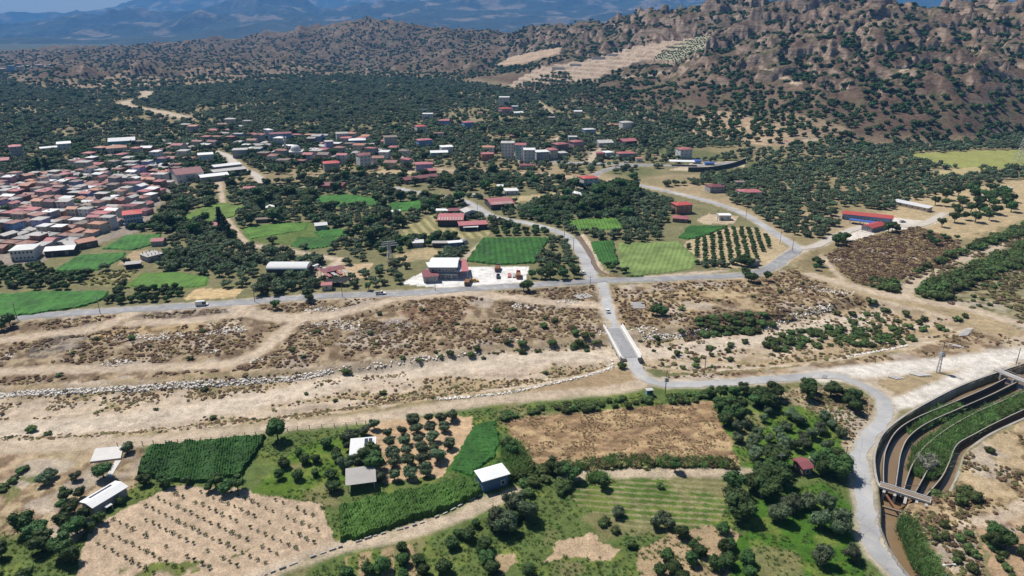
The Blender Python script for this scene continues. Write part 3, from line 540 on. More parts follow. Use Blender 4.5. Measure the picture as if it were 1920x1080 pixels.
# ------------------------------------------------------------------ far mountain ranges
def mountain_range(name, crest, dcrest, dbase, zback, m, amp, seed, cols=520, rows=110, back=1.22, wlen=900):
    cx = np.array([c[0] for c in crest], float); cyy = np.array([c[1] for c in crest], float)
    azc = np.arctan2((cx-960)/FPX, cp_+(540-cyy)/FPX*sp_)
    zc = np.array([CAM_H+ray(a, b_)[2]*dcrest/math.hypot(*ray(a, b_)[:2]) for a, b_ in crest])
    aa = np.linspace(-R(46), R(46), cols); dd = np.linspace(dbase, dcrest*back, rows); D, A = np.meshgrid(dd, aa, indexing='ij')
    x = (D*np.sin(A)).ravel(); y = (D*np.cos(A)).ravel(); D = D.ravel(); A = A.ravel()
    zt = np.interp(A, azc, zc); t = (D-dbase)/(dcrest-dbase)
    up = np.where(t < 1, np.power(np.clip(t, 0, 1), 1.15), 1-0.45*np.clip(t-1, 0, 2))
    r = ridged(x+(fbm(x, y, 900, 2, seed+3)-.5)*400, y, wlen, 6, seed, 0.55)
    z = -20+(zt+20)*up+(r-0.45)*amp*np.clip(up*1.2, 0, 1)*sm(0.0, 0.25, t)
    f = fbm(x, y, 260, 5, seed+9); cc = np.tile(np.array((0.046, 0.056, 0.042)), (len(x), 1)); cc = lerp(cc, (0.24, 0.19, 0.14), sm(0.54, 0.68, f)*0.8*sm(0.12, 0.4, t))
    tag(link(name, sheet(name, np.stack([x, y, z], 1), rows, cols, m, cc)), kind='structure')
M['mount'] = rock_material('mountain_scrub', (0.15, 0.13, 0.10), 0.12)
mountain_range('mountain_range', [(-400,62),(0,62),(100,60),(180,48),(262,26),(300,30),(380,17),(440,8),(500,2),(560,8),(600,18),(640,14),(720,-5),(900,-14),(1100,-14),(1300,-10),(1500,-10),(1700,-6),(1820,-2),(1920,-10),(2300,-10)], 11500, 6200, 0, M['mount'], 420, 301, 760, 190, 1.1, 1900)
mountain_range('far_mountain_range', [(-400,36),(0,39),(60,36),(120,28),(200,18),(262,5),(300,-8),(380,-4),(450,2),(520,-8),(700,-25),(1000,-40),(1500,-40),(2300,-30)], 15600, 13000, 0, M['mount'], 380, 331, 520, 90, 1.06, 2600)

# ------------------------------------------------------------------ occupied ground (roads, buildings, yards), so that no tree stands there
OX0, OY0, OW, OH = -1000, 60, 2100, 1400
OCC = np.zeros((OH, OW), bool)
def occ_mark_line(ln, hw):
    for p in smooth(ln, 1.0):
        i, j = int(p[1]-OY0), int(p[0]-OX0); k = int(math.ceil(hw))
        OCC[max(i-k, 0):i+k+1, max(j-k, 0):j+k+1] = True
def occ_poly(P):
    y0, y1 = int(P[:, 1].min()-OY0), int(P[:, 1].max()-OY0)+1; x0, x1 = int(P[:, 0].min()-OX0), int(P[:, 0].max()-OX0)+1
    y0, x0, y1, x1 = max(y0, 0), max(x0, 0), min(y1, OH), min(x1, OW)
    if y1 <= y0 or x1 <= x0: return
    YY, XX = np.mgrid[y0:y1, x0:x1]; OCC[y0:y1, x0:x1] |= inpoly((XX+OX0+.5).ravel(), (YY+OY0+.5).ravel(), P).reshape(YY.shape)
def occ(x, y):
    i = (np.asarray(y)-OY0).astype(int); j = (np.asarray(x)-OX0).astype(int); ok = (i >= 0) & (i < OH) & (j >= 0) & (j < OW)
    r = np.zeros(len(i), bool); r[ok] = OCC[i[ok], j[ok]]; return r
for nm, (ln, hw, _) in ROADS.items(): occ_mark_line(ln, hw+1.2)
for nm, (ln, hw) in TRACKS.items(): occ_mark_line(ln, hw+0.6)
for k in ('yard', 'yard2', 'straw1', 'pale_field_e', 'brown_field', 'strip_field'): occ_poly(UP(FIELDS[k][0]))
OCC2 = None

# ------------------------------------------------------------------ roads
def strip_mesh(name, ln, hw, m, z, cross=5, jit=0.0, zf=None, seed=0):
    t = np.gradient(ln, axis=0); t /= np.maximum(np.linalg.norm(t, axis=1), 1e-6)[:, None]; nr = np.stack([t[:, 1], -t[:, 0]], 1)
    s = np.cumsum(np.r_[0, np.hypot(*np.diff(ln, axis=0).T)]); V = []
    for k in range(cross):
        f = -1+2*k/(cross-1); j = (vn(s/3.5, s*0+k, 5+seed)-0.5)*2*jit if k in (0, cross-1) else 0
        q = ln+nr*(f*hw+np.sign(f)*j)[:, None] if jit and k in (0, cross-1) else ln+nr*(f*hw)
        V.append(np.column_stack([q, (np.full(len(q), z) if zf is None else zf(q[:, 0], q[:, 1])+z)]))
    V = np.stack(V, 1).reshape(-1, 3); n = len(ln); i = (np.arange(n-1)[:, None]*cross+np.arange(cross-1)[None]).ravel()
    return mesh_np(name, V, np.stack([i, i+1, i+cross+1, i+cross], 1), m, smooth_=True)
for k, (nm, (ln, hw, m)) in enumerate(ROADS.items()):
    flat = nm in ('main_road', 'bridge_road', 'canal_road', 'hill_road')
    zf = None if flat else (lambda x, y: np.maximum(gh(x, y), -0.3))
    tag(link('road', strip_mesh('road', ln, hw, M[m], 0.075+0.006*k+(0 if flat else 0.06), jit=0.6, zf=zf, seed=k)), kind='structure')
tag(link('road_patch', strip_mesh('road_patch', L((1151,616),(1168,645),(1182,671), step=2), 2.5, M['asphalt_dark'], 0.17, jit=0.3)), kind='structure')
tag(link('road_patch', strip_mesh('road_patch', L((1060,531),(1100,528),(1136,525), step=2), 2.6, M['asphalt_dark'], 0.19, jit=0.4, seed=9)), kind='structure')
tag(link('road_patch', strip_mesh('road_patch', L((1547,704),(1545,710), step=1), 0.8, M['asphalt_dark'], 0.19, jit=0.2, seed=3)), kind='structure')
tag(link('concrete_path', strip_mesh('concrete_path', UP([(203,895),(212,880),(222,864)]), 0.8, M['pale_concrete'], 0.14, zf=gh)), kind='structure')
def slab(name, poly, z0, z1, m, label=None, cat=None, kind=None, group=None):
    P = UP(poly); n = len(P); c = P.mean(0); mb = MB()
    vs = [(p[0]-c[0], p[1]-c[1], 0) for p in P]+[(p[0]-c[0], p[1]-c[1], z1-z0) for p in P]
    mb.add(vs, [tuple(range(n-1, -1, -1)), tuple(range(n, 2*n))]+[(i, (i+1) % n, n+(i+1) % n, n+i) for i in range(n)])
    o = link(name, mb.mesh(name, m), None, (c[0], c[1], z0)); occ_poly(P); return tag(o, label, cat, group, kind)
slab('concrete_slab', [(169,868),(180,843),(232,838),(227,861)], -0.3, 0.45, M['pale_concrete'], 'pale stained concrete threshing floor at the corner of the dry plot', 'slab')

# ------------------------------------------------------------------ bridge over the dry river
def wallline(name, ln, th, z0, z1, m, parent=None, loc=(0, 0, 0)):
    ln = np.asarray(ln, float); t = np.gradient(ln, axis=0); t /= np.maximum(np.linalg.norm(t, axis=1), 1e-6)[:, None]; nr = np.stack([t[:, 1], -t[:, 0]], 1)*th/2
    n = len(ln); a = ln+nr; b = ln-nr; V = np.concatenate([np.column_stack([q, np.full(n, z)]) for q, z in ((a, z0), (a, z1), (b, z1), (b, z0))])-np.array(loc)
    i = np.arange(n-1); Q = np.concatenate([np.stack([i+k*n, i+1+k*n, i+1+((k+1) % 4)*n, i+((k+1) % 4)*n], 1) for k in range(4)])
    Q = np.concatenate([Q, [[0, n, 2*n, 3*n], [n-1, 4*n-1, 3*n-1, 2*n-1]]])
    return link(name, mesh_np(name, V, Q, m), parent)
bl = L((1149,612),(1183,672), step=1.5); bc = bl.mean(0)
br = thing('road_bridge', 'concrete road bridge with low white parapets across the dry riverbed', 'bridge', (bc[0], bc[1], 0))
bt = (bl[-1]-bl[0]); bt /= np.linalg.norm(bt); bn = np.array((bt[1], -bt[0]))
loc = (bc[0], bc[1], 0)
wallline('deck', bl, 8.4, -1.0, 0.05, M['concrete'], br, loc)
for s in (-1, 1):
    wallline('walkway', bl+bn*s*3.75, 1.1, 0.055, 0.28, M['pale_concrete'], br, loc)
    wallline('parapet', bl+bn*s*4.15, 0.3, 0.283, 1.2, M['whitepaint'], br, loc)
blen = np.linalg.norm(bl[-1]-bl[0])
for f in (0.02, 0.27, 0.5, 0.73, 0.98):
    p = bl[0]+bt*blen*f; o = link('pier', MB().box(-3.9, 3.9, -0.5, 0.5, -3.2, -1.003).mesh('pier', M['concrete']), br, (p[0]-bc[0], p[1]-bc[1], 0), math.atan2(bn[1], bn[0]))

# ------------------------------------------------------------------ walled canal basin
def water_material():
    m, n, l, b = mat('muddy_water', 0.12, 0.5); g = n.new('ShaderNodeNewGeometry').outputs['Position']
    f = noise(n, l, g, 0.25, 4); l.new(mix(n, l, (0.155, 0.103, 0.055), (0.23, 0.16, 0.09), f), b.inputs['Base Color'])
    f2 = noise(n, l, g, 1.8, 3); bp = n.new('ShaderNodeBump'); bp.inputs['Strength'].default_value = 0.12; bp.inputs['Distance'].default_value = 0.1; l.new(f2, bp.inputs['Height']); l.new(bp.outputs[0], b.inputs['Normal'])
    return m
M['water'] = water_material()
mb = MB(); mb.add([(p[0], p[1], -2.3) for p in CANAL], [tuple(range(len(CANAL)))])
wo = link('water', mb.mesh('water', M['water']))
tag(wo, kind='structure')
if wo.data.polygons[0].normal.z < 0: wo.data.flip_normals()
def ditch_water():
    o = link('water', strip_mesh('water', DITCH, 1.9, M['water'], -0.9, cross=3)); return tag(o, kind='structure')
ditch_water()
M['wet_edge'] = plain('stained_coping', (0.38, 0.35, 0.31), 0.9, 0.35, 0.6)
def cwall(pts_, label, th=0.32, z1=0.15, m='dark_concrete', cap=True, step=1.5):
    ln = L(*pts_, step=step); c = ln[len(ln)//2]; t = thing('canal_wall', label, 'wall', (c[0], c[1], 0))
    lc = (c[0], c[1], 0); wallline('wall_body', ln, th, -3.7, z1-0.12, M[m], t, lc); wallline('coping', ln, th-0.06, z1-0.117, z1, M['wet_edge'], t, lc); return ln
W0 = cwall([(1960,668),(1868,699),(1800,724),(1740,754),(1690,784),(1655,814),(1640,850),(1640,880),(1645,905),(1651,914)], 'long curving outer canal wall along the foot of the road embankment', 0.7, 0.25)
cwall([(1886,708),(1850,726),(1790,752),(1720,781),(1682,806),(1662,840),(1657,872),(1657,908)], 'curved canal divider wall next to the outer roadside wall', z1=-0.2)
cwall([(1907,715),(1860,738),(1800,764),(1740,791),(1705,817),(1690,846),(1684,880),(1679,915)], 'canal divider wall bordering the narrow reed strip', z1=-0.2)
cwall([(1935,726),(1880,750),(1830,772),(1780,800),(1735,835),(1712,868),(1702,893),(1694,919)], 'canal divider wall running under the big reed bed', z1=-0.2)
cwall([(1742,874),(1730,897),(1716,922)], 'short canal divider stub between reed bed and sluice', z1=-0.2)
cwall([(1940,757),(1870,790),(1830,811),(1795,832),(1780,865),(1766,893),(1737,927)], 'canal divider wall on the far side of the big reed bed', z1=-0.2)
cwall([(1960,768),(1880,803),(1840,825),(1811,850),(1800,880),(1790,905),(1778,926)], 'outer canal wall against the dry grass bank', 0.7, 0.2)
# sluice bridge and timber boom
def beam_between(name, a, b, za, zb_, w, h, m, parent, o):
    a = np.r_[U(*a), za]-o; b = np.r_[U(*b), zb_]-o; d = b-a; ln_ = math.hypot(d[0], d[1])
    ob = link(name, MB().hexa([(0,-w/2,0),(ln_,-w/2,d[2]),(ln_,w/2,d[2]),(0,w/2,0),(0,-w/2,h),(ln_,-w/2,h+d[2]),(ln_,w/2,h+d[2]),(0,w/2,h)]).mesh(name, m), parent, tuple(a), math.atan2(d[1], d[0])); return ob
sc_ = np.r_[U(1695,928), 0]; sl = thing('sluice_bridge', 'concrete sluice footbridge with rusty struts closing the walled canal basin', 'sluice', tuple(sc_))
sa, sb = U(1648,912), U(1745,943); sd = sb-sa; sln = np.linalg.norm(sd); sang = math.atan2(sd[1], sd[0]); sn = np.array((-sd[1], sd[0]))/sln
def onsl(t, off, z): p = sa+sd*t+sn*off; return (p[0]-sc_[0], p[1]-sc_[1], z)
link('deck', MB().box(0, sln, -1.3, 1.3, 0.25, 0.65).mesh('deck', M['concrete']), sl, onsl(0, 0, 0), sang)
pl_ = MB().box(0, 0.42, -0.85, 0.85, 0, 0.06).mesh('plank', M['wood'])
for k in range(26): link('plank', pl_, sl, onsl((k+0.4)/27, 0, 0.652), sang)
for s in (-1.22, 1.22): link('kerb', MB().box(0, sln, -0.1, 0.1, 0.653, 0.95).mesh('kerb', M['pale_concrete']), sl, onsl(0, s, 0), sang)
for k, t in enumerate((0.12, 0.33, 0.54, 0.75, 0.93)):
    link('pier', MB().box(-0.35, 0.35, -2.6 if k != 2 else -4.6, 1.1, -3.7, 0.247).mesh('pier', M['concrete']), sl, onsl(t, 0, 0), sang)
    if k < 4: link('sluice_gate', MB().box(0.36, sln*0.21-0.36, -0.9, -0.75, -2.6, -0.6).mesh('sluice_gate', M['dark']), sl, onsl(t, 0, 0), sang)
beam_between('boom', (1655,946), (1707,961), -0.9, -0.9, 0.55, 0.5, M['wood'], sl, sc_)
beam_between('strut', (1662,926), (1681,951), -0.5, -0.9, 0.45, 0.4, M['rust'], sl, sc_)
beam_between('strut', (1684,952), (1714,934), -0.9, -0.5, 0.45, 0.4, M['rust'], sl, sc_)
beam_between('rail', (1693,916), (1724,917), 1.0, 1.0, 0.12, 0.12, M['rust'], sl, sc_)
uc = np.r_[U(1900,712), 0]; ub = thing('canal_footbridge', 'weathered concrete footbridge at the head of the canal basin', 'footbridge', tuple(uc))
ua, u2 = U(1866,695), U(1945,728); ud = u2-ua
link('deck', MB().box(0, np.linalg.norm(ud), -1.5, 1.5, 0.3, 0.75).mesh('deck', M['concrete']), ub, (ua[0]-uc[0], ua[1]-uc[1], 0), math.atan2(ud[1], ud[0]))
for t in (0.2, 0.5, 0.8):
    p = ua+ud*t; link('pier', MB().box(-0.3, 0.3, -1.8, 1.8, -3.7, 0.297).mesh('pier', M['concrete']), ub, (p[0]-uc[0], p[1]-uc[1], 0), math.atan2(ud[1], ud[0]))
for s in (-1.4, 1.4): link('rail', MB().box(0, np.linalg.norm(ud), -0.06, 0.06, 1.3, 1.42).mesh('rail', M['steel']), ub, (ua[0]-uc[0]-ud[1]/np.linalg.norm(ud)*s, ua[1]-uc[1]+ud[0]/np.linalg.norm(ud)*s, 0), math.atan2(ud[1], ud[0]))

# ------------------------------------------------------------------ buildings
WIN = MB().box(-0.62, 0.62, -0.05, 0.04, -0.72, 0.72, 0).box(-0.5, 0.5, -0.065, -0.05, -0.6, 0.6, 1).mesh('window', [M['whitepaint'], M['glass']])
DOOR = MB().box(-0.55, 0.55, -0.05, 0.04, 0, 2.1).mesh('door', M['wood'])
PANE = MB().box(-0.5, 0.5, -0.85, 0.85, 0.03, 0.08).mesh('solar_panel', M['panel'])
TANK = MB().tube((-0.7, 0, 0.75), (0.7, 0, 0.75), 0.28, n=8).box(-0.6, -0.5, -0.3, 0.3, 0, 0.6).box(0.5, 0.6, -0.3, 0.3, 0, 0.6).mesh('water_heater', M['whitepaint'])
CHIM = MB().box(-0.3, 0.3, -0.3, 0.3, -0.6, 1.0).mesh('chimney', WL['cream'])
def roof_mesh(kind, w, d, h, ov, rise, m):
    x, y = w/2+ov, d/2+ov; t = 0.14; mb = MB()
    if kind == 'flat': mb.box(-x, x, -y, y, h+0.003, h+0.22)
    elif kind == 'gable':      # ridge along x
        for s in (-1, 1): mb.hexa([(-x, s*y, h-rise*ov/(d/2)), (x, s*y, h-rise*ov/(d/2)), (x, 0, h+rise), (-x, 0, h+rise), (-x, s*y, h+t-rise*ov/(d/2)), (x, s*y, h+t-rise*ov/(d/2)), (x, 0, h+rise+t), (-x, 0, h+rise+t)])
    elif kind == 'gabley':
        for s in (-1, 1): mb.hexa([(s*x, -y, h-rise*ov/(w/2)), (s*x, y, h-rise*ov/(w/2)), (0, y, h+rise), (0, -y, h+rise), (s*x, -y, h+t-rise*ov/(w/2)), (s*x, y, h+t-rise*ov/(w/2)), (0, y, h+rise+t), (0, -y, h+rise+t)])
    elif kind == 'hip':
        e = max(0.3, x-y) if x > y else 0.3; f = 0.0 if x > y else y-x
        vs = [(-x, -y, h), (x, -y, h), (x, y, h), (-x, y, h), (-x, -y, h+t), (x, -y, h+t), (x, y, h+t), (-x, y, h+t)]
        if x > y: vs += [(-e, 0, h+rise), (e, 0, h+rise)]; fs = [(4, 5, 9, 8), (6, 7, 8, 9), (5, 6, 9), (7, 4, 8)]
        else: vs += [(0, -f-0.3, h+rise), (0, f+0.3, h+rise)]; fs = [(4, 5, 8), (6, 7, 9), (5, 6, 9, 8), (7, 4, 8, 9)]
        mb.add(vs, [(3, 2, 1, 0), (0, 1, 5, 4), (1, 2, 6, 5), (2, 3, 7, 6), (3, 0, 4, 7)]+fs)
    elif kind == 'shed':
        mb.hexa([(-x, -y, h), (x, -y, h), (x, y, h+rise), (-x, y, h+rise), (-x, -y, h+t), (x, -y, h+t), (x, y, h+rise+t), (-x, y, h+rise+t)])
    elif kind == 'barrel':
        n = 10; pr = [(-y*math.cos(math.pi*k/n), h+rise*math.sin(math.pi*k/n)) for k in range(n+1)]
        vs = [(-x, a, b) for a, b in pr]+[(x, a, b) for a, b in pr]; mb.add(vs, [(k, n+1+k, n+2+k, k+1) for k in range(n)]+[tuple(range(n+1)), tuple(range(2*n+1, n, -1))])
    return mb.mesh('roof', m)
NB = 0
def building(c, yaw, w, d, h, roof, rc, wc, label, cat='house', group=None, name='house', rise=None, ov=0.45, floors=None, openside=False, nwin=None, extras=(), z=0.0):
    global NB; NB += 1
    t = thing(name, label, cat, (c[0], c[1], z), yaw, group)
    rise = rise if rise is not None else (0.28*min(w, d)/2 if roof in ('gable', 'gabley', 'hip') else 0.6)
    floors = floors or max(1, int(round(h/3.0)))
    if openside:
        nx = max(2, int(w/5)+1)
        for k in range(nx):
            for s in (-1, 1): link('post', MB().box(-0.12, 0.12, -0.12, 0.12, -0.5, h+(rise if roof == 'shed' and s > 0 else 0)-0.01).mesh('post', M['steel']), t, (-w/2+0.2+(w-0.4)*k/(nx-1), s*(d/2-0.2), 0))
    else:
        mb = MB(); mb.box(-w/2, w/2, -d/2, d/2, -0.6, h)
        if roof == 'gable':
            for s in (-1, 1): mb.add([(s*w/2, -d/2, h), (s*w/2, d/2, h), (s*w/2, 0, h+rise)], [(0, 1, 2)])
        if roof == 'gabley':
            for s in (-1, 1): mb.add([(-w/2, s*d/2, h), (w/2, s*d/2, h), (0, s*d/2, h+rise)], [(0, 1, 2)])
        if roof == 'shed':
            mb.hexa([(-w/2, d/2-0.2, h), (w/2, d/2-0.2, h), (w/2, d/2, h), (-w/2, d/2, h), (-w/2, d/2-0.2, h+rise-0.01), (w/2, d/2-0.2, h+rise-0.01), (w/2, d/2, h+rise-0.003), (-w/2, d/2, h+rise-0.003)])
        link('wall', mb.mesh('wall', WL[wc]), t)
    ro = link('roof', roof_mesh(roof, w, d, h, ov, rise, RF[rc]), t)
    if not openside:
        n = nwin if nwin is not None else max(1, min(5, int(w/3.2)))
        for fl in range(floors):
            zc = fl*h/floors+min(1.55, h*0.55)
            for k in range(n):
                xx = -w/2+w*(k+0.5)/n
                if fl == 0 and k == 0 and n > 1: link('door', DOOR, t, (xx, -d/2-0.003, 0.02))
                else: link('window', WIN, t, (xx, -d/2-0.003, zc))
            if d > 4.5 and n: link('window', WIN, t, (-w/2-0.003, 0.1*d*(1 if fl % 2 else -1), zc), -math.pi/2)
    for e in extras:
        if e == 'heater': link('water_heater', TANK, t, (random.uniform(-.2, .2)*w, 0.05*d, h+(rise*0.75 if roof not in ('flat',) else 0.2)))
        if e == 'chimney': link('chimney', CHIM, ro, (0.22*w, 0.15*d, h+rise*0.7))
    ca, sa_ = math.cos(yaw), math.sin(yaw); q = np.array([(c[0]+ca*i*(w/2+0.5)-sa_*j*(d/2+0.5), c[1]+sa_*i*(w/2+0.5)+ca*j*(d/2+0.5)) for i, j in ((-1, -1), (1, -1), (1, 1), (-1, 1))]); occ_poly(q)
    return t
def bld(A, B, depth, h, roof, rc, wc, label, **kw):
    a, b = U(*A), U(*B); v = b-a; w = np.linalg.norm(v); n = np.array((-v[1], v[0]))/w
    return building((a+b)/2+n*depth/2, math.atan2(v[1], v[0]), w, depth, h, roof, rc, wc, label, **kw)

# foreground and middle ground, one by one
b1 = bld((906,924), (953,910), 4.8, 3.9, 'hip', 'white', 'slate blue', 'slate blue hut with pale hipped roof between the corn and the farm track', name='hut', cat='hut', rise=0.75, nwin=1, ov=0.5)
for o in [x for x in b1.children if x.name.startswith(('window', 'door'))]: o.location.x += 2.2
b2 = bld((652,924), (704,917), 6.5, 2.6, 'shed', 'grey', 'dark', 'open shed under a corrugated grey roof beside the olive rows', name='shed', cat='shed', openside=True, rise=0.5, ov=0.4)
link('back_wall', MB().box(-3.5, 3.5, 2.8, 2.98, -0.4, 2.5).mesh('back_wall', WL['brown']), b2)
b3 = bld((659,868), (703,864), 7.2, 2.9, 'shed', 'white', 'grey', 'white-roofed cottage with four solar panels behind a dark tree', name='cottage', cat='cottage', rise=0.5)
for i in range(2):
    for j in range(2): link('solar_panel', PANE, b3, (0.9+i*1.25, 0.6+j*1.9, 3.36+j*0.12), 0)
b4 = building(U(195,926,3.0), R(-27), 4.8, 9.4, 2.9, 'gabley', 'white', 'grey', 'long white-roofed shed with a strip of solar panels by the sandy plot', name='shed', cat='shed', rise=0.5)
for i in range(6): link('solar_panel', PANE, b4, (-1.2, -2.6+i*1.05, 3.24), math.pi/2, (1.0, 0.7, 1))
link('side_shelf', MB().box(3.0, 4.4, -2.5, -0.8, 1.7, 1.8).box(3.1, 3.2, -2.4, -2.3, -0.3, 1.7).box(4.2, 4.3, -1.0, -0.9, -0.3, 1.7).mesh('side_shelf', RF['white']), b4)
bld((1504,893), (1522,890), 4.5, 2.6, 'gable', 'maroon', 'brown', 'small maroon-roofed hut hidden among trees at the road bend', name='hut', cat='hut')
bld((1530,880), (1546,875), 2.6, 2.2, 'flat', 'pale grey', 'white', 'pale flat-roofed lean-to between trees at the road bend', name='lean_to', cat='hut')
bld((1405,500), (1424,497), 4.0, 2.4, 'flat', 'brown', 'grey', 'small derelict grey stone hut by the road bend under the orchard', name='hut', cat='hut')
occ_poly(UP([(1492,880),(1528,878),(1530,908),(1495,910)]))
ks = thing('bus_shelter', 'small green roadside shelter by the hedge at the bridge junction', 'shelter', (*U(1217,741), 0), R(10))
link('back_panel', MB().box(-1.1, 1.1, 0.8, 0.9, 0, 2.2).mesh('back_panel', WL['teal']), ks); link('roof', MB().box(-1.3, 1.3, -0.9, 1.0, 2.205, 2.35).mesh('roof', RF['pale grey']), ks)
for s in (-1, 1): link('side_panel', MB().box(s*1.1-0.05, s*1.1+0.05, -0.7, 0.797, 0, 2.2).mesh('side_panel', WL['teal']), ks)
bld((501,519), (576,519), 10, 4.0, 'barrel', 'white', 'dark', 'long white barrel-vaulted warehouse beside grey-green olive trees', name='warehouse', cat='warehouse', rise=2.0, ov=0.2, nwin=0)
bld((604,545), (622,544), 4, 2.8, 'gable', 'pink red', 'cream', 'small pink-roofed cottage below the dark shade net', name='cottage', cat='cottage')
pv = thing('market_pavilion', 'open pavilion with maroon and white striped roof panels by the bare sand lot', 'pavilion', (*U(625,520), 0), R(38))
link('roof', MB().hexa([(-6,-2.4,4.2),(6,-2.4,4.2),(6,2.4,4.9),(-6,2.4,4.9),(-6,-2.4,4.35),(6,-2.4,4.35),(6,2.4,5.05),(-6,2.4,5.05)]).mesh('roof', RF['maroon']), pv)
for k in range(4):
    for s in (-1, 1): link('roof_panel', MB().box(-0.9, 0.9, 0, 5.2, 3.7, 3.82).mesh('roof_panel', RF['pale grey' if k % 2 else 'pink red']), pv, (-4.6+k*3.0, 2.5 if s > 0 else -7.7, 0))
for x in (-5.5, 0, 5.5):
    for y in (-7.3, -2.2, 2.2, 7.3): link('post', MB().box(-0.1, 0.1, -0.1, 0.1, -0.4, 3.69).mesh('post', M['steel']), pv, (x, y, 0))
na = thing('shade_net', 'black shade net stretched on posts in front of the striped pavilion', 'net', (*U(632,534), 0), R(2))
link('net', MB().hexa([(-6,-2.8,2.3),(5,-2.8,2.3),(7.5,2.8,2.9),(-4.5,2.8,2.9),(-6,-2.8,2.35),(5,-2.8,2.35),(7.5,2.8,2.95),(-4.5,2.8,2.95)]).mesh('net', M['net']), na)
for x, y in ((-6, -2.8), (5, -2.8), (7.5, 2.8), (-4.5, 2.8)): link('post', MB().box(-0.07, 0.07, -0.07, 0.07, -0.4, 2.3 if y < 0 else 2.9).mesh('post', M['steel']), na, (x, y, 0))
fm = bld((806,523), (857,523), 15, 6.4, 'gable', 'white', 'grey', 'two-storey works building with white metal roof on the white concrete yard', name='works_building', cat='workshop', rise=1.3, floors=2)
link('end_cladding', MB().box(7.9, 7.98, -7, 7, 3, 6.3).mesh('end_cladding', WL['blue']), fm); link('veranda', MB().box(-7.6, 7.6, -9.5, -7.52, 3.0, 3.15).mesh('veranda', M['concrete']), fm)
for k in range(6): link('post', MB().box(-0.1, 0.1, -0.1, 0.1, -0.4, 2.99).mesh('post', M['steel']), fm, (-7.3+k*2.9, -9.3, 0))
bld((795,531), (822,529), 8, 3.2, 'shed', 'maroon', 'grey', 'maroon-roofed annex at the corner of the works building', name='annex', cat='shed', rise=0.9, nwin=2)
bld((804,515), (824,513), 5, 4.6, 'shed', 'white', 'grey', 'small white-roofed storeroom behind the maroon annex', name='storeroom', cat='shed', rise=0.4, nwin=0)
cn = bld((862,524), (884,521), 16, 4.2, 'shed', 'pink red', 'grey', 'open canopy with white and red sloping roof beside the works building', name='canopy', cat='canopy', openside=True, rise=0.9, ov=0.5)
cn.rotation_euler.z += R(-14); link('roof_sheet', MB().hexa([(-3.6,-8.6,4.4),(-0.2,-8.6,4.4),(-0.2,8.6,5.3),(-3.6,8.6,5.3),(-3.6,-8.6,4.46),(-0.2,-8.6,4.46),(-0.2,8.6,5.36),(-3.6,8.6,5.36)]).mesh('roof_sheet', RF['white']), cn)
fb = bld((821,425), (868,425), 17, 4.4, 'gable', 'pink red', 'dark', 'large barn with faded red ridged roof and pale skylight strips by the curving road', name='barn', cat='barn', rise=1.6, nwin=0)
for k in range(9): link('skylight', MB().hexa([(-0.35,-8.6,4.55),(0.35,-8.6,4.55),(0.35,-4.5,5.3),(-0.35,-4.5,5.3),(-0.35,-8.6,4.62),(0.35,-8.6,4.62),(0.35,-4.5,5.38),(-0.35,-4.5,5.38)]).mesh('skylight', RF['pale grey']), fb, (-7.2+1.8*k, 0, 0))
bld((862,433), (914,430), 7, 3.4, 'shed', 'pink red', 'dark', 'long low shed with dull red roof in front of the ridged barn', name='shed', cat='shed', rise=0.7, nwin=0)
bld((870,434), (896,433), 1.6, 2.6, 'shed', 'white', 'dark', 'narrow white awning along the long low red shed', name='awning', cat='awning', openside=True, rise=0.2)
bld((842,404), (864,403), 7, 3.2, 'gable', 'maroon', 'dark', 'small maroon-roofed shed behind the ridged barn', name='shed', cat='shed', nwin=0)
bld((818,402), (840,402), 5, 2.6, 'flat', 'white', 'white', 'low white-roofed store beside the small maroon shed', name='store', cat='shed', nwin=0)
bld((872,410), (897,407), 9, 4.2, 'gabley', 'pale grey', 'white', 'pale gabled shed right against the curving canal road', name='shed', cat='shed', nwin=0)
pb = bld((921,394), (964,391), 20, 3.8, 'gable', 'pink red', 'dark', 'long barn with pinkish red roof standing among trees across the road', name='barn', cat='barn', rise=1.6, nwin=0)
for k in range(10): link('skylight', MB().hexa([(-0.3,-10.1,3.95),(0.3,-10.1,3.95),(0.3,-5.5,4.65),(-0.3,-5.5,4.65),(-0.3,-10.1,4.02),(0.3,-10.1,4.02),(0.3,-5.5,4.73),(-0.3,-5.5,4.73)]).mesh('skylight', RF['pale grey']), pb, (-7+1.55*k, 0, 0))
bld((774,464), (794,463), 6, 2.8, 'gable', 'white', 'grey', 'white-roofed cottage among trees above the stubble strip', name='cottage', cat='cottage', extras=('heater',))
bld((811,464), (842,464), 4, 2.6, 'flat', 'pale grey', 'dark', 'low dark livestock shed with pale flat roof by the olive square', name='shed', cat='shed', nwin=0)
bld((842,466), (867,464), 4, 3.2, 'flat', 'white', 'slate blue', 'dark blue cabin with white roof at the end of the livestock shed', name='cabin', cat='cabin', nwin=1)
dm = thing('dome_tent', 'small white dome shelter beside the dark blue cabin', 'dome', (*U(869,456), 0))
_m = MB(); _n = 10
for i in range(4):
    for k in range(_n):
        p = lambda a, b: (3*math.cos(R(a))*math.cos(2*math.pi*b/_n), 3*math.cos(R(a))*math.sin(2*math.pi*b/_n), 3*math.sin(R(a)))
        _m.add([p(i*22.5, k), p(i*22.5, k+1), p(i*22.5+22.5, k+1), p(i*22.5+22.5, k)], [(0, 1, 2, 3)])
link('shell', _m.mesh('shell', RF['pale grey'], True), dm); link('doorway', MB().box(-0.6, 0.6, -3.02, -2.6, 0, 1.8).mesh('doorway', M['dark']), dm)
bld((1268,402), (1297,400), 9, 6.2, 'hip', 'bright red', 'brick', 'bare brick house with bright red hipped roof above the pale field', floors=2, extras=('chimney',))
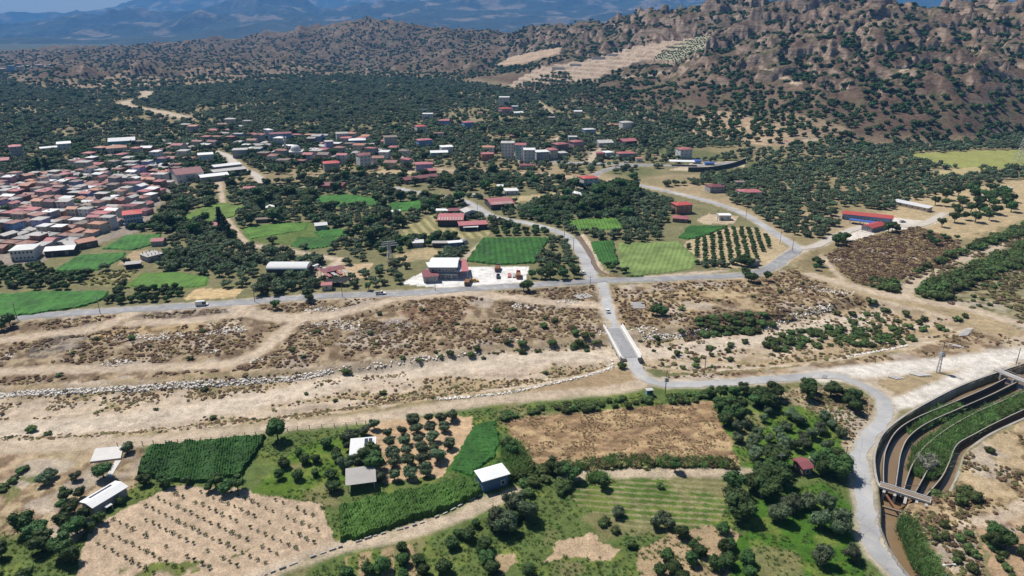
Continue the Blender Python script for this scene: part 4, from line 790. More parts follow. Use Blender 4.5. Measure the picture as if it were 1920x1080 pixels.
bld((1261,416), (1290,418), 8, 2.4, 'hip', 'pink red', 'brown', 'low outbuilding with dusky red hipped roof below the brick house', name='outbuilding', cat='outbuilding')
bld((1348,413), (1370,413), 5, 3.3, 'flat', 'white', 'white', 'small white cube house on its bare sandy plot', floors=1)
bld((1390,370), (1428,369), 11, 3.6, 'hip', 'pink red', 'white', 'single-storey house with wide pinkish red roof among olive trees', floors=1)
bld((1331,362), (1358,361), 10, 4.6, 'hip', 'maroon', 'grey', 'grey house with maroon roof half hidden by olive trees', floors=2)
bld((1380,352), (1396,352), 6, 4.4, 'flat', 'brown', 'grey', 'small grey flat-roofed house next to the maroon roofed one', floors=1)
lb = bld((1578,411), (1672,421), 9, 3.8, 'gable', 'bright red', 'blue', 'very long blue stable with bright red roof beside the white lot', name='stable', cat='stable', rise=1.2, nwin=14)
bld((1592,419), (1648,427), 4.5, 2.4, 'flat', 'blue', 'white', 'long blue canopy in front of the long red-roofed stable', name='canopy', cat='canopy', openside=True)
bld((1634,436), (1660,429), 7, 2.9, 'gable', 'bright red', 'grey', 'short red-roofed lodge at the corner of the white lot', name='lodge', cat='lodge')
bld((1672,384), (1738,398), 6, 2.8, 'shed', 'white', 'cream', 'long white open-fronted shed behind the red-roofed stable', name='shed', cat='shed', nwin=6)
bld((1876,360), (1898,360), 6, 3, 'flat', 'pale grey', 'grey', 'pale flat-roofed hut by the white bank beyond the eastern trees', name='hut', cat='hut')
bld((1094,355), (1121,353), 10, 8.5, 'hip', 'bright red', 'white', 'three-storey pale blue house with bright red roof below the highway', floors=3, extras=('heater',))
bld((1069,374), (1090,374), 9, 3.2, 'gabley', 'white', 'white', 'white gabled house below the three-storey red roofed house', floors=1)
bld((948,366), (972,365), 9, 3.2, 'hip', 'white', 'white', 'white-roofed bungalow with a courtyard among olive trees', floors=1, extras=('chimney',), cat='bungalow', name='bungalow')
bld((932,356), (943,356), 6, 3.0, 'gable', 'white', 'grey', 'tiny white-roofed hut next to the olive bungalow', name='hut', cat='hut')
bld((887,371), (902,371), 5, 2.2, 'flat', 'pale grey', 'teal', 'little grey-green roofed hut by the dark hedge near the bungalow', name='hut', cat='hut')
bld((760,346), (822,338), 10, 3.6, 'gable', 'maroon', 'brown', 'long maroon-roofed farm building with side wing among olives', name='farm_building', cat='barn', nwin=3)
bld((800,328), (819,327), 8, 3.4, 'shed', 'pink red', 'dark', 'small steep pink red shed next to the maroon farm building', name='shed', cat='shed', nwin=0)
bld((780,322), (812,321), 10, 6.5, 'hip', 'pink red', 'lilac', 'two-storey lilac house with pink red roof above the maroon farm', floors=2)
bld((597,358), (642,358), 12, 4.2, 'hip', 'maroon', 'brick', 'broad brick house with maroon roof at the edge of the emerald field', floors=1)
# village landmarks
bld((940,297), (964,297), 13, 15, 'flat', 'pale grey', 'white', 'five-storey white apartment block with teal balconies by the highway', name='apartment_block', cat='apartments', floors=5, nwin=4, extras=('heater',))
ap2 = bld((966,299), (986,299), 13, 14, 'flat', 'pink red', 'white', 'apartment block with pink red roof joined to the teal balconied one', name='apartment_block', cat='apartments', floors=5, nwin=3)
for fl in range(1, 5): link('balcony', MB().box(-4.5, -0.5, -8.2, -6.52, fl*2.8-0.1, fl*2.8+0.9).mesh('balcony', WL['teal']), ap2)
bld((982,306), (1003,306), 12, 12.5, 'flat', 'white', 'white', 'four-storey white corner block above a red shop canopy', name='apartment_block', cat='apartments', floors=4, nwin=3)
bld((974,318), (1004,318), 8, 3.6, 'flat', 'maroon', 'grey', 'low shop with red-edged canopy at the foot of the corner block', name='shop', cat='shop', nwin=3)
bld((1006,302), (1030,301), 12, 8.5, 'flat', 'white', 'grey', 'grey three-storey building with white flat roof on the highway', floors=3)
bld((1032,300), (1046,299), 11, 9.5, 'hip', 'pink red', 'beige', 'narrow beige building with dusky red roof on the highway', floors=3)
bld((1048,299), (1064,298), 10, 6, 'flat', 'pale grey', 'grey', 'low grey house beside the narrow beige building', floors=2)
bld((1044,288), (1066,286), 11, 9, 'hip', 'pink red', 'brown', 'brown three-storey house with dusky red roof behind the highway row', floors=3)
bld((1076,282), (1094,280), 10, 8.5, 'hip', 'pink red', 'pink', 'pink house with red roof at the bend of the side lane', floors=3)
bld((1066,268), (1082,268), 10, 6.5, 'flat', 'pale grey', 'grey', 'grey flat-roofed house behind the pink house', floors=2)
bld((1123,277), (1150,276), 15, 5, 'gable', 'pale grey', 'grey', 'wide grey-roofed depot above the side lane', name='depot', cat='depot', nwin=3)
bld((1168,276), (1194,274), 14, 6, 'gable', 'pink red', 'dark', 'dark barn with crimson roof on the dry slope', name='barn', cat='barn', nwin=2)
bld((1119,298), (1132,298), 9, 5.5, 'hip', 'pink red', 'brown', 'small brown house with red roof by the highway junction', floors=2)
bld((1136,298), (1150,297), 10, 6, 'flat', 'white', 'white', 'white flat-roofed house by the highway junction', floors=2)
bld((1160,300), (1192,299), 10, 6, 'hip', 'pink red', 'grey', 'grey house with red and pale roof under dark trees at the highway', floors=2)
bld((1193,304), (1205,304), 6, 3.6, 'hip', 'terracotta', 'white', 'tiny white cottage with orange roof beside the highway', name='cottage', cat='cottage')
bld((1275,299), (1297,298), 11, 9.5, 'hip', 'pink red', 'white', 'three-storey white villa with pink roof and balconies above the walled depot', name='villa', cat='villa', floors=3)
bld((1256,311), (1302,312), 9, 4, 'flat', 'white', 'cream', 'long white canopy roof of the walled highway depot', name='canopy', cat='canopy', openside=True)
bld((1299,307), (1314,307), 4, 3.0, 'gable', 'blue', 'blue', 'bright blue tarpaulin shelter next to the long white canopy', name='shelter', cat='shelter', nwin=0)
bld((1322,310), (1339,310), 4, 2.4, 'flat', 'blue', 'blue', 'blue container standing alone in the walled depot yard', name='container', cat='container', nwin=0)
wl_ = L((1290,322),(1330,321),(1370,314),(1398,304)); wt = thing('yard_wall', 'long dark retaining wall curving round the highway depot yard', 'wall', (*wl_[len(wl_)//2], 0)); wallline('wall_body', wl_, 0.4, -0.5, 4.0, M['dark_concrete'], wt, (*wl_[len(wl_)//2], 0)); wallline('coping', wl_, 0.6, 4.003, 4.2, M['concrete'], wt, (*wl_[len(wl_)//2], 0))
bld((1167,243), (1187,242), 11, 8.5, 'hip', 'pale grey', 'white', 'white two-storey villa with grey roof on the dry slope', name='villa', cat='villa', floors=2)
bld((1140,240), (1162,240), 8, 4, 'hip', 'terracotta', 'dark', 'low dark house with orange hipped roof next to the white villa', floors=1)
bld((1096,252), (1117,251), 9, 5.5, 'hip', 'white', 'blue', 'pale blue house with white roof at the end of the villa lane', floors=2)
bld((936,200), (955,200), 14, 15, 'flat', 'white', 'white', 'white five-storey block standing alone in the olive groves', name='apartment_block', cat='apartments', floors=5, nwin=3, extras=('heater',))
bld((941,216), (962,215), 13, 9, 'hip', 'bright red', 'pink', 'pinkish house with red roof in front of the lone white block', floors=3)
bld((1071,190), (1090,189), 13, 9, 'flat', 'white', 'blue', 'blue and white block at the foot of the terraced hillside', name='apartment_block', cat='apartments', floors=3)
bld((1085,162), (1098,161), 12, 8, 'flat', 'pale grey', 'lilac', 'small lilac house below the terraces', floors=2)
bld((1018,170), (1029,170), 12, 7, 'flat', 'white', 'white', 'white house among trees near the foot of the terraces', floors=2)
bld((998,160), (1010,159), 14, 6, 'flat', 'white', 'white', 'low white house just under the lowest terrace', floors=1)
bld((965,217), (982,216), 10, 4, 'gable', 'white', 'white', 'white-roofed cottage next to the pinkish red roofed house', name='cottage', cat='cottage', floors=1)
bld((792,226), (811,226), 12, 9, 'flat', 'white', 'white', 'white villa with dark windows on the bare lot in the groves', name='villa', cat='villa', floors=3)
bld((788,213), (800,213), 10, 6, 'flat', 'dark grey', 'grey', 'small grey house behind the white villa in the groves', floors=2)
bld((824,238), (842,238), 11, 8, 'hip', 'pink red', 'lilac', 'pale lilac house with pink roof in the olive groves', floors=2)
bld((871,242), (890,241), 11, 8, 'hip', 'pink red', 'blue', 'pale blue house with rusty side roof in the olive groves', floors=3)
bld((782,250), (800,249), 11, 8, 'hip', 'bright red', 'white', 'white house with red roof at the village edge by the groves', floors=2)
bld((722,281), (746,280), 13, 13, 'flat', 'brown', 'beige', 'five-storey beige block with blank brown side wall', name='apartment_block', cat='apartments', floors=5, nwin=3)
bld((676,317), (697,315), 12, 12, 'hip', 'maroon', 'white', 'four-storey white block with maroon roof at the village edge', name='apartment_block', cat='apartments', floors=4, nwin=3)
bld((609,323), (638,321), 11, 7.5, 'hip', 'bright red', 'grey', 'grey house with red roof in front of dark olive trees', floors=2)
bld((613,288), (627,287), 9, 12, 'flat', 'lilac' if False else 'pale grey', 'lilac', 'slim lilac four-storey tower house in the village', floors=4, nwin=2)
bld((632,268), (654,267), 13, 10, 'flat', 'pale grey', 'white', 'pale unfinished block with empty window openings', name='apartment_block', cat='apartments', floors=3)
bld((655,275), (686,274), 12, 6.5, 'hip', 'white', 'blue', 'broad blue house with large white roof in the village', floors=2)
bld((786,276), (811,274), 10, 7, 'hip', 'pink red', 'blue', 'bluish house with pink roof on the slope right of the blank block', floors=2)
bld((808,296), (840,295), 10, 5, 'gable', 'white', 'teal', 'long white-roofed depot on the sandy lane', name='depot', cat='depot', nwin=3)
bld((828,290), (850,289), 11, 7.5, 'flat', 'white', 'white', 'white block behind the long white-roofed depot', floors=2)
bld((508,268), (548,266), 14, 9.5, 'flat', 'maroon', 'blue', 'wide blue school building with maroon roof edge', name='school', cat='school', floors=3, nwin=8)
bld((505,264), (514,263), 12, 12, 'flat', 'white', 'white', 'white stair tower attached to the blue school', name='stair_tower', cat='tower', floors=4, nwin=1)
bld((333,344), (384,338), 24, 7, 'gable', 'maroon', 'white', 'big warehouse with dark maroon roof in the middle of the village', name='warehouse', cat='warehouse', nwin=4)
bld((378,343), (430,337), 10, 4.5, 'gable', 'white', 'grey', 'low white-roofed works hall next to the maroon warehouse', name='works_hall', cat='warehouse', nwin=2)
bld((402,334), (464,327), 9, 5.0, 'shed', 'pale grey', 'dark', 'long pale works hall with stepped roofs by the village road', name='works_hall', cat='warehouse', nwin=3)
bld((404,325), (455,319), 8, 5.5, 'shed', 'white', 'grey', 'rear white works hall along the village road', name='works_hall', cat='warehouse', nwin=3)
bld((374,308), (402,306), 13, 8.5, 'flat', 'white', 'white', 'big white house with flat roof left of the village road', floors=2)
bb = bld((235,428), (270,424), 12, 8.5, 'hip', 'bright red', 'blue', 'blue banded three-storey block with crimson roof at the village edge', name='apartment_block', cat='apartments', floors=3, nwin=6)
for fl in (1, 2): link('band', MB().box(-6.2, 6.2, -6.6, -6.02, fl*2.8-0.15, fl*2.8+0.5).mesh('band', WL['white']), bb)
bld((22,490), (66,487), 11, 6, 'hip', 'white', 'white', 'white modern villa with flat white eaves at the village edge', name='villa', cat='villa', floors=2, nwin=6)
bld((203,296), (241,293), 16, 9, 'hip', 'terracotta', 'cream', 'cream school with orange tiled roof among dark pines', name='school', cat='school', floors=3, nwin=6)
bld((205,278), (255,275), 18, 7, 'gable', 'white', 'teal', 'large hall with white and pale green roof behind the cream school', name='hall', cat='hall', nwin=5)
bld((110,287), (136,285), 18, 9, 'flat', 'white', 'white', 'white two-part public building left of the dark pines', name='public_building', cat='building', floors=3)
bld((78,288), (112,285), 12, 5, 'flat', 'white', 'white', 'low white wing of the public building', name='public_building', cat='building', floors=1)
bld((23,299), (45,297), 13, 12, 'hip', 'pink red', 'grey', 'tall grey block with pink roof among trees at the village edge', name='apartment_block', cat='apartments', floors=4, nwin=3)
bld((-10,312), (18,310), 14, 5, 'gable', 'pink red', 'grey', 'long pink-roofed barn at the village edge', name='barn', cat='barn', nwin=2)
bld((437,297), (465,296), 12, 8, 'flat', 'pale grey', 'grey', 'grey cubic block with pale roof beside the village road', floors=3)
bld((85,482), (140,478), 9, 3.4, 'gable', 'white', 'dark', 'dark hall with broad white roof behind the modern villa', name='hall', cat='hall', nwin=2)
bld((128,470), (168,462), 7, 2.8, 'shed', 'pale grey', 'grey', 'long pale tunnel-like shed at the village edge', name='shed', cat='shed', nwin=0)
bld((150,468), (185,461), 7, 3.6, 'shed', 'terracotta', 'brown', 'shed with sloping orange roof at the village edge', name='shed', cat='shed', nwin=1)
un = bld((279,492), (306,485), 9, 3.0, 'flat', 'grey', 'grey', 'unfinished grey house shell with column stubs on its flat roof', floors=1, nwin=2)
for i in range(4):
    for j in range(2): link('column_stub', MB().box(-0.15, 0.15, -0.15, 0.15, 0, 1.2).mesh('column_stub', M['concrete']), un, (-3+2*i, -3+6*j, 3.2))
bld((236,505), (264,502), 5, 2.4, 'flat', 'pale grey', 'dark', 'low rubbly shed beside the vine rows', name='shed', cat='shed', nwin=0)
bld((284,462), (306,461), 7, 3, 'gable', 'pink red', 'grey', 'small red-roofed shed at the end of the emerald strip', name='shed', cat='shed', nwin=1)
bld((398,432), (418,431), 6, 3, 'shed', 'pink red', 'white', 'little pink-roofed hut beside the tall cypresses', name='hut', cat='hut', nwin=1)
bld((592,432), (614,430), 7, 3, 'gable', 'white', 'grey', 'white-roofed hut between two small green fields', name='hut', cat='hut', nwin=1)
bld((457,361), (480,360), 6, 3.2, 'gable', 'pink red', 'cream', 'pink-roofed cottage near the curving village road', name='cottage', cat='cottage')
bld((500,396), (514,395), 6, 2.4, 'gabley', 'white', 'white', 'tiny white tent-like hut among small plots', name='hut', cat='hut', nwin=0)
bld((480,418), (502,417), 4, 2.2, 'flat', 'brown', 'brown', 'brown livestock hut on the small dusty plot', name='hut', cat='hut', nwin=0)
bld((728,420), (758,418), 7, 2.6, 'gable', 'maroon', 'brown', 'low maroon-roofed shed beside the strip field', name='shed', cat='shed', nwin=1)
bld((736,405), (751,404), 5, 2.2, 'barrel', 'white', 'white', 'tiny white plastic tunnel above the maroon shed', name='polytunnel', cat='tunnel', nwin=0, rise=1.2)
bld((1440,193), (1450,192), 7, 4, 'flat', 'pale grey', 'blue', 'small blue hut high on the bare slope', name='hut', cat='hut', nwin=1, z=float(hz(*HU(1408,183))) ) if False else None
bld((1630,266), (1662,264), 10, 4, 'hip', 'maroon', 'white', 'white farmhouse with dark red roof at the foot of the hills', name='farmhouse', cat='farmhouse', floors=1)
bld((1475,272), (1508,271), 9, 3.2, 'gable', 'pink red', 'cream', 'pink-roofed long cottage under trees at the foot of the bare knoll', name='cottage', cat='cottage')
# far halls
for A, B, dp, hh, lb_ in (((768,135),(803,134),24,5,'long white hall far out in the olive plain'), ((372,145),(415,143),30,6,'far white factory hall at the edge of the plain'), ((268,164),(292,163),20,5,'white shed at the top of the far lane'), ((690,136),(706,135),22,7,'far pale hall left of the long white hall')):
    bld(A, B, dp, hh, 'gable', 'white', 'white', lb_, name='hall', cat='hall', nwin=0)
# mosque
mo = thing('mosque', 'small mosque with white dome and one slim minaret in the village', 'mosque', (*U(556,294), 0), R(8))
link('wall', MB().box(-7, 7, -7, 7, -0.5, 6).mesh('wall', WL['white']), mo); link('drum', MB().tube((0,0,6.003), (0,0,7.6), 5, 5, 12).mesh('drum', WL['white']), mo)
_m = MB(); _n = 14
for i in range(4):
    for k in range(_n):
        p = lambda a, b: (5*math.cos(R(a))*math.cos(2*math.pi*b/_n), 5*math.cos(R(a))*math.sin(2*math.pi*b/_n), 7.6+4.4*math.sin(R(a)))
        _m.add([p(i*22.5, k), p(i*22.5, k+1), p(i*22.5+22.5, k+1), p(i*22.5+22.5, k)], [(0, 1, 2, 3)])
link('dome', _m.mesh('dome', RF['white'], True), mo)
mi = link('minaret', MB().tube((-9,-5,-0.5), (-9,-5,17), 1.0, 0.85, 10).tube((-9,-5,17.003), (-9,-5,18), 1.5, 1.5, 10).tube((-9,-5,18.003), (-9,-5,20), 0.7, 0.7, 10).mesh('minaret', WL['white']), mo)
link('spire', MB().tube((-9,-5,20.003), (-9,-5,24), 0.8, 0.05, 10).mesh('spire', RF['dark grey']), mi); occ_poly(UP([(540,297),(570,297),(572,285),(540,285)]))
for k in range(4): link('window', WIN, mo, (-5+3.3*k, -7.003, 3.2), 0, (1, 1, 1.6))

# the dense village: one house per plot
def town(poly, spacing, prob, yaw0, group, wr, dr, hr, where):
    P = UP(poly); lo = P.min(0); hi = P.max(0); n = 0
    c, s = math.cos(yaw0), math.sin(yaw0); ctr = P.mean(0); rad = np.linalg.norm(hi-lo)/2
    for i in np.arange(-rad, rad, spacing[1]):
        for j in np.arange(-rad, rad, spacing[0]):
            x = ctr[0]+c*j-s*i+random.uniform(-1, 1)*spacing[0]*0.1; y = ctr[1]+s*j+c*i+random.uniform(-1, 1)*spacing[1]*0.1
            if not inpoly([x], [y], P)[0] or random.random() > prob or occ([x], [y])[0]: continue
            w = random.uniform(*wr); d = random.uniform(*dr)
            if occ(np.array([x-w/2.3, x+w/2.6, x, x]), np.array([y, y, y-d/2.6, y+d/2.6])).any(): continue
            h = random.choice(hr); roof = random.choices(['hip', 'gable', 'flat', 'shed'], [5, 4, 3, 2])[0]
            rc = random.choices(['rusty red', 'terracotta', 'pink red', 'maroon', 'white', 'pale grey', 'brown', 'grey'], [9, 3, 5, 2, 2, 3, 2, 2] if roof != 'flat' else [1, 0, 1, 1, 4, 6, 2, 4])[0]
            wc = random.choices(['white', 'cream', 'grey', 'blue', 'pink', 'brick', 'beige', 'brown', 'lilac'], [5, 4, 5, 2, 1, 2, 3, 3, 1])[0]
            fl = 1 if h < 4.5 else 2 if h < 7.5 else 3
            lab = '%s %s walled house under %s %s roof, %s' % (['low', 'two-storey', 'three-storey'][fl-1], wc, rc, {'hip': 'hipped', 'gable': 'gabled', 'flat': 'flat', 'shed': 'lean-to'}[roof], where)
            yy = yaw0+random.gauss(0, 0.09)+(math.pi/2 if random.random() < 0.25 else 0)
            ex = [e for e, q in (('heater', 0.25), ('chimney', 0.2 if roof != 'flat' else 0)) if random.random() < q]
            building((x, y), yy, w, d, h, roof, rc, wc, lab, group='%s with %s roofs' % (group, rc), name='flat_roofed_house' if roof in ('flat', 'shed') else 'house', floors=fl, nwin=2, extras=ex, ov=random.uniform(0.3, 0.7)); n += 1
    return n
n1_ = town([(-40,352),(0,340),(100,330),(200,322),(330,310),(345,325),(318,352),(290,372),(280,400),(240,412),(200,432),(150,455),(95,468),(20,470),(-40,480)], (9.8, 9.0), 0.88, R(-7), 'houses in the dense village', (6.4, 8.8), (5.6, 7.6), [2.8, 3, 3, 3.2, 5.4, 5.8, 7.6], 'packed in the dense village')
n2_ = town([(120,330),(140,300),(260,272),(420,262),(500,258),(600,262),(700,262),(770,282),(770,318),(640,312),(520,318),(480,300),(330,308)], (17, 20), 0.75, R(-5), 'houses among trees above the dense village', (8, 12), (7, 10), [3, 3.2, 5.8, 6.4, 8.5], 'among trees above the dense village')
n3_ = town([(330,262),(335,240),(470,232),(500,250),(420,262)], (22, 34), 0.7, R(3), 'houses at the upper village edge', (9, 13), (7, 10), [3, 5.8, 8], 'at the upper village edge')
n4_ = town([(760,300),(780,235),(930,205),(1090,180),(1100,240),(1010,280),(920,285),(860,300)], (48, 75), 0.5, R(0), 'houses scattered in the olive groves', (9, 12), (7, 9), [3, 3.2, 5.8], 'alone in the olive groves')
n5_ = town([(890,305),(900,280),(940,275),(935,305)], (16, 20), 0.9, R(3), 'houses left of the apartment blocks', (9, 12), (8, 10), [3.2, 6, 6.4], 'left of the apartment blocks')
n6_ = town([(-30,136),(-30,118),(90,120),(110,134)], (26, 60), 0.75, R(0), 'buildings of the far town', (12, 22), (10, 14), [6, 9, 12, 15, 18], 'in the far town on the plain')
n7_ = town([(480,150),(700,140),(700,132),(480,138)], (90, 130), 0.5, R(0), 'farm buildings far out on the plain', (14, 26), (10, 14), [4, 5, 6], 'far out on the plain')
print('town houses', n1_, n2_, n3_, n4_, n5_, n6_, n7_, 'buildings', NB)

# ------------------------------------------------------------------ plant meshes
def leafcloud(seed, clumps, per, size, core=0.78, squash=1.0, cone=0.0, elong=1.0):
    """unit crown (radius about 1 around the origin): clumps = [(x,y,z,r)], leaf faces spread through each clump's shell"""
    g = np.random.default_rng(seed); V = []; Q = []; k = 0
    for (cx, cy, cz, r) in clumps:
        d = g.normal(size=(per, 3)); d /= np.linalg.norm(d, axis=1)[:, None]
        rad = r*(0.72+0.34*g.random(per)**0.7); c = np.array((cx, cy, cz))+d*rad[:, None]*np.array((1, 1, squash))
        nrm = d+g.normal(size=(per, 3))*0.55; nrm /= np.linalg.norm(nrm, axis=1)[:, None]
        a = np.cross(nrm, g.normal(size=(per, 3))); a /= np.maximum(np.linalg.norm(a, axis=1), 1e-6)[:, None]; b = np.cross(nrm, a)
        s = size*(0.6+0.8*g.random(per)); a *= (s*elong)[:, None]; b *= (s*0.62)[:, None]
        q = np.stack([c-a, c-b*0.9, c+a, c+b], 1); V.append(q.reshape(-1, 3)); Q.append(np.arange(per*4).reshape(-1, 4)+k); k += per*4
        if core:
            nn, mm = 6, 4; vs = []
            for i in range(mm+1):
                th = math.pi*i/mm
                for j in range(nn):
                    ph = 2*math.pi*j/nn; rr = r*core*(0.85+0.3*g.random()); vs.append((cx+rr*math.sin(th)*math.cos(ph), cy+rr*math.sin(th)*math.sin(ph), cz+rr*squash*math.cos(th)))
            V.append(np.array(vs)); Q.append(np.array([(k+i*nn+j, k+i*nn+(j+1) % nn, k+(i+1)*nn+(j+1) % nn, k+(i+1)*nn+j) for i in range(mm) for j in range(nn)])); k += len(vs)
    return np.concatenate(V), np.concatenate(Q)
def crown_clumps(seed, n, rx, rz, r0, r1, zc):
    g = random.Random(seed); out = [(0, 0, zc, r1)]
    for i in range(n-1):
        t = 2*math.pi*(i+g.random()*0.7)/(n-1); rr = rx*(0.45+0.55*g.random()); out.append((rr*math.cos(t), rr*math.sin(t), zc+rz*g.uniform(-0.55, 0.75), g.uniform(r0, r1)))
    return out
def trunk_mesh(seed, h, r, spread):
    g = random.Random(seed); mb = MB(); lean = (g.uniform(-.1, .1), g.uniform(-.1, .1))
    mb.tube((0, 0, -0.12), (lean[0]*h, lean[1]*h, h*0.55), r*1.25, r*0.8, 7)
    for k in range(4):
        t = 2*math.pi*(k+g.random()*.5)/4; mb.tube((lean[0]*h, lean[1]*h, h*0.5), (spread*math.cos(t)*0.6, spread*math.sin(t)*0.6, h*1.05), r*0.6, r*0.25, 5)
    return mb.mesh('trunk', M['bark'])
# kinds: (near meshes, mid meshes, far meshes), all with unit height 1 (scaled by the tree's height)
def kind_meshes(name, m, seed, n, rx, rz, r0, r1, zc, leaf, elong=1.0, per=(95, 30, 9), core=0.8, squash=0.9):
    out = []
    for lod, (cl, pr, lf, cnt) in enumerate(((n, per[0], leaf, 4), (max(4, n-3), per[1], leaf*1.75, 3), (3, per[2]*2, leaf*3.2, 3))):
        ms = []
        for v in range(cnt):
            cc = crown_clumps(seed+v*7+lod*100, cl, rx, rz, r0 if lod < 2 else r0*1.25, r1 if lod < 2 else r1*1.15, zc)
            V, Q = leafcloud(seed+v+lod*50, cc, pr, lf, core, squash, elong=elong); ms.append(mesh_np(name+'_crown', V, Q, m))
        out.append(ms)
    return out
K = {}
K['olive'] = dict(cr=kind_meshes('olive', M['olive'], 100, 11, 0.38, 0.30, 0.20, 0.30, 0.54, 0.040, 1.5), trunk=[trunk_mesh(1+i, 0.38, 0.05, 0.35) for i in range(2)], name='olive_tree', cat='olive tree')
K['citrus'] = dict(cr=kind_meshes('citrus', M['citrus'], 200, 9, 0.30, 0.24, 0.26, 0.36, 0.52, 0.045, 1.2, core=0.86), trunk=[trunk_mesh(11+i, 0.34, 0.035, 0.25) for i in range(2)], name='orchard_tree', cat='orchard tree')
K['broad'] = dict(cr=kind_meshes('broad', M['broad'], 300, 11, 0.34, 0.28, 0.19, 0.30, 0.60, 0.036, 1.2), trunk=[trunk_mesh(21+i, 0.5, 0.035, 0.35) for i in range(2)], name='leafy_tree', cat='tree')
K['bush'] = dict(cr=kind_meshes('bush', M['bush'], 400, 8, 0.45, 0.18, 0.25, 0.40, 0.36, 0.050, 1.5, squash=0.8), trunk=[trunk_mesh(31+i, 0.25, 0.03, 0.4) for i in range(2)], name='bush', cat='bush')
K['cypress'] = dict(cr=[[mesh_np('cypress_crown', *leafcloud(500+i, [(0, 0, 0.08+0.1*k, 0.11*(1-((k-3)/7.5)**2)+0.015) for k in range(9)], 60, 0.03, 0.85, 1.3), M['cypress']) for i in range(2)]]*3, trunk=[trunk_mesh(41, 0.3, 0.02, 0.05)], name='cypress', cat='cypress')
K['hill'] = dict(cr=kind_meshes('hilltree', M['broad'], 600, 8, 0.36, 0.2, 0.27, 0.38, 0.48, 0.05, 1.2, squash=0.85), trunk=[trunk_mesh(51+i, 0.3, 0.035, 0.3) for i in range(2)], name='hillside_tree', cat='tree')
K['sapling'] = dict(cr=[[mesh_np('sapling_crown', *leafcloud(700+i, crown_clumps(700+i, 4, 0.35, 0.2, 0.2, 0.3, 0.55), 22, 0.09, 0, 0.9, elong=1.6), M['citrus']) for i in range(3)]]*3, trunk=[trunk_mesh(61, 0.4, 0.03, 0.2)], name='sapling', cat='sapling')
TREES = {k: [] for k in K}      # rows: x, y, z, height, rotation, variant, zone
ZONES = []
def scatter(kind, poly, spacing, hr, label, group, jit=0.35, ang=0.0, prob=1.0, row=None, dens=None, world=False, on_hill=False, avoid=True, keep_out=(), nohill=False):
    """plants one per grid cell of a (possibly rotated) planting grid inside the polygon"""
    P = np.array(poly) if world else UP(poly); zone = len(ZONES); ZONES.append((label, group))
    sx, sy = (spacing, spacing) if row is None else (spacing, row)
    ctr = P.mean(0); rad = np.linalg.norm(P-ctr, axis=1).max()
    j, i = np.meshgrid(np.arange(-rad, rad, sx), np.arange(-rad, rad, sy)); j = j.ravel(); i = i.ravel()
    j = j+rng.uniform(-1, 1, len(j))*jit*sx; i = i+rng.uniform(-1, 1, len(i))*jit*sy
    x = ctr[0]+math.cos(ang)*j-math.sin(ang)*i; y = ctr[1]+math.sin(ang)*j+math.cos(ang)*i
    m = inpoly(x, y, P) & (rng.random(len(x)) < prob)
    if avoid: m &= ~occ(x, y)
    if nohill: m &= ~((hbase(x, y) > 3) & (np.hypot(x, y) > 1500))
    for q in keep_out: m &= ~inpoly(x, y, q)
    x, y = x[m], y[m]
    if dens is not None: q = dens(x, y); s = rng.random(len(x)) < q; x, y = x[s], y[s]
    z = (np.maximum(hz(x, y), gh(x, y)) if on_hill else gh(x, y)) if len(x) else np.zeros(0)
    h = hr[0]+(hr[1]-hr[0])*rng.random(len(x))**1.2; r = rng.uniform(0, 6.283, len(x)); v = rng.integers(0, 12, len(x))
    TREES[kind].append(np.column_stack([x, y, z, h, r, v, np.full(len(x), zone)])); return len(x)
def plant(kind, pts_, hr, label, group, jit=0.0, on_hill=False):
    zone = len(ZONES); ZONES.append((label, group)); P = UP(pts_)+rng.uniform(-1, 1, (len(pts_), 2))*jit
    h = np.array([hr]*len(P)) if not isinstance(hr, tuple) else rng.uniform(hr[0], hr[1], len(P))
    TREES[kind].append(np.column_stack([P[:, 0], P[:, 1], gh(P[:, 0], P[:, 1]), h, rng.uniform(0, 6.28, len(P)), rng.integers(0, 12, len(P)), np.full(len(P), zone)]))

# ------------------------------------------------------------------ crops: a leafy canopy raised above each field
def crop(name, poly, h, m, label, cat, ang=0.0, rowlen=0.8, ridge=0.5, res=0.5, nz=0.4):
    P = UP(poly); c = P.mean(0); rad = np.linalg.norm(P-c, axis=1).max(); s = np.arange(-rad, rad, res); J, I = np.meshgrid(s, s); n = len(s)
    ca, sa_ = math.cos(ang), math.sin(ang); x = c[0]+ca*J-sa_*I; y = c[1]+sa_*J+ca*I; xf, yf = x.ravel(), y.ravel()
    w = (fbm(xf, yf, 3, 2, 401)-0.5)*1.6; ins = inpoly(xf+w, yf-w, P)
    hh = h*(1-ridge*0.5*(1+np.cos(J.ravel()*2*math.pi/rowlen)))*(1-nz+2*nz*fbm(xf, yf, 1.6, 3, 411))+rng.uniform(-0.10, 0.10, len(xf))*h+(fbm(xf, yf, 12, 3, 421)-0.5)*h*0.4
    z = gh(xf, yf)+np.where(ins, np.maximum(hh, 0.1*h), -0.05)
    i = (np.arange(n-1)[:, None]*n+np.arange(n-1)[None]).ravel(); Q = np.stack([i, i+1, i+n+1, i+n], 1); Q = Q[ins[Q].any(1)]; u, inv = np.unique(Q, return_inverse=True)
    tag(link(name, mesh_np(name, np.stack([xf, yf, z], 1)[u], inv.reshape(-1, 4), m)), label, cat, kind='stuff'); occ_poly(P)
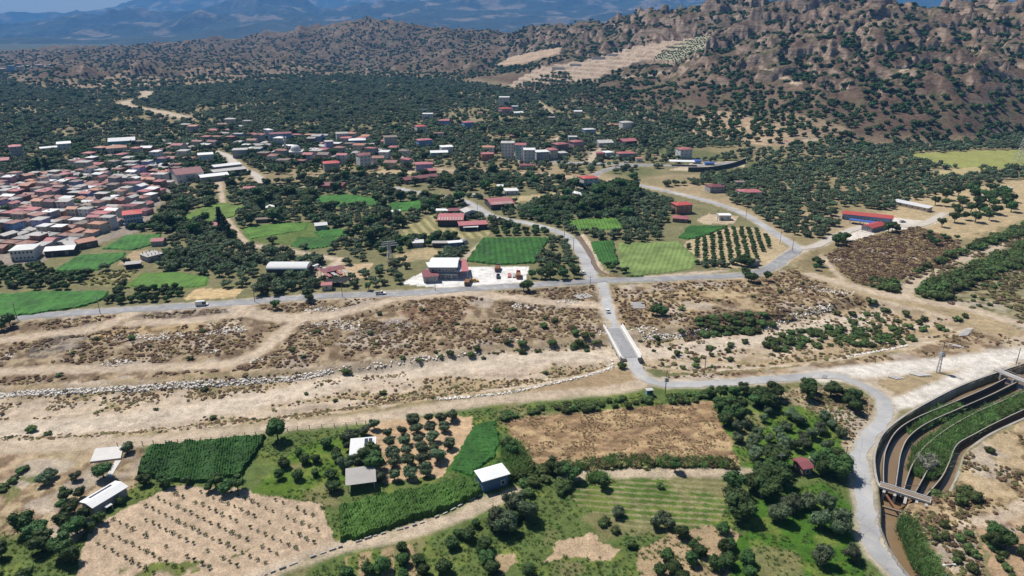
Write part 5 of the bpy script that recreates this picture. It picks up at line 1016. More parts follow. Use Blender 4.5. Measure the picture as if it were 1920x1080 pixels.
def cropmat(name, c1, c2, sc=1.2):
    m, n, l, b = mat(name, 0.8, 0.2); g = n.new('ShaderNodeNewGeometry').outputs['Position']
    f = noise(n, l, g, sc, 6, 0.75); f2 = noise(n, l, g, 0.09, 4, 0.6)
    c = mix(n, l, c1, c2, ramp(n, l, f, [(0.35, 0.0), (0.65, 1.0)])); c = mix(n, l, c, ramp(n, l, f2, [(0.3, 0.55), (0.7, 1.35)]), 0.9, 'MULTIPLY'); l.new(c, b.inputs['Base Color']); return m
CM = {'emerald': cropmat('emerald_crop', (0.028, 0.110, 0.016), (0.058, 0.185, 0.030)), 'dark': cropmat('dark_crop', (0.022, 0.085, 0.014), (0.042, 0.130, 0.022)), 'lime': cropmat('lime_crop', (0.080, 0.145, 0.022), (0.135, 0.205, 0.036)),
      'mown': cropmat('mown_crop', (0.125, 0.19, 0.05), (0.20, 0.26, 0.085)), 'corn': cropmat('corn_canopy', (0.030, 0.080, 0.013), (0.085, 0.16, 0.03), 2.0), 'deepcorn': cropmat('deep_corn_canopy', (0.016, 0.055, 0.012), (0.045, 0.11, 0.022), 2.0),
      'mid': cropmat('green_crop', (0.060, 0.150, 0.020), (0.11, 0.21, 0.036))}
crop('crop', [(-60,600),(-30,556),(60,549),(203,547),(196,561),(150,577),(60,590),(0,594)], 0.8, CM['emerald'], 'even emerald crop field beside the main road', 'crop field', R(5), 0.8, 0.3, 0.7)
crop('crop', [(95,511),(150,479),(236,475),(232,484),(182,508)], 0.8, CM['emerald'], 'emerald crop strip below the white modern villa', 'crop field', R(20), 1.2, 0.3, 0.9)
crop('crop', [(192,467),(236,442),(302,440),(300,456),(252,469)], 0.8, CM['emerald'], 'emerald crop strip ending at the small red-roofed shed', 'crop field', R(20), 1.2, 0.3, 0.9)
crop('crop', [(328,410),(380,390),(418,381),(457,388),(440,405),(400,417)], 0.7, CM['lime'], 'lime green crop field beside the tall cypresses', 'crop field', R(15), 1.4, 0.2, 1.0)
crop('crop', [(588,382),(598,369),(650,365),(716,372),(704,386),(640,389)], 0.8, CM['emerald'], 'emerald crop field below the broad maroon-roofed house', 'crop field', 0, 1.4, 0.2, 1.0)
crop('crop', [(716,392),(735,380),(790,377),(792,392),(744,398)], 0.8, CM['emerald'], 'small emerald field bordered by tall trees near the canal road', 'crop field', 0, 1.4, 0.2, 1.0)
crop('crop', [(874,491),(905,447),(1030,447),(1003,494),(940,496)], 0.9, CM['dark'], 'dark green rectangular crop field behind the white concrete yard', 'crop field', R(3), 0.9, 0.3, 0.7)
crop('crop', [(1160,456),(1272,453),(1312,488),(1292,506),(1180,519),(1165,505)], 0.4, CM['mown'], 'pale mown green field with faint stripes beside the ditch', 'crop field', R(-18), 2.6, 0.5, 0.7)
crop('crop', [(1068,413),(1162,408),(1166,430),(1070,433)], 0.7, CM['mid'], 'striped green field above the pale mown field', 'crop field', R(0), 2.4, 0.5, 0.9)
crop('crop', [(1108,455),(1150,452),(1158,490),(1145,505),(1122,488)], 0.9, CM['dark'], 'narrow dark crop plot between ditch and mown field', 'crop field', 0, 1.4, 0.3, 0.8)
crop('crop', [(454,428),(520,419),(577,417),(572,432),(470,448)], 0.6, CM['mid'], 'green plot with tan edge above the orchard lane', 'crop field', 0, 1.4, 0.3, 0.9)
crop('crop', [(588,435),(612,432),(655,430),(656,443),(602,446)], 0.6, CM['emerald'], 'small bright plot beside the white-roofed hut', 'crop field', 0, 1.4, 0.3, 0.9)
crop('crop', [(545,462),(560,445),(600,446),(640,448),(622,462),(580,468)], 0.8, CM['dark'], 'dark vegetable beds in rows by the orchard lane', 'crop field', R(40), 2.6, 0.7, 0.8)
crop('crop', [(1272,446),(1292,424),(1366,424),(1330,440),(1290,449)], 0.9, CM['dark'], 'dark green crop wedge above the young orchard', 'crop field', R(10), 2.6, 0.4, 0.8)
crop('crop', [(245,536),(270,515),(330,511),(392,521),(384,536),(300,544)], 0.5, CM['mid'], 'bright meadow crop between vine rows and orchard', 'crop field', R(5), 2.2, 0.3, 0.8)
crop('crop', [(258,890),(268,862),(286,836),(500,820),(478,858),(455,893),(390,905),(330,905)], 1.4, CM['deepcorn'], 'tall dark corn field between the dry river and the sandy plot', 'corn field', R(18), 0.75, 0.28, 0.36, 0.6)
crop('crop', [(636,955),(700,935),(800,915),(880,901),(905,914),(893,935),(800,970),(700,1003),(640,1015)], 1.6, CM['corn'], 'bright tasselled corn field in front of the slate blue hut', 'corn field', R(26), 0.75, 0.22, 0.34, 0.6)
crop('crop', [(885,802),(928,790),(935,830),(925,860),(880,893),(846,880)], 0.7, CM['dark'], 'lush green clover wedge beside the brown dry field', 'crop field', R(80), 1.5, 0.3, 0.45, 0.5)

# ------------------------------------------------------------------ orchards and trees, zone by zone
def dn(wlen, lo, hi, s): return lambda x, y: np.clip(sm(lo, hi, fbm(x, y, wlen, 3, s)), 0, 1)
scatter('olive', [(700,800),(760,782),(850,778),(848,830),(838,880),(822,905),(735,915),(690,905),(705,850)], 4.3, (3.2, 4.3), 'dusky olive tree on tan soil beside the white-roofed cottage', 'olives beside the white-roofed cottage', 0.12, R(14), 0.88, row=5.4)
scatter('citrus', [(640,1090),(655,1045),(700,1030),(760,1016),(830,1030),(850,1090)], 4.6, (2.8, 3.8), 'round dark orchard tree in rows below the farm track', 'orchard rows below the farm track', 0.25, R(14), 0.75)
scatter('citrus', [(830,1010),(900,960),(960,935),(1010,955),(1000,985),(930,1010),(900,1040)], 5.0, (2.2, 3.6), 'dark orchard tree on green grass below the slate blue hut', 'orchard below the slate blue hut', 0.35, 0, 0.7)
plant('citrus', [(905,1030),(915,1055),(922,1070),(848,1030),(878,1012),(990,1080)], (3, 4), 'dark orchard tree along the grassy plot edge', 'orchard trees along the grassy plot edge', 0.5)
plant('olive', [(945,1000),(985,975),(960,958),(940,990)], 6.2, 'big silvery olive tree on the grass below the slate blue hut', 'big olives below the slate blue hut', 0.5)
scatter('citrus', [(1200,1090),(1215,1045),(1260,1010),(1340,985),(1410,1000),(1430,1045),(1400,1090)], 4.6, (2.8, 4.2), 'round dark citrus tree on bare tan soil below the striped field', 'citrus trees below the striped field', 0.3, R(25), 0.88)
scatter('olive', [(1430,1000),(1455,955),(1500,940),(1560,950),(1600,1000),(1610,1080),(1540,1080),(1520,1010)], 6.0, (4.2, 6.0), 'big grey-green olive tree on lush grass beside the road', 'olives on lush grass beside the road', 0.4, 0, 0.8)
scatter('broad', [(1400,960),(1410,890),(1450,865),(1560,858),(1600,880),(1600,930),(1560,905),(1480,915),(1440,930)], 5.0, (4.5, 7), 'dark leafy tree crowding round the maroon hut', 'trees round the maroon hut', 0.4, 0, 0.85)
plant('broad', [(1378,958),(1385,975),(1372,925),(1425,905),(1440,925)], (5.5, 7), 'tall dark tree at the end of the striped field', 'tall trees at the end of the striped field', 0.5)
scatter('broad', [(1310,770),(1320,745),(1400,738),(1500,735),(1530,755),(1440,770),(1400,790),(1390,810),(1350,810)], 4.6, (3.6, 6.0), 'dark hedge tree bordering the brown dry field', 'hedge trees bordering the brown dry field', 0.4, 0, 0.85)
scatter('olive', [(1375,790),(1460,765),(1500,780),(1580,800),(1580,845),(1500,860),(1400,870),(1375,840)], 5.0, (2.8, 4.2), 'small olive tree on the green plot inside the road bend', 'small olives inside the road bend', 0.3, R(20), 0.72)
plant('broad', [(1590,762),(1602,752),(1605,775),(1562,745),(1513,735),(1588,752)], (4, 5.5), 'dark bushy tree on the dry bank inside the road bend', 'bushy trees on the dry bank', 0.5)
scatter('citrus', [(470,925),(540,860),(560,830),(640,818),(655,835),(640,925)], 5.6, (2.2, 3.6), 'small round tree on the lime green meadow', 'small trees on the lime green meadow', 0.4, R(12), 0.65)
scatter('olive', [(620,1000),(630,940),(640,870),(660,805),(690,795),(700,830),(660,900),(655,960)], 5.2, (3.2, 5), 'grey-green tree in the hedge beside the corrugated shed', 'hedge trees beside the corrugated shed', 0.5, 0, 0.8)
plant('broad', [(521,825)], 7.2, 'single dark round tree at the corner of the corn field', 'tree at the corn field corner')
plant('broad', [(692,868),(700,882)], 5.5, 'dark tree half covering the white-roofed cottage', 'trees by the white-roofed cottage', 0.4)
scatter('broad', [(225,935),(262,900),(340,905),(450,910),(470,925),(460,940),(360,918),(260,915)], 4.2, (2.8, 4.6), 'dark hedge tree along the lower edge of the corn field', 'hedge below the corn field', 0.4, 0, 0.8)
scatter('broad', [(60,1000),(80,955),(130,920),(185,870),(225,900),(165,940),(215,975),(150,1035),(130,1000)], 5.0, (3.2, 5.2), 'dark bushy tree around the long white-roofed shed', 'trees around the long white shed', 0.45, 0, 0.7)
scatter('citrus', [(180,1010),(160,985),(215,950),(240,915),(260,915),(228,965)], 3.6, (2.4, 3.4), 'hedge tree between the long white shed and the sandy plot', 'hedge beside the sandy plot', 0.4, 0, 0.9)
scatter('broad', [(-60,1100),(-60,990),(30,985),(140,1030),(135,1100)], 5.6, (4, 6.5), 'large dark tree in the overgrown corner below the dry plot', 'trees in the overgrown corner', 0.45, 0, 0.7)
plant('olive', [(245,845),(235,852),(95,895),(88,905),(145,900)], (2.6, 3.6), 'small olive tree on the dry plot near the concrete floor', 'olives near the concrete floor', 0.6)
scatter('bush', [(0,920),(75,850),(72,856),(0,932)], 2.2, (1.4, 2.0), 'low hedge bush dividing the two dry plots', 'hedge between the dry plots', 0.3, 0, 0.95)
scatter('bush', [(930,905),(985,880),(1020,870),(1080,895),(1060,930),(980,935)], 3.4, (2.0, 3.8), 'leafy green bush behind the slate blue hut', 'bushes behind the slate blue hut', 0.45, 0, 0.9)
plant('broad', [(1052,895),(1040,888),(1268,885),(1070,900),(962,860),(945,845),(1130,915)], (3.4, 5), 'bushy tree along the pale field track', 'bushy trees along the field track', 0.6)
scatter('bush', [(1090,900),(1180,893),(1330,890),(1395,888),(1395,893),(1200,900),(1100,908)], 3.6, (1.4, 2.6), 'bush in the broken row along the field track', 'bushes along the field track', 0.5, 0, 0.55)
scatter('bush', [(940,775),(1100,757),(1200,745),(1330,738),(1335,752),(1200,764),(1000,780),(935,790)], 2.6, (1.5, 2.8), 'scrubby bush in the hedge between bank track and brown field', 'hedge above the brown field', 0.4, 0, 0.75)
scatter('olive', [(1120,960),(1200,970),(1330,960),(1340,985),(1280,1000),(1180,1000)], 6.4, (2.6, 3.6), 'small silvery olive tree at the lower edge of the striped field', 'olives at the edge of the striped field', 0.4, 0, 0.65, avoid=False)
scatter('bush', [(1085,925),(1200,905),(1360,900),(1355,940),(1200,960),(1100,945)], 9, (1.2, 2.0), 'low bush standing in the striped vegetable field', 'bushes in the striped field', 0.45, 0, 0.5, avoid=False)
scatter('bush', [(1090,950),(1160,960),(1190,1030),(1130,1010)], 3.4, (1.6, 2.8), 'grey-green bush along the grassy gully', 'bushes along the grassy gully', 0.5, 0, 0.7)
scatter('broad', [(1820,965),(1845,960),(1960,1000),(1960,1090),(1890,1090),(1850,1020)], 4.6, (3.6, 5.0), 'dark citrus-like tree on tan soil beyond the canal', 'dark trees beyond the canal', 0.3, R(20), 0.8)
scatter('bush', [(1845,1010),(1860,1005),(1910,1090),(1880,1095)], 2.6, (1.6, 2.6), 'bluish bush in the row beyond the canal', 'bluish bush row beyond the canal', 0.3, 0, 0.9)
plant('bush', [(1760,925),(1808,930),(1822,938),(1800,945),(1748,930),(1855,850),(1725,935)], (2.2, 3.8), 'yellow-green bush on the dry bank beside the sluice', 'bushes beside the sluice', 0.4)
scatter('bush', [(1735,990),(1790,970),(1830,1010),(1850,1090),(1790,1090),(1755,1040)], 3.2, (1.4, 2.6), 'pale yellowish bush on the dry canal bank', 'bushes on the dry canal bank', 0.45, 0, 0.7)
# river and waste ground
scatter('bush', [(1300,600),(1330,592),(1440,590),(1450,605),(1420,615),(1320,622)], 3.2, (1.8, 3.2), 'green thicket bush in the river below the white stones', 'upper thicket in the riverbed', 0.45, 0, 0.95, avoid=False)
scatter('bush', [(1420,640),(1500,610),(1640,605),(1720,630),(1700,645),(1560,640),(1450,652)], 3.2, (1.6, 3.0), 'green thicket bush in the sandy river east of the bridge', 'long thicket in the riverbed', 0.45, 0, 0.8, avoid=False)
scatter('bush', [(1560,575),(1640,560),(1740,590),(1810,595),(1800,625),(1700,620),(1600,600)], 5.5, (1.6, 3.2), 'bush scattered over the sandy upper riverbed', 'bushes in the upper riverbed', 0.5, 0, 0.7, avoid=False)
scatter('bush', [(1200,620),(1330,615),(1420,640),(1330,690),(1210,680)], 6.5, (1.2, 2.4), 'low green bush on sand just east of the bridge', 'bushes just east of the bridge', 0.5, 0, 0.6, avoid=False)
scatter('bush', [(600,690),(760,668),(900,648),(1000,638),(1140,620),(1145,650),(1000,652),(800,672),(640,700)], 5.0, (1.4, 3.0), 'green bush along the north edge of the dry river', 'bushes along the north river edge', 0.5, 0, 0.7)
scatter('bush', [(880,600),(1000,590),(1080,610),(1140,620),(1140,650),(1000,640),(900,625)], 7, (1.8, 3.4), 'dark bush on the brown scrubland above the river', 'bushes on the brown scrubland', 0.5, 0, 0.5)
scatter('bush', [(0,640),(500,600),(900,560),(1120,560),(1130,620),(600,680),(0,720)], 17, (1.0, 2.2), 'bush on the rubble-strewn waste ground', 'bushes on the waste ground', 0.5, 0, 0.6)
scatter('bush', [(1150,545),(1400,525),(1520,530),(1500,580),(1300,610),(1160,610)], 16, (1.2, 2.2), 'bush on the golden grass east of the bridge road', 'bushes on the golden grass', 0.5, 0, 0.7)
scatter('bush', [(0,735),(600,700),(1000,660),(1130,670),(900,735),(400,800),(0,830)], 15, (0.8, 1.8), 'low bush scattered over the pale dry riverbed', 'low bushes in the dry riverbed', 0.5, 0, 0.55, avoid=False)
plant('bush', [(58,800),(1165,690),(1160,634)], (2.6, 3.6), 'single big bush rooted in the dry riverbed', 'big bushes in the riverbed', 0.3)
plant('broad', [(1225,590),(1240,592),(1232,585)], 4.6, 'dark spreading tree beside the stacked concrete beams', 'spreading trees beside the beams', 0.5)
plant('broad', [(1402,527),(1413,530),(1397,519),(1437,525)], 5.0, 'dark round tree standing at the edge of the main road bend', 'round trees at the main road bend', 0.3)
plant('broad', [(990,546),(982,545),(515,578),(20,612),(4,618),(583,568),(578,562)], (4.2, 6), 'dark round tree on the verge of the main road', 'verge trees of the main road', 0.3)
# north of the main road
scatter('citrus', [(190,572),(215,548),(340,535),(350,545),(320,570),(250,575)], 5.0, (3.4, 4.6), 'dark orchard tree between emerald crop and straw patch', 'orchard by the straw patch', 0.22, R(8), 0.95)
scatter('citrus', [(-40,545),(0,500),(120,505),(180,515),(140,535),(200,540),(60,546)], 5.2, (3.4, 5), 'dark orchard tree above the emerald roadside crop', 'orchard above the emerald crop', 0.3, R(8), 0.88)
scatter('olive', [(300,510),(320,470),(460,462),(600,480),(600,500),(500,505),(400,525)], 6.0, (4, 6), 'olive tree in the grove left of the barrel-roofed warehouse', 'grove left of the warehouse', 0.4, 0, 0.85)
scatter('citrus', [(300,480),(330,468),(420,470),(410,500),(320,505)], 5.5, (3.6, 5), 'dark tree in the grove beside the unfinished house', 'dark grove by the unfinished house', 0.3, 0, 0.8)
scatter('citrus', [(245,430),(300,410),(400,425),(395,440),(320,440)], 5.0, (4, 5), 'very dark orchard tree behind the blue banded block', 'dark orchard behind the blue block', 0.25, R(5), 0.95)
scatter('olive', [(305,455),(330,440),(430,438),(445,460),(320,466)], 5.6, (3.6, 4.6), 'pale olive tree in the square grove by the cypresses', 'square olive grove', 0.25, R(5), 0.95)
plant('cypress', [(416,432),(421,436),(425,440),(428,446),(432,454)], (11, 17), 'tall narrow cypress beside the dusty lane', 'cypresses beside the lane', 0.3)
plant('cypress', [(75,325),(88,326)], 15, 'tall dark cypress at the edge of the dense village', 'village cypresses', 0.3)
scatter('olive', [(495,530),(580,518),(600,535),(600,550),(520,555),(480,560)], 5.2, (4.5, 6.5), 'big grey-green tree in front of the barrel-roofed warehouse', 'trees in front of the warehouse', 0.4, 0, 0.9)
scatter('broad', [(430,570),(460,545),(600,548),(740,540),(740,548),(600,556)], 6.5, (3.2, 4.6), 'roadside tree on the village side of the main road', 'roadside trees of the main road', 0.4, 0, 0.8)
scatter('olive', [(640,540),(690,500),(740,490),(790,490),(760,520),(740,540)], 6.0, (3.6, 5), 'olive tree left of the white works yard', 'olives left of the works yard', 0.4, 0, 0.75)
scatter('olive', [(812,492),(840,468),(880,468),(862,490),(840,496)], 4.2, (3.2, 4), 'small olive tree in the tight square behind the works', 'tight olive square behind the works', 0.15, R(30), 1.0)
scatter('olive', [(620,405),(640,392),(700,390),(730,400),(700,420),(625,422)], 5.4, (3.2, 4.2), 'neat olive tree in the square plantation below the emerald field', 'square plantation below the emerald field', 0.15, R(10), 1.0)
scatter('citrus', [(680,470),(700,440),(760,452),(850,440),(880,452),(800,462),(720,480)], 6.0, (4, 6), 'dark tree around the white-roofed cottage by the stubble', 'trees round the stubble cottage', 0.4, 0, 0.85)
scatter('citrus', [(920,445),(925,425),(1040,430),(1050,445)], 6.2, (4, 5), 'round tree in straight rows between road and dark field', 'rows between road and dark field', 0.15, R(3), 0.95)
scatter('olive', [(1000,500),(1035,448),(1075,452),(1090,500),(1020,505)], 5.4, (3.6, 4.8), 'olive tree beside the dark rectangular field', 'olives beside the dark field', 0.35, 0, 0.7)
scatter('broad', [(990,532),(1000,506),(1090,506),(1095,525)], 5.5, (4, 6), 'broad tree screening the works yard from the crossroads', 'trees by the crossroads', 0.35, 0, 0.9)
scatter('broad', [(1125,510),(1140,495),(1200,520),(1150,518)], 4.0, (2.4, 4), 'bushy tree along the ditch at the crossroads', 'bushy trees along the ditch', 0.4, 0, 0.9)
scatter('olive', [(1070,455),(1075,435),(1165,432),(1160,452)], 5.2, (3.6, 5), 'olive tree in the strip between two green fields', 'olive strip between green fields', 0.35, 0, 0.85)
scatter('citrus', [(1272,476),(1300,450),(1372,428),(1420,430),(1450,455),(1420,490),(1360,500),(1300,495)], 4.6, (2.3, 2.9), 'small tree in the regular young orchard on pale soil', 'young orchard on pale soil', 0.1, R(-14), 0.97)
scatter('olive', [(1300,500),(1330,492),(1430,492),(1475,465),(1440,430),(1480,462),(1450,500),(1400,508),(1320,512)], 5.0, (3, 4.4), 'olive tree edging the young orchard at the road bend', 'olives edging the young orchard', 0.4, 0, 0.85)
plant('broad', [(1398,492),(1390,498),(1405,500)], 5.2, 'dark tree beside the derelict stone hut', 'trees beside the derelict hut', 0.3)
scatter('olive', [(1380,385),(1330,345),(1300,330),(1420,320),(1560,340),(1700,345),(1760,365),(1660,395),(1560,385),(1570,425),(1600,440),(1540,455),(1480,440)], 6.6, (4, 5.6), 'olive tree in the grove around the long red-roofed stable', 'grove round the long stable', 0.35, R(12), 0.86)
scatter('broad', [(1545,462),(1560,435),(1590,432),(1590,455),(1570,465)], 4.4, (5, 7), 'large dark tree at the entrance of the white lot', 'large trees at the white lot', 0.35, 0, 0.95)
scatter('broad', [(1660,440),(1665,415),(1690,420),(1690,436)], 5.0, (5, 6.5), 'dark round tree beside the short red-roofed lodge', 'trees beside the lodge', 0.3, 0, 0.9)
scatter('broad', [(1735,425),(1750,370),(1860,350),(1900,370),(1900,400),(1800,435)], 9.5, (5.5, 8.5), 'tall dark tree standing apart on dry ground east of the lot', 'tall trees east of the lot', 0.45, 0, 0.7)
scatter('broad', [(1730,445),(1760,435),(1800,450),(1790,470),(1750,470)], 7.5, (3, 4.5), 'low tree at the edge of the brown dump', 'low trees at the brown dump', 0.4, 0, 0.55)
scatter('bush', [(1640,545),(1700,520),(1780,480),(1880,440),(1970,400),(1970,430),(1800,490),(1720,520),(1690,548)], 3.5, (3.0, 5.0), 'dense green bush on the near side of the levee track', 'levee bushes on the near side', 0.45, 0, 0.95)
scatter('bush', [(1715,560),(1740,535),(1820,500),(1970,440),(1970,480),(1880,510),(1800,545),(1760,570)], 3.5, (3.0, 5.0), 'dense green bush on the far side of the levee track', 'levee bushes on the far side', 0.45, 0, 0.95)
scatter('bush', [(1600,545),(1640,520),(1690,535),(1680,552)], 4.0, (2.0, 3.4), 'green bush at the foot of the brown dump', 'bushes at the foot of the dump', 0.45, 0, 0.9)
scatter('bush', [(1760,570),(1880,515),(1970,490),(1970,620),(1880,590)], 7.5, (1.4, 2.6), 'low bush on the greenish slope behind the levee', 'bushes on the slope behind the levee', 0.5, 0, 0.6)
scatter('broad', [(1510,495),(1525,480),(1540,500),(1530,508)], 6, (3.5, 4.5), 'single round tree in the triangle by the gravel spur', 'trees in the roadside triangle', 0.3, 0, 0.9)
scatter('broad', [(1110,380),(1130,352),(1190,335),(1200,352),(1170,385),(1130,400)], 5.0, (4.5, 6.5), 'bright dark-green tree in the dense plantation below the highway', 'dense plantation below the highway', 0.25, R(35), 1.0)
scatter('citrus', [(960,410),(1000,385),(1110,375),(1150,400),(1165,408),(1070,412),(1060,430),(1010,418)], 5.6, (4, 5.4), 'dark tree in the broad grove between canal road and fields', 'broad grove by the canal road', 0.3, R(5), 0.93)
scatter('olive', [(1170,460),(1165,430),(1170,400),(1200,360),(1260,375),(1265,400),(1230,440),(1250,450)], 6.0, (4, 6), 'olive tree below the brick house', 'olives below the brick house', 0.4, 0, 0.85)
village_w = UP([(-40,352),(0,340),(100,330),(200,322),(330,310),(345,325),(318,352),(290,372),(280,400),(240,412),(200,432),(150,455),(95,468),(20,470),(-40,480)])
scatter('broad', [(-40,345),(330,310),(318,352),(280,400),(200,432),(95,468),(-40,480)], 10, (3.5, 6), 'leafy tree squeezed between roofs of the dense village', 'trees in the dense village', 0.45, 0, 0.75)
scatter('broad', [(120,345),(140,298),(260,270),(420,258),(600,255),(770,280),(770,330),(640,330),(520,330),(480,345),(330,345)], 9.5, (4, 7), 'leafy tree among the upper village houses', 'trees among the upper village', 0.45, 0, 0.8)
scatter('broad', [(135,300),(140,280),(200,278),(205,300)], 6.0, (6, 8), 'dark pine-like tree in front of the cream school', 'dark trees by the cream school', 0.35, 0, 0.95)
scatter('olive', [(-80,345),(-80,300),(120,300),(130,330),(60,340)], 9, (4.5, 7), 'tree around the public building at the village edge', 'trees round the public building', 0.45, 0, 0.8)
keepf = [UP(FIELDS[k][0]) for k in ('straw1', 'straw2', 'pale_field_e', 'pale_field_e2', 'fallow_c', 'plot_c', 'site_e', 'meadow_w', 'vines_w', 'strip_farm', 'house_yard', 'stubble_w', 'orchard_ne_soil', 'green_m1', 'dump_ne', 'far_east_dry')]+[village_w]
zoned = [UP(z) for z in ([(812,492),(840,468),(880,468),(862,490),(840,496)], [(920,445),(925,425),(1040,430),(1050,445)], [(620,405),(640,392),(700,390),(730,400),(700,420),(625,422)])]
scatter('olive', [(280,430),(330,350),(480,345),(640,332),(820,330),(900,322),(1090,345),(1200,350),(1180,420),(1060,440),(900,440),(700,470),(460,460)], 7.0, (4, 6), 'olive tree in the mixed gardens between village and canal road', 'mixed gardens between village and road', 0.45, 0, 0.95, dens=dn(60, 0.16, 0.38, 511), keep_out=keepf+zoned)
scatter('olive', [(150,520),(215,500),(330,465),(450,460),(640,470),(700,470),(690,500),(640,530),(480,545),(240,545)], 7.5, (3.5, 5.5), 'tree in the gardens above the main road', 'gardens above the main road', 0.45, 0, 0.7, keep_out=keepf+zoned)
scatter('olive', [(1200,352),(1400,325),(1700,285),(1960,315),(1960,350),(1760,360),(1560,335),(1330,345)], 7.2, (4, 6), 'olive tree on the plain under the knolls', 'olives on the plain under the knolls', 0.42, 0, 0.9, dens=dn(90, 0.22, 0.42, 521), keep_out=keepf)
scatter('olive', [(1500,285),(1700,255),(1960,230),(1960,285),(1700,290)], 7.5, (4.5, 6.5), 'dark olive tree at the foot of the badlands', 'olives at the foot of the badlands', 0.4, 0, 0.92, keep_out=keepf)
WEDGE = np.array([(d*math.sin(R(a)), d*math.cos(R(a))) for d, a in [(640, -44), (640, -20), (700, 0), (760, 12), (800, 20), (1000, 12), (1300, 6), (1900, 2), (2100, -8), (2100, -44)]])
scatter('olive', WEDGE, 7.4, (3.2, 7.2), 'olive tree in the wide groves beyond the village', 'wide groves beyond the village', 0.45, 0, 0.97, dens=lambda x, y: np.clip(0.3+0.7*sm(0.30, 0.42, fbm(x, y, 70, 3, 531)), 0, 1), world=True, keep_out=keepf+[TANKNOLL], on_hill=True, nohill=True)
scatter('broad', WEDGE, 30, (6, 10), 'tall broad tree rising out of the wide groves', 'tall trees in the wide groves', 0.5, 0, 0.7, world=True, on_hill=True, nohill=True, keep_out=keepf)
scatter('broad', [(280,430),(330,350),(480,345),(640,332),(820,330),(900,322),(1090,345),(1200,350),(1180,420),(1060,440),(900,440),(700,470),(460,460)], 17, (5.5, 10), 'tall leafy tree rising above the mixed gardens', 'tall trees in the mixed gardens', 0.5, 0, 0.75, keep_out=keepf+zoned)
FARW = np.array([(d*math.sin(R(a)), d*math.cos(R(a))) for d, a in [(2100, -44), (2100, -8), (1900, 2), (2600, -2), (4200, -14), (4300, -44)]])
scatter('olive', FARW, 19, (8, 12), 'tree on the far plain', 'far plain trees', 0.5, 0, 0.9, dens=dn(160, 0.25, 0.45, 541), world=True, on_hill=True, keep_out=[TANKNOLL], nohill=True)
scatter('olive', TANKNOLL, 15, (4, 6), 'tree dotted over the low tan knoll on the plain', 'trees on the low tan knoll', 0.5, 0, 0.5, world=True, on_hill=True)
scatter('olive', [(640,345),(800,300),(900,272),(1250,262),(1300,298),(1250,316),(1090,332),(900,345)], 8.0, (4, 6), 'olive tree among the houses along the highway', 'trees along the highway', 0.45, 0, 0.7, dens=dn(50, 0.25, 0.45, 561), keep_out=keepf)
scatter('olive', [(1300,302),(1400,282),(1560,272),(1720,292),(1600,318),(1420,322),(1400,306)], 8.5, (4, 6.5), 'olive tree on the dry flat under the bare knoll', 'olives under the bare knoll', 0.45, 0, 0.75, on_hill=True)
# hillside trees: thicker in the gullies
def hilldens(lo, base, s0=22, s1=42): 
    def f(x, y):
        g = fbm(x, y, 55, 3, 551); e = 8.0; dz = np.abs(hill(x+e, y)-hill(x-e, y))+np.abs(hill(x, y+e)-hill(x, y-e)); hh = hill(x, y); lap = (hill(x+14, y)+hill(x-14, y)+hill(x, y+14)+hill(x, y-14))/4-hh
        return np.clip(base*sm(lo, lo+0.2, g)*(1-sm(s0, s1, dz))*np.clip(0.5+lap*0.35, 0.12, 1.6), 0, 1)*(hh > 0.5)
    return f
RIGHT = np.array([(d*math.sin(R(a)), d*math.cos(R(a))) for d, a in [(740, 16), (760, 42), (1600, 44), (2150, 12), (2500, 0), (2000, -2), (1500, 1), (1150, 8), (900, 12)]])
LEFT = np.array([(d*math.sin(R(a)), d*math.cos(R(a))) for d, a in [(1600, -38), (1600, -10), (1750, -3), (1700, 0), (2600, 2), (3300, -8), (4300, -38), (2600, -42)]])
nope = [TERR, PLANT, CUT1]
nh = scatter('hill', RIGHT, 8.4, (4.2, 7.6), 'round dark tree on the eroded brown hills', 'trees on the eroded hills', 0.5, 0, 1, dens=hilldens(0.28, 1.25), world=True, on_hill=True, keep_out=nope)
_h = TREES['hill'][-1]
for _z0, _lab, _grp in ((-9, 'round dark tree at the gentle foot of the eroded brown hills', 'trees at the foot of the eroded hills'), (22, 'dark tree on the gullied middle slopes of the eroded hills', 'trees on the gullied middle slopes'), (80, 'dark tree clinging high on the cliffs of the eroded hills', 'trees high on the eroded cliffs')):
    _h[_h[:, 2] > _z0, 6] = len(ZONES); ZONES.append((_lab, _grp))
nh2 = scatter('hill', LEFT, 11, (4, 7.5), 'tree on the distant brown ridges', 'trees on the distant ridges', 0.5, 0, 1, dens=hilldens(0.26, 1.2, 28, 56), world=True, on_hill=True, keep_out=nope)
scatter('olive', PLANT, 9, (3, 4), 'young olive tree in the pale hillside plantation', 'pale hillside plantation', 0.1, R(20), 1.0, world=True, on_hill=True)
scatter('olive', TSTEP, 9, (4, 5.5), 'olive tree on the narrow brown terraces', 'olives on the narrow terraces', 0.25, R(5), 0.6, world=True, on_hill=True)
# saplings in the sandy plot
scatter('sapling', [(172,1040),(190,985),(260,950),(335,918),(440,925),(590,950),(612,1015),(500,1062),(380,1075),(250,1078)], 2.6, (0.8, 1.3), 'small sapling in the straight rows of the sandy plot', 'saplings in the sandy plot', 0.04, R(-28), 0.9, row=3.7, avoid=False)

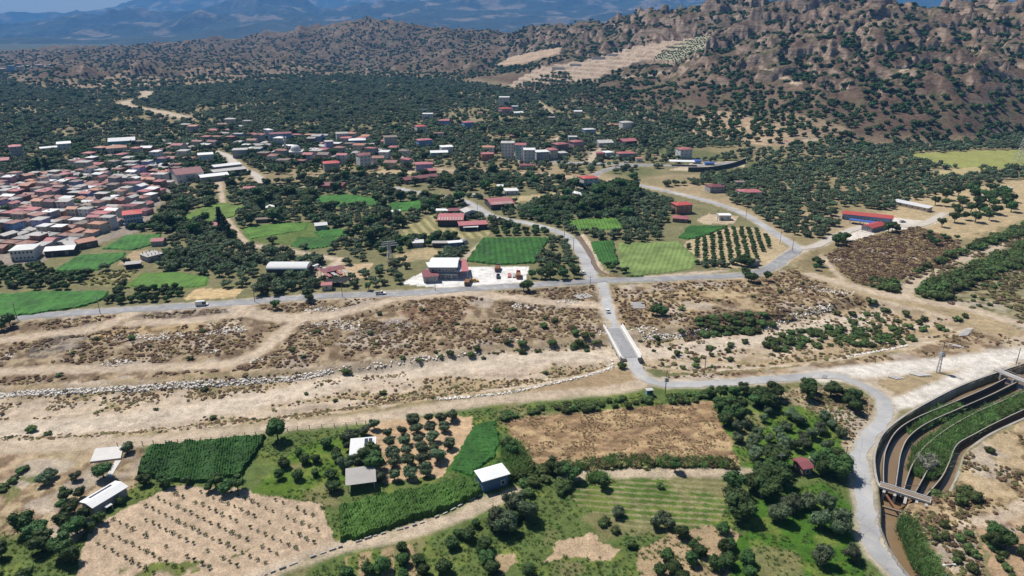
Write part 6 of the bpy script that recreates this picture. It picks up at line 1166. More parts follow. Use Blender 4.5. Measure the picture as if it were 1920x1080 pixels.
# ------------------------------------------------------------------ instances: the largest 290 of a kind stand as single trees, the rest as one mass per kind
def gn_group():
    g = bpy.data.node_groups.new('planting', 'GeometryNodeTree'); g.interface.new_socket('Geometry', in_out='INPUT', socket_type='NodeSocketGeometry'); g.interface.new_socket('Plant', in_out='INPUT', socket_type='NodeSocketObject'); g.interface.new_socket('Geometry', in_out='OUTPUT', socket_type='NodeSocketGeometry')
    n = g.nodes; l = g.links; gi = n.new('NodeGroupInput'); go = n.new('NodeGroupOutput'); ip = n.new('GeometryNodeInstanceOnPoints'); oi = n.new('GeometryNodeObjectInfo'); oi.inputs['As Instance'].default_value = True
    a1 = n.new('GeometryNodeInputNamedAttribute'); a1.data_type = 'FLOAT_VECTOR'; a1.inputs[0].default_value = 'turn'; a2 = n.new('GeometryNodeInputNamedAttribute'); a2.data_type = 'FLOAT_VECTOR'; a2.inputs[0].default_value = 'size'
    l.new(gi.outputs[0], ip.inputs['Points']); l.new(gi.outputs[1], oi.inputs[0]); l.new(oi.outputs['Geometry'], ip.inputs['Instance'])
    er = n.new('FunctionNodeEulerToRotation'); l.new(a1.outputs[0], er.inputs[0]); l.new(er.outputs[0], ip.inputs['Rotation']); l.new(a2.outputs[0], ip.inputs['Scale']); l.new(ip.outputs[0], go.inputs[0]); return g
GN = gn_group(); GSOCK = [i.identifier for i in GN.interface.items_tree if i.name == 'Plant'][0]
def mass(name, P, H, ROT, me, label, cat, tilt=None, sxy=None):
    if not len(P): return
    pm = bpy.data.meshes.new(name); pm.vertices.add(len(P)); pm.vertices.foreach_set('co', np.asarray(P, np.float32).ravel())
    tr = np.zeros((len(P), 3)); tr[:, 2] = ROT
    if tilt is not None: tr[:, :2] = tilt
    sz = np.repeat(np.asarray(H)[:, None], 3, 1)
    if sxy is not None: sz[:, :2] *= np.asarray(sxy).reshape(len(P), -1)
    for nm, arr in (('turn', tr), ('size', sz)): a = pm.attributes.new(nm, 'FLOAT_VECTOR', 'POINT'); a.data.foreach_set('vector', arr.astype(np.float32).ravel())
    o = tag(link(name, pm), label, cat, kind='stuff'); md = o.modifiers.new('planting', 'NODES'); md.node_group = GN
    src = bpy.data.objects.new(me.name, me); md[GSOCK] = src; return o
MASSNAME = {'olive': ('olive_grove', 'grey-green olive groves covering the plain and slopes', 'olive grove'), 'citrus': ('orchard', 'dark green orchard rows between fields and roads', 'orchard'), 'broad': ('woodland', 'leafy trees massed among village houses and lanes', 'trees'), 'bush': ('scrub', 'green bushes spread over riverbed and banks', 'scrub'),
            'hill': ('hill_scrub', 'dark trees and scrub covering the eroded hills', 'scrub'), 'cypress': ('cypress_stand', 'cypress trees', 'trees'), 'sapling': ('sapling_rows', 'rows of small saplings on the sandy plot', 'saplings')}
for kd, lst in TREES.items():
    T = np.concatenate(lst); k = K[kd]; d = np.sqrt(T[:, 0]**2+T[:, 1]**2+CAM_H**2)
    dep = T[:, 1]*cp_+(CAM_H-T[:, 2])*sp_; px = 960+FPX*T[:, 0]/dep; py = 540-FPX*((T[:, 2]+T[:, 3]*0.5-CAM_H)*cp_+T[:, 1]*sp_)/dep
    vis = (px > -15) & (px < 1935) & (py > -10) & (py < 1095); siz = np.where(vis, T[:, 3]/d, 0)
    order = np.argsort(-siz); single = [i for i in order[:290] if siz[i] > 0]; rest = np.setdiff1d(np.arange(len(T)), single)
    for i in single:
        x, y, z, h, r, v, zn = T[i]; lab, grp = ZONES[int(zn)]; lod = 0 if d[i] < 330 else 1; v = int(v)
        wfac = (0.95, 1.05, 1.18)[v % 3] if kd == 'olive' else (1.0, 1.1, 1.2)[v % 3]
        t = thing(k['name'], lab, k['cat'], (x, y, z), r, grp); t.scale = (h*wfac, h*wfac*(0.92+0.16*((v*37) % 5)/5), h)
        ms = k['cr'][lod]; link('crown', ms[v % len(ms)], t)
        tr_ = link('trunk', k['trunk'][v % len(k['trunk'])], t)
    if len(rest):
        for lod, sel in ((0, d[rest] < 260), (1, (d[rest] >= 260) & (d[rest] < 620)), (2, d[rest] >= 620)):
            ii = rest[sel]; ms = k['cr'][lod]
            for vi in range(len(ms)):
                jj = ii[T[ii, 5].astype(int) % len(ms) == vi]
                if len(jj): mass(MASSNAME[kd][0], T[jj, :3], T[jj, 3], T[jj, 4], ms[vi], *MASSNAME[kd][1:], sxy=1.15+0.2*rng.random((len(jj), 1)))
    print(kd, len(T), 'single', len(single))

# ------------------------------------------------------------------ reeds, dry scrub, stones
def blade_mesh(seed, n, w, spread, m, lean=0.25, name='tuft'):
    g = np.random.default_rng(seed); V = []; Q = []
    for k in range(n):
        t = g.uniform(0, 6.28); r = spread*math.sqrt(g.random()); b = np.array((r*math.cos(t), r*math.sin(t), -0.02)); u = g.uniform(0, 6.28); s = np.array((math.cos(u), math.sin(u), 0))*w*g.uniform(.6, 1.3)
        ln = g.normal(size=2)*lean; h = g.uniform(0.6, 1.0); m1 = b+np.array((ln[0]*0.4, ln[1]*0.4, h*0.6)); tp = b+np.array((ln[0], ln[1], h)); o = len(V)*1
        V += [b-s*0.6, b+s*0.6, m1+s, m1-s, tp+s*0.25, tp-s*0.25]; Q += [(o, o+1, o+2, o+3), (o+3, o+2, o+4, o+5)]
    return mesh_np(name, np.array(V), np.array(Q), m)
for k in ('sandy_plot', 'olive_soil', 'bare_patch', 'bare_patch2', 'pale_left', 'pale_corner'): occ_poly(UP(FIELDS[k][0]))
REED = [blade_mesh(800+i, 46, 0.035, 0.34, M['reed'], 0.2, 'reed_tuft') for i in range(3)]
DRYT = [blade_mesh(820+i, 40, 0.05, 0.5, M['dry'], 0.45, 'dry_tuft') for i in range(2)]
GREENT = [blade_mesh(840+i, 34, 0.06, 0.5, M['grass'], 0.45, 'grass_tuft') for i in range(2)]
BROWN = [mesh_np('brown_scrub', *leafcloud(860+i, crown_clumps(860+i, 5, 0.5, 0.12, 0.22, 0.38, 0.3), 26, 0.13, 0.7, 0.75, elong=1.7), M['brownscrub']) for i in range(2)]
STRAW = [mesh_np('straw_scrub', *leafcloud(880+i, crown_clumps(880+i, 5, 0.5, 0.12, 0.22, 0.36, 0.26), 26, 0.13, 0.7, 0.7, elong=1.7), M['dry']) for i in range(2)]
YGREEN = [mesh_np('yellow_scrub', *leafcloud(890+i, crown_clumps(890+i, 5, 0.5, 0.12, 0.22, 0.36, 0.3), 30, 0.12, 0.7, 0.75, elong=1.7), M['drygreen']) for i in range(2)]
def field_pts(poly, sp, seed, prob=1.0, jit=0.5, world=False, dens=None, avoid=False, zs=0.0):
    P = np.array(poly) if world else UP(poly, zs); g = np.random.default_rng(seed); lo = P.min(0); hi = P.max(0)
    x, y = np.meshgrid(np.arange(lo[0], hi[0], sp), np.arange(lo[1], hi[1], sp)); x = x.ravel()+g.uniform(-jit, jit, x.size)*sp; y = y.ravel()+g.uniform(-jit, jit, y.size)*sp
    k = inpoly(x, y, P) & (g.random(len(x)) < prob)
    if avoid: k &= ~occ(x, y)
    x, y = x[k], y[k]
    if dens is not None: s = g.random(len(x)) < dens(x, y); x, y = x[s], y[s]
    return x, y, g
def tufts(name, poly, sp, hr, meshes, label, cat, seed, prob=1.0, z=None, dens=None, wide=(1.0, 1.6), avoid=False):
    x, y, g = field_pts(poly, sp, seed, prob, dens=dens, avoid=avoid, zs=0.0 if z is None else z+0.9); zz_ = gh(x, y) if z is None else np.full(len(x), z); h = g.uniform(hr[0], hr[1], len(x)); r = g.uniform(0, 6.28, len(x))
    for i, me in enumerate(meshes):
        s = np.arange(len(x)) % len(meshes) == i; mass(name, np.column_stack([x, y, zz_])[s], h[s], r[s], me, label, cat, sxy=g.uniform(wide[0], wide[1], (s.sum(), 1)))
tufts('reed_bed', [(1706,810),(1722,794),(1752,770),(1795,756),(1802,764),(1764,784),(1722,804)], 0.75, (1.9, 2.7), REED, 'narrow strip of green reeds on a canal divider', 'reeds', 1, z=-2.3)
tufts('reed_bed', [(1706,880),(1720,836),(1768,806),(1806,780),(1835,774),(1940,730),(1940,750),(1868,782),(1822,816),(1786,832),(1772,872),(1746,896),(1722,888)], 0.8, (2.0, 3.0), REED, 'broad green reed bed filling the middle of the canal basin', 'reeds', 2, z=-2.3)
tufts('reed_bed', [(1686,985),(1696,968),(1716,985),(1738,1030),(1780,1095),(1745,1095),(1708,1045)], 0.75, (1.8, 3.0), REED, 'bright reeds fringing the muddy stream below the sluice', 'reeds', 3, z=-1.2)
tufts('reed_bed', [(945,845),(962,835),(990,870),(985,900),(955,900)], 0.9, (2.6, 3.8), REED, 'tall bluish reed clump behind the slate blue hut', 'reeds', 4)
tufts('reed_bed', [(1065,868),(1150,860),(1300,862),(1372,866),(1380,878),(1200,876),(1070,884)], 1.0, (1.2, 2.4), REED+YGREEN, 'yellow-green reed fringe along the lower edge of the brown field', 'reeds', 5, 0.9)
tufts('reed_bed', [(1095,905),(1110,893),(1135,892),(1138,905)], 0.8, (1.8, 2.6), REED, 'dense reed clump at the corner of the striped field', 'reeds', 6)
tufts('reed_bed', [(535,362),(590,360),(592,372),(540,372)], 2.0, (3, 4), REED, 'dense cane thicket beside the sandy lot in the gardens', 'reeds', 7)
dt = mesh_np('dead_brush', *leafcloud(905, crown_clumps(905, 4, 0.4, 0.2, 0.2, 0.35, 0.5), 70, 0.05, 0, 1.0, elong=4.5), M['deadwood'])
for k, p in enumerate([(1730,868),(1742,878),(1752,868),(1745,858),(1722,860)]):
    tag(link('dead_shrub', dt, None, (*U(*p), -1.3), k*1.3, 3.0), 'pale leafless shrub sticking out of the big reed bed', 'dead shrub', 'dead shrubs in the reed bed')
gd = lambda w, lo, hi, s: (lambda x, y: sm(lo, hi, fbm(x, y, w, 3, s)))
tufts('dry_grass', FIELDS['brown_field'][0], 0.8, (0.15, 0.36), DRYT+STRAW, 'tall tangled dry grass on the brown field', 'dry grass', 11, 0.95, dens=gd(4, 0.38, 0.6, 591), wide=(1.4, 2.6))
tufts('dry_scrub', FIELDS['waste'][0], 1.9, (0.35, 1.1), BROWN+STRAW+STRAW, 'brown and straw scrub on the waste ground north of the river', 'dry scrub', 12, 0.95, dens=gd(14, 0.30, 0.55, 601), wide=(1.0, 2.2), avoid=True)
tufts('dry_scrub', FIELDS['waste_east'][0], 2.4, (0.5, 1.2), STRAW+BROWN, 'golden scrub on the bank east of the bridge road', 'dry scrub', 13, 0.9, dens=gd(14, 0.28, 0.52, 611), wide=(1.0, 2.2), avoid=True)
tufts('dry_scrub', FIELDS['burnt3'][0], 1.8, (0.8, 1.7), BROWN, 'dark brown scrub belt on the bank east of the bridge', 'dry scrub', 14, 0.9, wide=(1.2, 2.0))
tufts('dry_scrub', FIELDS['dump_ne'][0], 2.0, (0.6, 1.6), BROWN+STRAW, 'tangled brown scrub on the dump beyond the road fork', 'dry scrub', 15, 0.9, wide=(1.2, 2.2))
tufts('dry_scrub', FIELDS['south_strip'][0], 1.6, (0.4, 0.9), STRAW+BROWN[:1], 'straw scrub between river and road', 'dry scrub', 16, 0.9, dens=gd(10, 0.40, 0.56, 621), avoid=True)
tufts('dry_scrub', FIELDS['dry_east_bank'][0], 1.3, (0.4, 1.1), STRAW+YGREEN+BROWN[:1], 'straw and yellow scrub on the bank beyond the canal', 'dry scrub', 17, 0.9, dens=gd(9, 0.40, 0.56, 631))
tufts('dry_scrub', FIELDS['bank_ne'][0], 1.3, (0.3, 0.8), STRAW+YGREEN[:1], 'straw scrub on the bank inside the road bend', 'dry scrub', 18, 0.8, dens=gd(9, 0.40, 0.56, 641))
tufts('dry_scrub', FIELDS['pale_left'][0], 1.4, (0.25, 0.6), STRAW+YGREEN, 'thin dry scrub on the pale plot with the concrete floor', 'dry scrub', 19, 0.8, dens=gd(9, 0.42, 0.58, 651), avoid=True)
tufts('dry_scrub', FIELDS['east_levee'][0], 2.6, (0.6, 1.6), YGREEN+BROWN[:1], 'greenish brown scrub on the slope behind the levee', 'dry scrub', 20, 0.9, dens=gd(14, 0.36, 0.5, 661), wide=(1.2, 2.2))
tufts('river_scrub', [(-60,740),(600,690),(1000,645),(1140,632),(1140,685),(900,735),(500,788),(-60,838)], 1.6, (0.2, 0.75), YGREEN+STRAW+BROWN[:1], 'sparse low scrub on the pale dry riverbed', 'scrub', 21, 0.85, dens=lambda x, y: sm(0.34, 0.52, fbm(x*0.55+y*0.1, y*1.6, 9, 4, 91))*sm(4, 10, dline(x, y, CHANNEL, 60)), wide=(1.2, 2.4))
tufts('river_scrub', [(-60,752),(300,728),(600,704),(760,684),(760,694),(600,716),(300,742),(-60,768)], 1.3, (0.25, 0.6), STRAW+YGREEN[:1], 'golden scrub below the white stone band', 'scrub', 25, 0.9, dens=gd(12, 0.36, 0.52, 691), wide=(1.3, 2.4))
tufts('river_scrub', [(-60,812),(250,798),(520,768),(760,728),(1000,700),(1050,712),(850,742),(560,786),(250,815),(-60,830)], 1.3, (0.2, 0.55), STRAW+YGREEN+BROWN[:1], 'tan and greenish scrub along the south side of the riverbed', 'scrub', 26, 0.9, dens=gd(9, 0.40, 0.54, 701), wide=(1.3, 2.4))
tufts('river_scrub', [(1200,625),(1500,580),(1600,555),(1800,602),(1790,630),(1600,670),(1300,698),(1200,690)], 2.2, (0.4, 1.1), YGREEN+STRAW, 'yellowish scrub among the sandy channels east of the bridge', 'scrub', 22, 0.9, dens=gd(10, 0.44, 0.56, 671), wide=(1.1, 2.0))
tufts('meadow_grass', FIELDS['plain_south'][0], 1.25, (0.18, 0.5), GREENT, 'green grass and weeds on the riverside farmland', 'grass', 23, 0.9, dens=lambda x, y: sm(0.36, 0.5, fbm(x, y, 8, 3, 681))*(np.hypot(x, y) < 330), wide=(1.2, 2.4), avoid=True)
tufts('vine_rows', FIELDS['vines_w'][0], 2.4, (0.9, 1.3), YGREEN, 'low green vine rows by the rubbly shed', 'vines', 24, 0.9)
def rock(seed):
    g = random.Random(seed); mb = MB(); v = [(x*g.uniform(.7, 1.1), y*g.uniform(.7, 1.1), z*g.uniform(.6, 1.0)) for z in (-0.35, 0.35) for x, y in ((-.5, -.5), (.5, -.5), (.5, .5), (-.5, .5))]
    mb.hexa(v); return mb.mesh('boulder', M['stone'])
ROCK = [rock(i) for i in range(3)]
def riprap(pts_, hw, sp, label, seed, sr=(0.35, 0.95), prob=0.95, kindname='riprap'):
    ln = L(*pts_); P = np.concatenate([ln+np.array((0, hw)), (ln-np.array((0, hw)))[::-1]]); x, y, g = field_pts(P, sp, seed, prob, world=True); s = g.uniform(*sr, len(x)); r = g.uniform(0, 6.28, len(x))
    for i, me in enumerate(ROCK): q = np.arange(len(x)) % 3 == i; mass(kindname, np.column_stack([x, y, gh(x, y)+s*0.12])[q], s[q], r[q], me, label, 'stones', tilt=g.uniform(-.5, .5, (q.sum(), 2)))
riprap([(-60,742),(0,735),(150,727),(300,718),(450,709),(560,699),(620,690)], 1.35, 0.6, 'long band of white riprap stones lining the north river bank', 31)
riprap([(620,690),(700,680),(800,668),(900,655)], 1.2, 1.1, 'broken end of the white riprap band among bushes', 32, prob=0.7)
riprap([(820,750),(900,743),(960,736),(1040,718),(1100,704),(1140,692),(1152,684)], 0.8, 0.7, 'thin line of pale stones along the south river bank', 33, (0.4, 0.9))
riprap([(1140,680),(1150,665)], 2.5, 0.9, 'patch of pale stones below the bridge abutment', 34)
riprap([(1205,628),(1260,622),(1300,618),(1340,612)], 1.8, 0.8, 'white riprap stones just east of the bridge', 35)
riprap([(1435,606),(1480,592),(1520,580),(1560,570)], 2.0, 0.8, 'white riprap stones on the upper river bank', 36)
riprap([(1590,668),(1650,657),(1705,645)], 0.8, 0.7, 'pale stone edging along the eastern river bank', 37, (0.4, 0.9))
RUB = [(290,632,4),(330,628,5),(400,625,3),(425,622,4),(440,618,4),(235,632,4),(260,630,3),(402,658,2.5),(210,680,4),(230,677,3),(10,670,3),(640,606,5),(655,612,4),(600,610,4),(660,618,3),(975,572,4),(985,574,3),(1015,580,2),(610,580,4),(590,582,3),(740,605,2),(1065,565,4),(1550,545,4),(1570,548,4),(1500,545,3),(1530,538,3),(1670,450,2.2),(1215,618,4),(1128,622,3),(960,635,3),(480,675,2)]
for k, (px, py, rr) in enumerate(RUB):
    c = U(px, py); g = np.random.default_rng(900+k); n = int(rr*rr*3); q = g.normal(size=(n, 2))*np.array((rr*0.75, rr*0.5)); x = c[0]+q[:, 0]; y = c[1]+q[:, 1]; s = g.uniform(0.25, 0.9, n)
    mass('rubble_heap', np.column_stack([x, y, gh(x, y)+s*0.1]), s, g.uniform(0, 6.28, n), ROCK[k % 3], 'white heap of dumped rubble on the waste ground', 'rubble', tilt=g.uniform(-.5, .5, (n, 2)))

# ------------------------------------------------------------------ concrete beams, poles, pylons
BEAM = MB().box(-1, 1, -0.25, 0.25, 0, 0.4).mesh('concrete_beam', M['pale_concrete'])
def beams(cx, cy, n, ang, ln_, dx, dy, where):
    for k in range(n):
        p = U(cx+dx*k, cy+dy*k); tag(link('concrete_beam', BEAM, None, (p[0], p[1], float(gh(p[0], p[1]))+0.02), ang+random.uniform(-.05, .05), (ln_/2, 1.15, 1)), 'pale concrete beam lying '+where, 'beam', 'beams '+where)
beams(1082, 557, 6, R(-52), 6.0, 4.2, -0.7, 'in the row beside the dirt track north of the bridge')
beams(1195, 568, 6, R(2), 6.5, 0.3, 2.1, 'in the stack by the dark spreading tree')
beams(1674, 710, 3, R(-42), 3.2, 5.5, -0.6, 'in the small group on the grass island')
beams(1715, 704, 5, R(-40), 3.6, 5, -0.3, 'beside the lattice transformer tower')
beams(1806, 630, 6, R(8), 4.2, 2, -2.2, 'in the heap on the gravel flat')
beams(1790, 648, 2, R(-30), 4, 6, 3, 'half buried on the gravel flat')
def pole(px, py, h, label, arm=True, transformer=False, group=None, m='wood', az_=0.0):
    p = U(px, py); t = thing('utility_pole', label, 'pole', (p[0], p[1], float(gh(p[0], p[1]))), az_, group)
    link('pole_shaft', MB().tube((0, 0, -0.3), (0, 0, h), 0.17, 0.11, 7).mesh('pole_shaft', M[m]), t)
    if arm:
        a = link('crossarm', MB().box(-1.1, 1.1, -0.06, 0.06, h-0.5, h-0.36).mesh('crossarm', M['steel']), t)
        for x in (-1, 0, 1): link('insulator', MB().tube((x*0.95, 0, h-0.357), (x*0.95, 0, h-0.1), 0.07, 0.05, 6).mesh('insulator', M['rust']), a)
    if transformer: link('transformer', MB().box(-0.6, 0.6, -0.9, -0.2, h-4.0, h-2.8).box(-0.75, 0.75, -1.0, 0.3, h-4.25, h-4.003).mesh('transformer', M['steel']), t)
pole(1247, 738, 9.5, 'transformer pole at the bend south of the bridge', transformer=True)
pole(1320, 706, 8.5, 'plain pole standing on the dry strip by the river', arm=False)
pole(1580, 884, 8.5, 'pole with transformer at the edge of the canal road bend', transformer=True)
pole(1458, 902, 9, 'pole with crossarm above the trees by the maroon hut')
pole(1106, 548, 8, 'pole beside the crossroads on the river side')
pole(1084, 508, 8, 'pole at the crossroads beside the canal road')
for px, py in ((1058,447),(930,418),(895,398),(1075,470),(915,498),(833,488),(32,598),(188,588),(478,566),(816,545),(642,557),(1345,415),(1398,412),(1400,395),(1462,458),(1485,472),(1616,435),(1665,330)):
    pole(px, py, 8, 'wooden pole with crossarm in the line along the valley roads', group='poles along the valley roads')
pole(1905, 683, 7, 'thin pole beside the head of the canal basin', arm=False)
t = thing('transformer_tower', 'pale lattice transformer tower on the grass island at the road fork', 'tower', (*U(1758,698), 0), R(15))
for s in (-1, 1): link('leg', MB().hexa([(s*0.8-0.2,-0.2,-0.3),(s*0.8+0.2,-0.2,-0.3),(s*0.8+0.2,0.2,-0.3),(s*0.8-0.2,0.2,-0.3),(s*0.35-0.13,-0.13,9),(s*0.35+0.13,-0.13,9),(s*0.35+0.13,0.13,9),(s*0.35-0.13,0.13,9)]).mesh('leg', M['pale_concrete']), t)
for k in range(6): w_ = 0.8-0.45*(k*1.4+0.9)/9; link('rung', MB().box(-w_, w_, -0.09, 0.09, k*1.4+0.9, k*1.4+1.1).mesh('rung', M['pale_concrete']), t)
link('transformer', MB().box(-0.9, 0.9, -0.8, 0.8, 6.6, 7.9).mesh('transformer', M['steel']), t); link('mast', MB().tube((0,0,8.5), (0,0,12.5), 0.13, 0.09).mesh('mast', M['wood']), t); link('crossarm', MB().box(-1.2,1.2,-0.07,0.07,11.6,11.75).box(-0.9,0.9,-0.07,0.07,10.3,10.45).mesh('crossarm', M['steel']), t)
def pylon(px, py, h, label):
    t = thing('pylon', label, 'pylon', (*U(px, py), 0), R(20)); b = h*0.11
    f = lambda z: b*(1-z/h)**1.1+0.35
    for i, j in ((-1,-1),(1,-1),(1,1),(-1,1)):
        mb = MB(); zs = np.linspace(-0.3, h*0.95, 6)
        for a, c in zip(zs[:-1], zs[1:]): mb.tube((i*f(max(a, 0)), j*f(max(a, 0)), a), (i*f(c), j*f(c), c), 0.16, n=4)
        link('leg', mb.mesh('leg', M['steel']), t)
    mb = MB(); zs = np.linspace(0, h*0.95, 9)
    for a, c in zip(zs[:-1], zs[1:]):
        for (i, j), (p, q) in (((-1,-1),(1,-1)), ((1,-1),(1,1)), ((1,1),(-1,1)), ((-1,1),(-1,-1))): mb.tube((i*f(a), j*f(a), a), (p*f(c), q*f(c), c), 0.09, n=4); mb.tube((p*f(a), q*f(a), a), (i*f(c), j*f(c), c), 0.09, n=4)
    link('lattice', mb.mesh('lattice', M['steel']), t)
    for z, w_ in ((h*0.70, 5.5), (h*0.82, 4.5), (h*0.93, 3.5)): link('crossarm', MB().box(-w_, w_, -0.2, 0.2, z, z+0.35).mesh('crossarm', M['steel']), t)
pylon(731, 485, 10.5, 'grey lattice pylon among trees left of the works')
pylon(1912, 305, 34, 'tall lattice pylon on the pale green field under the hills')
# lamp head at the canal corner
t = thing('street_lamp', 'pale street lamp with twin heads on the dry canal bank', 'street lamp', (*U(1768,1100), 0), R(5))
link('pole_shaft', MB().tube((0,0,-0.3), (0,0,6.5), 0.12, 0.08).mesh('pole_shaft', M['steel']), t); link('arm', MB().box(-1.2,1.2,-0.06,0.06,6.4,6.52).mesh('arm', M['whitepaint']), t)
for s in (-1, 1): link('lamp_head', MB().box(s*1.2-0.35, s*1.2+0.35, -0.16, 0.16, 6.3, 6.46).mesh('lamp_head', M['whitepaint']), t)
# railing of the roadside stream
fl_ = L((1651,960),(1652,985),(1664,1020),(1688,1060),(1735,1115), step=2); t = thing('railing', 'thin grey mesh railing between road and muddy stream', 'railing', (*fl_[0], 0))
fl_ = fl_-np.array((0.8, 0)); PO = MB().box(-0.05, 0.05, -0.05, 0.05, -0.4, 1.3).mesh('post', M['steel'])
for p in fl_: link('post', PO, t, (p[0]-fl_[0][0]-0.8, p[1]-fl_[0][1], 0))
for z in (0.5, 1.1): wallline('rail', fl_, 0.06, z, z+0.07, M['steel'], t, (fl_[0][0]+0.8, fl_[0][1], 0))
# stone kerb wall along the farm track
kl = L((495,1078),(600,1038),(700,1006),(800,978),(880,940),(905,928), step=2); t = thing('field_wall', 'low broken stone wall between corn field and farm track', 'wall', (*kl[0], 0)); 
for i, (a, b) in enumerate(zip(kl[:-1], kl[1:])):
    if i % 5 == 4: continue
    d = b-a; link('stone', MB().box(0.03, np.linalg.norm(d)*(0.5+0.1*(i % 4)), -0.16, 0.16, -0.3, 0.28+0.1*(i % 3)).mesh('stone', M['concrete']), t, (a[0]-kl[0][0], a[1]-kl[0][1], float(gh(*a))), math.atan2(d[1], d[0]))
# fence along the south bank track
fl2 = L((225,834),(400,822),(560,803),(700,792), step=3.0); t = thing('wire_fence', 'wire fence with leaning posts along the south bank track', 'fence', (*fl2[0], 0)); PO2 = MB().box(-0.08, 0.08, -0.08, 0.08, -0.3, 1.5).mesh('post', M['wood'])
for p in fl2: link('post', PO2, t, (p[0]-fl2[0][0], p[1]-fl2[0][1]-1.2, float(gh(p[0], p[1]))), 0).rotation_euler = (random.uniform(-.1, .1), random.uniform(-.1, .1), 0)
for z in (0.6, 1.2): link('wire', mesh_np('wire', *(lambda q: (np.concatenate([np.column_stack([q, gh(q[:, 0], q[:, 1]+1.2)+z]), np.column_stack([q, gh(q[:, 0], q[:, 1]+1.2)+z+0.05])])-np.array((fl2[0][0], fl2[0][1], 0)), np.stack([np.arange(len(q)-1), np.arange(1, len(q)), np.arange(1, len(q))+len(q), np.arange(len(q)-1)+len(q)], 1)))(fl2-np.array((0, 1.2))), M['steel']), t)
# terrace walls on the building site
for k, (a, b, c) in enumerate((((1035,132),(1060,128),5), ((1068,124),(1090,120),5), ((1110,112),(1135,107),6), ((1140,104),(1165,99),5))):
    p, q = HU(*a), HU(*b); d = q-p; z = float(hz((p[0]+q[0])/2, (p[1]+q[1])/2))
    t = tag(link('retaining_wall', MB().box(0, np.linalg.norm(d), -0.4, 0.4, -6, c).mesh('retaining_wall', M['pale_concrete']), None, (p[0], p[1], z), math.atan2(d[1], d[0])), 'white concrete retaining wall on the terraced hillside site', 'wall', 'retaining walls of the terraces')

# ------------------------------------------------------------------ vehicles
PAINT = {c: plain('paint_'+c, v, 0.3, 0.04, 1, 0.6) for c, v in (('white', (0.75, 0.75, 0.74)), ('dark', (0.05, 0.055, 0.065)), ('red', (0.45, 0.05, 0.04)), ('silver', (0.45, 0.46, 0.47)), ('yellow', (0.62, 0.36, 0.05)), ('blue', (0.06, 0.14, 0.40)))}
WHEEL = MB().tube((0, -0.11, 0), (0, 0.11, 0), 0.33, n=12, m=0).tube((0, -0.12, 0), (0, 0.12, 0), 0.17, n=8, m=1).mesh('wheel', [M['rubber'], M['steel']])
def vehicle(px, py, yaw, kind, colour, label, cat='car', name='car', group=None):
    t = thing(name, label, cat, (*U(px, py), 0.12), yaw, group); p = PAINT[colour]
    ln_, w_ = {'car': (4.2, 1.75), 'van': (5.4, 2.0), 'truck': (7.5, 2.4), 'pickup': (5.0, 1.85)}[kind]; x = ln_/2; y = w_/2
    mb = MB(); mb.hexa([(-x,-y,0.28),(x,-y,0.28),(x,y,0.28),(-x,y,0.28),(-x+0.06,-y+0.04,0.82),(x-0.1,-y+0.04,0.74),(x-0.1,y-0.04,0.74),(-x+0.06,y-0.04,0.82)]); link('body', mb.mesh('body', p), t)
    top = {'car': (-x+0.5, x-1.2, 1.45), 'van': (-x+0.08, x-0.9, 2.25), 'truck': (x-2.1, x-0.1, 2.6), 'pickup': (-0.2, x-1.2, 1.75)}[kind]; a, b, h = top
    r0, r1 = (0.45, 0.6) if kind in ('car', 'pickup') else (0.05, 0.45)
    link('cabin_glass', MB().hexa([(a,-y+0.1,0.745),(b,-y+0.1,0.745),(b,y-0.1,0.745),(a,y-0.1,0.745),(a+r0*.85,-y+0.2,h-0.1),(b-r1*.85,-y+0.2,h-0.1),(b-r1*.85,y-0.2,h-0.1),(a+r0*.85,y-0.2,h-0.1)]).mesh('cabin_glass', M['glass']), t)
    link('roof_panel', MB().hexa([(a+r0*.8,-y+0.17,h-0.098),(b-r1*.8,-y+0.17,h-0.098),(b-r1*.8,y-0.17,h-0.098),(a+r0*.8,y-0.17,h-0.098),(a+r0,-y+0.24,h),(b-r1,-y+0.24,h),(b-r1,y-0.24,h),(a+r0,y-0.24,h)]).mesh('roof_panel', p), t)
    if kind == 'van': link('side_panels', MB().box(a+0.2, b-1.5, -y+0.05, y-0.05, 0.83, h-0.2).mesh('side_panels', p), t)
    if kind == 'truck': link('load_bed', MB().box(-x, x-2.3, -y, y, 0.83, 2.1).mesh('load_bed', M['rust']), t)
    if kind == 'pickup': link('load_bed', MB().box(-x+0.05, -0.3, -y+0.05, y-0.05, 0.83, 1.0).mesh('load_bed', M['dark']), t)
    for i in (-1, 1):
        for j in (-1, 1): link('wheel', WHEEL, t, (i*(x-0.8), j*(y-0.08), 0.33))
        link('headlight', MB().box(x-0.06, x+0.01, i*(y-0.35)-0.15, i*(y-0.35)+0.15, 0.52, 0.68).mesh('headlight', M['whitepaint']), t)
vehicle(379, 573, R(12), 'van', 'white', 'white van driving along the main road above the waste ground', 'van', 'van')
vehicle(714, 552, R(12), 'pickup', 'white', 'white pickup on the main road left of the works yard', 'pickup', 'pickup')
vehicle(1139, 585, R(98), 'car', 'white', 'white car heading for the bridge')
vehicle(594, 504, R(60), 'van', 'white', 'white van parked between warehouse and striped pavilion', 'van', 'van')
vehicle(933, 506, R(85), 'truck', 'dark', 'dark truck standing in the middle of the white concrete yard', 'truck', 'truck')
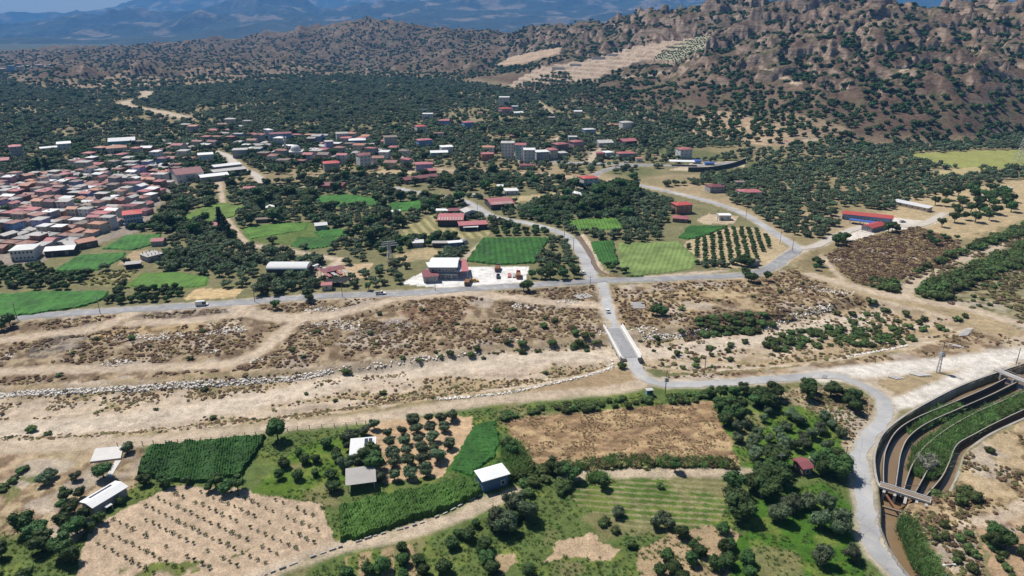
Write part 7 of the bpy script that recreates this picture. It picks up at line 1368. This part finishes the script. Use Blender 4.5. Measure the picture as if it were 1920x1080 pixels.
vehicle(934, 520, R(90), 'pickup', 'dark', 'dark pickup on the yard in front of the dark truck', 'pickup', 'pickup')
vehicle(972, 519, R(90), 'truck', 'red', 'red-backed truck at the far end of the concrete yard', 'truck', 'truck')
vehicle(877, 532, R(85), 'truck', 'dark', 'dark trailer truck at the gate of the works yard', 'truck', 'truck')
vehicle(890, 528, R(10), 'car', 'yellow', 'yellow machine-like car by the yard gate')
vehicle(848, 522, R(5), 'car', 'silver', 'silver car parked in front of the works building')
vehicle(1692, 417, R(15), 'car', 'silver', 'silver car on the white lot beside the long stable')
vehicle(1093, 513, R(110), 'car', 'white', 'white car waiting at the crossroads')
vehicle(1108, 289, R(60), 'car', 'white', 'white car on the side lane above the highway'); vehicle(1100, 300, R(60), 'car', 'dark', 'dark car on the side lane above the highway')
vehicle(1127, 303, R(8), 'car', 'silver', 'silver car parked by the highway junction'); vehicle(1173, 305, R(8), 'car', 'white', 'white car on the highway near the tiny orange-roofed cottage')
vehicle(820, 379, R(20), 'truck', 'yellow', 'yellow farm machine beside the canal road', 'machine', 'farm_machine')
slab('stone_pallet', [(952,521),(958,521),(958,514),(952,514)], 0.0, 0.7, RF['pink red'], 'low red pallet stack left of the red-backed truck', 'pallet')
slab('stone_pallet', [(961,521),(966,521),(966,514),(961,514)], 0.0, 0.7, RF['pale grey'], 'pale pallet stack between red pallets and red-backed truck', 'pallet')

# ------------------------------------------------------------------ the hazy air
hb = MB().box(-13000, 13000, -900, 17000, -60, 1600)
hm = bpy.data.materials.new('haze_air'); hm.use_nodes = True; hn = hm.node_tree.nodes; hn.remove(hn['Principled BSDF'])
pv_ = hn.new('ShaderNodeVolumePrincipled'); pv_.inputs['Density'].default_value = 0.000065; pv_.inputs['Color'].default_value = (0.15, 0.46, 1.0, 1); pv_.inputs['Anisotropy'].default_value = 0.0
hm.node_tree.links.new(pv_.outputs[0], hn['Material Output'].inputs['Volume'])
tag(link('haze', hb.mesh('haze', hm)), kind='stuff')
print('objects', len(bpy.data.objects))
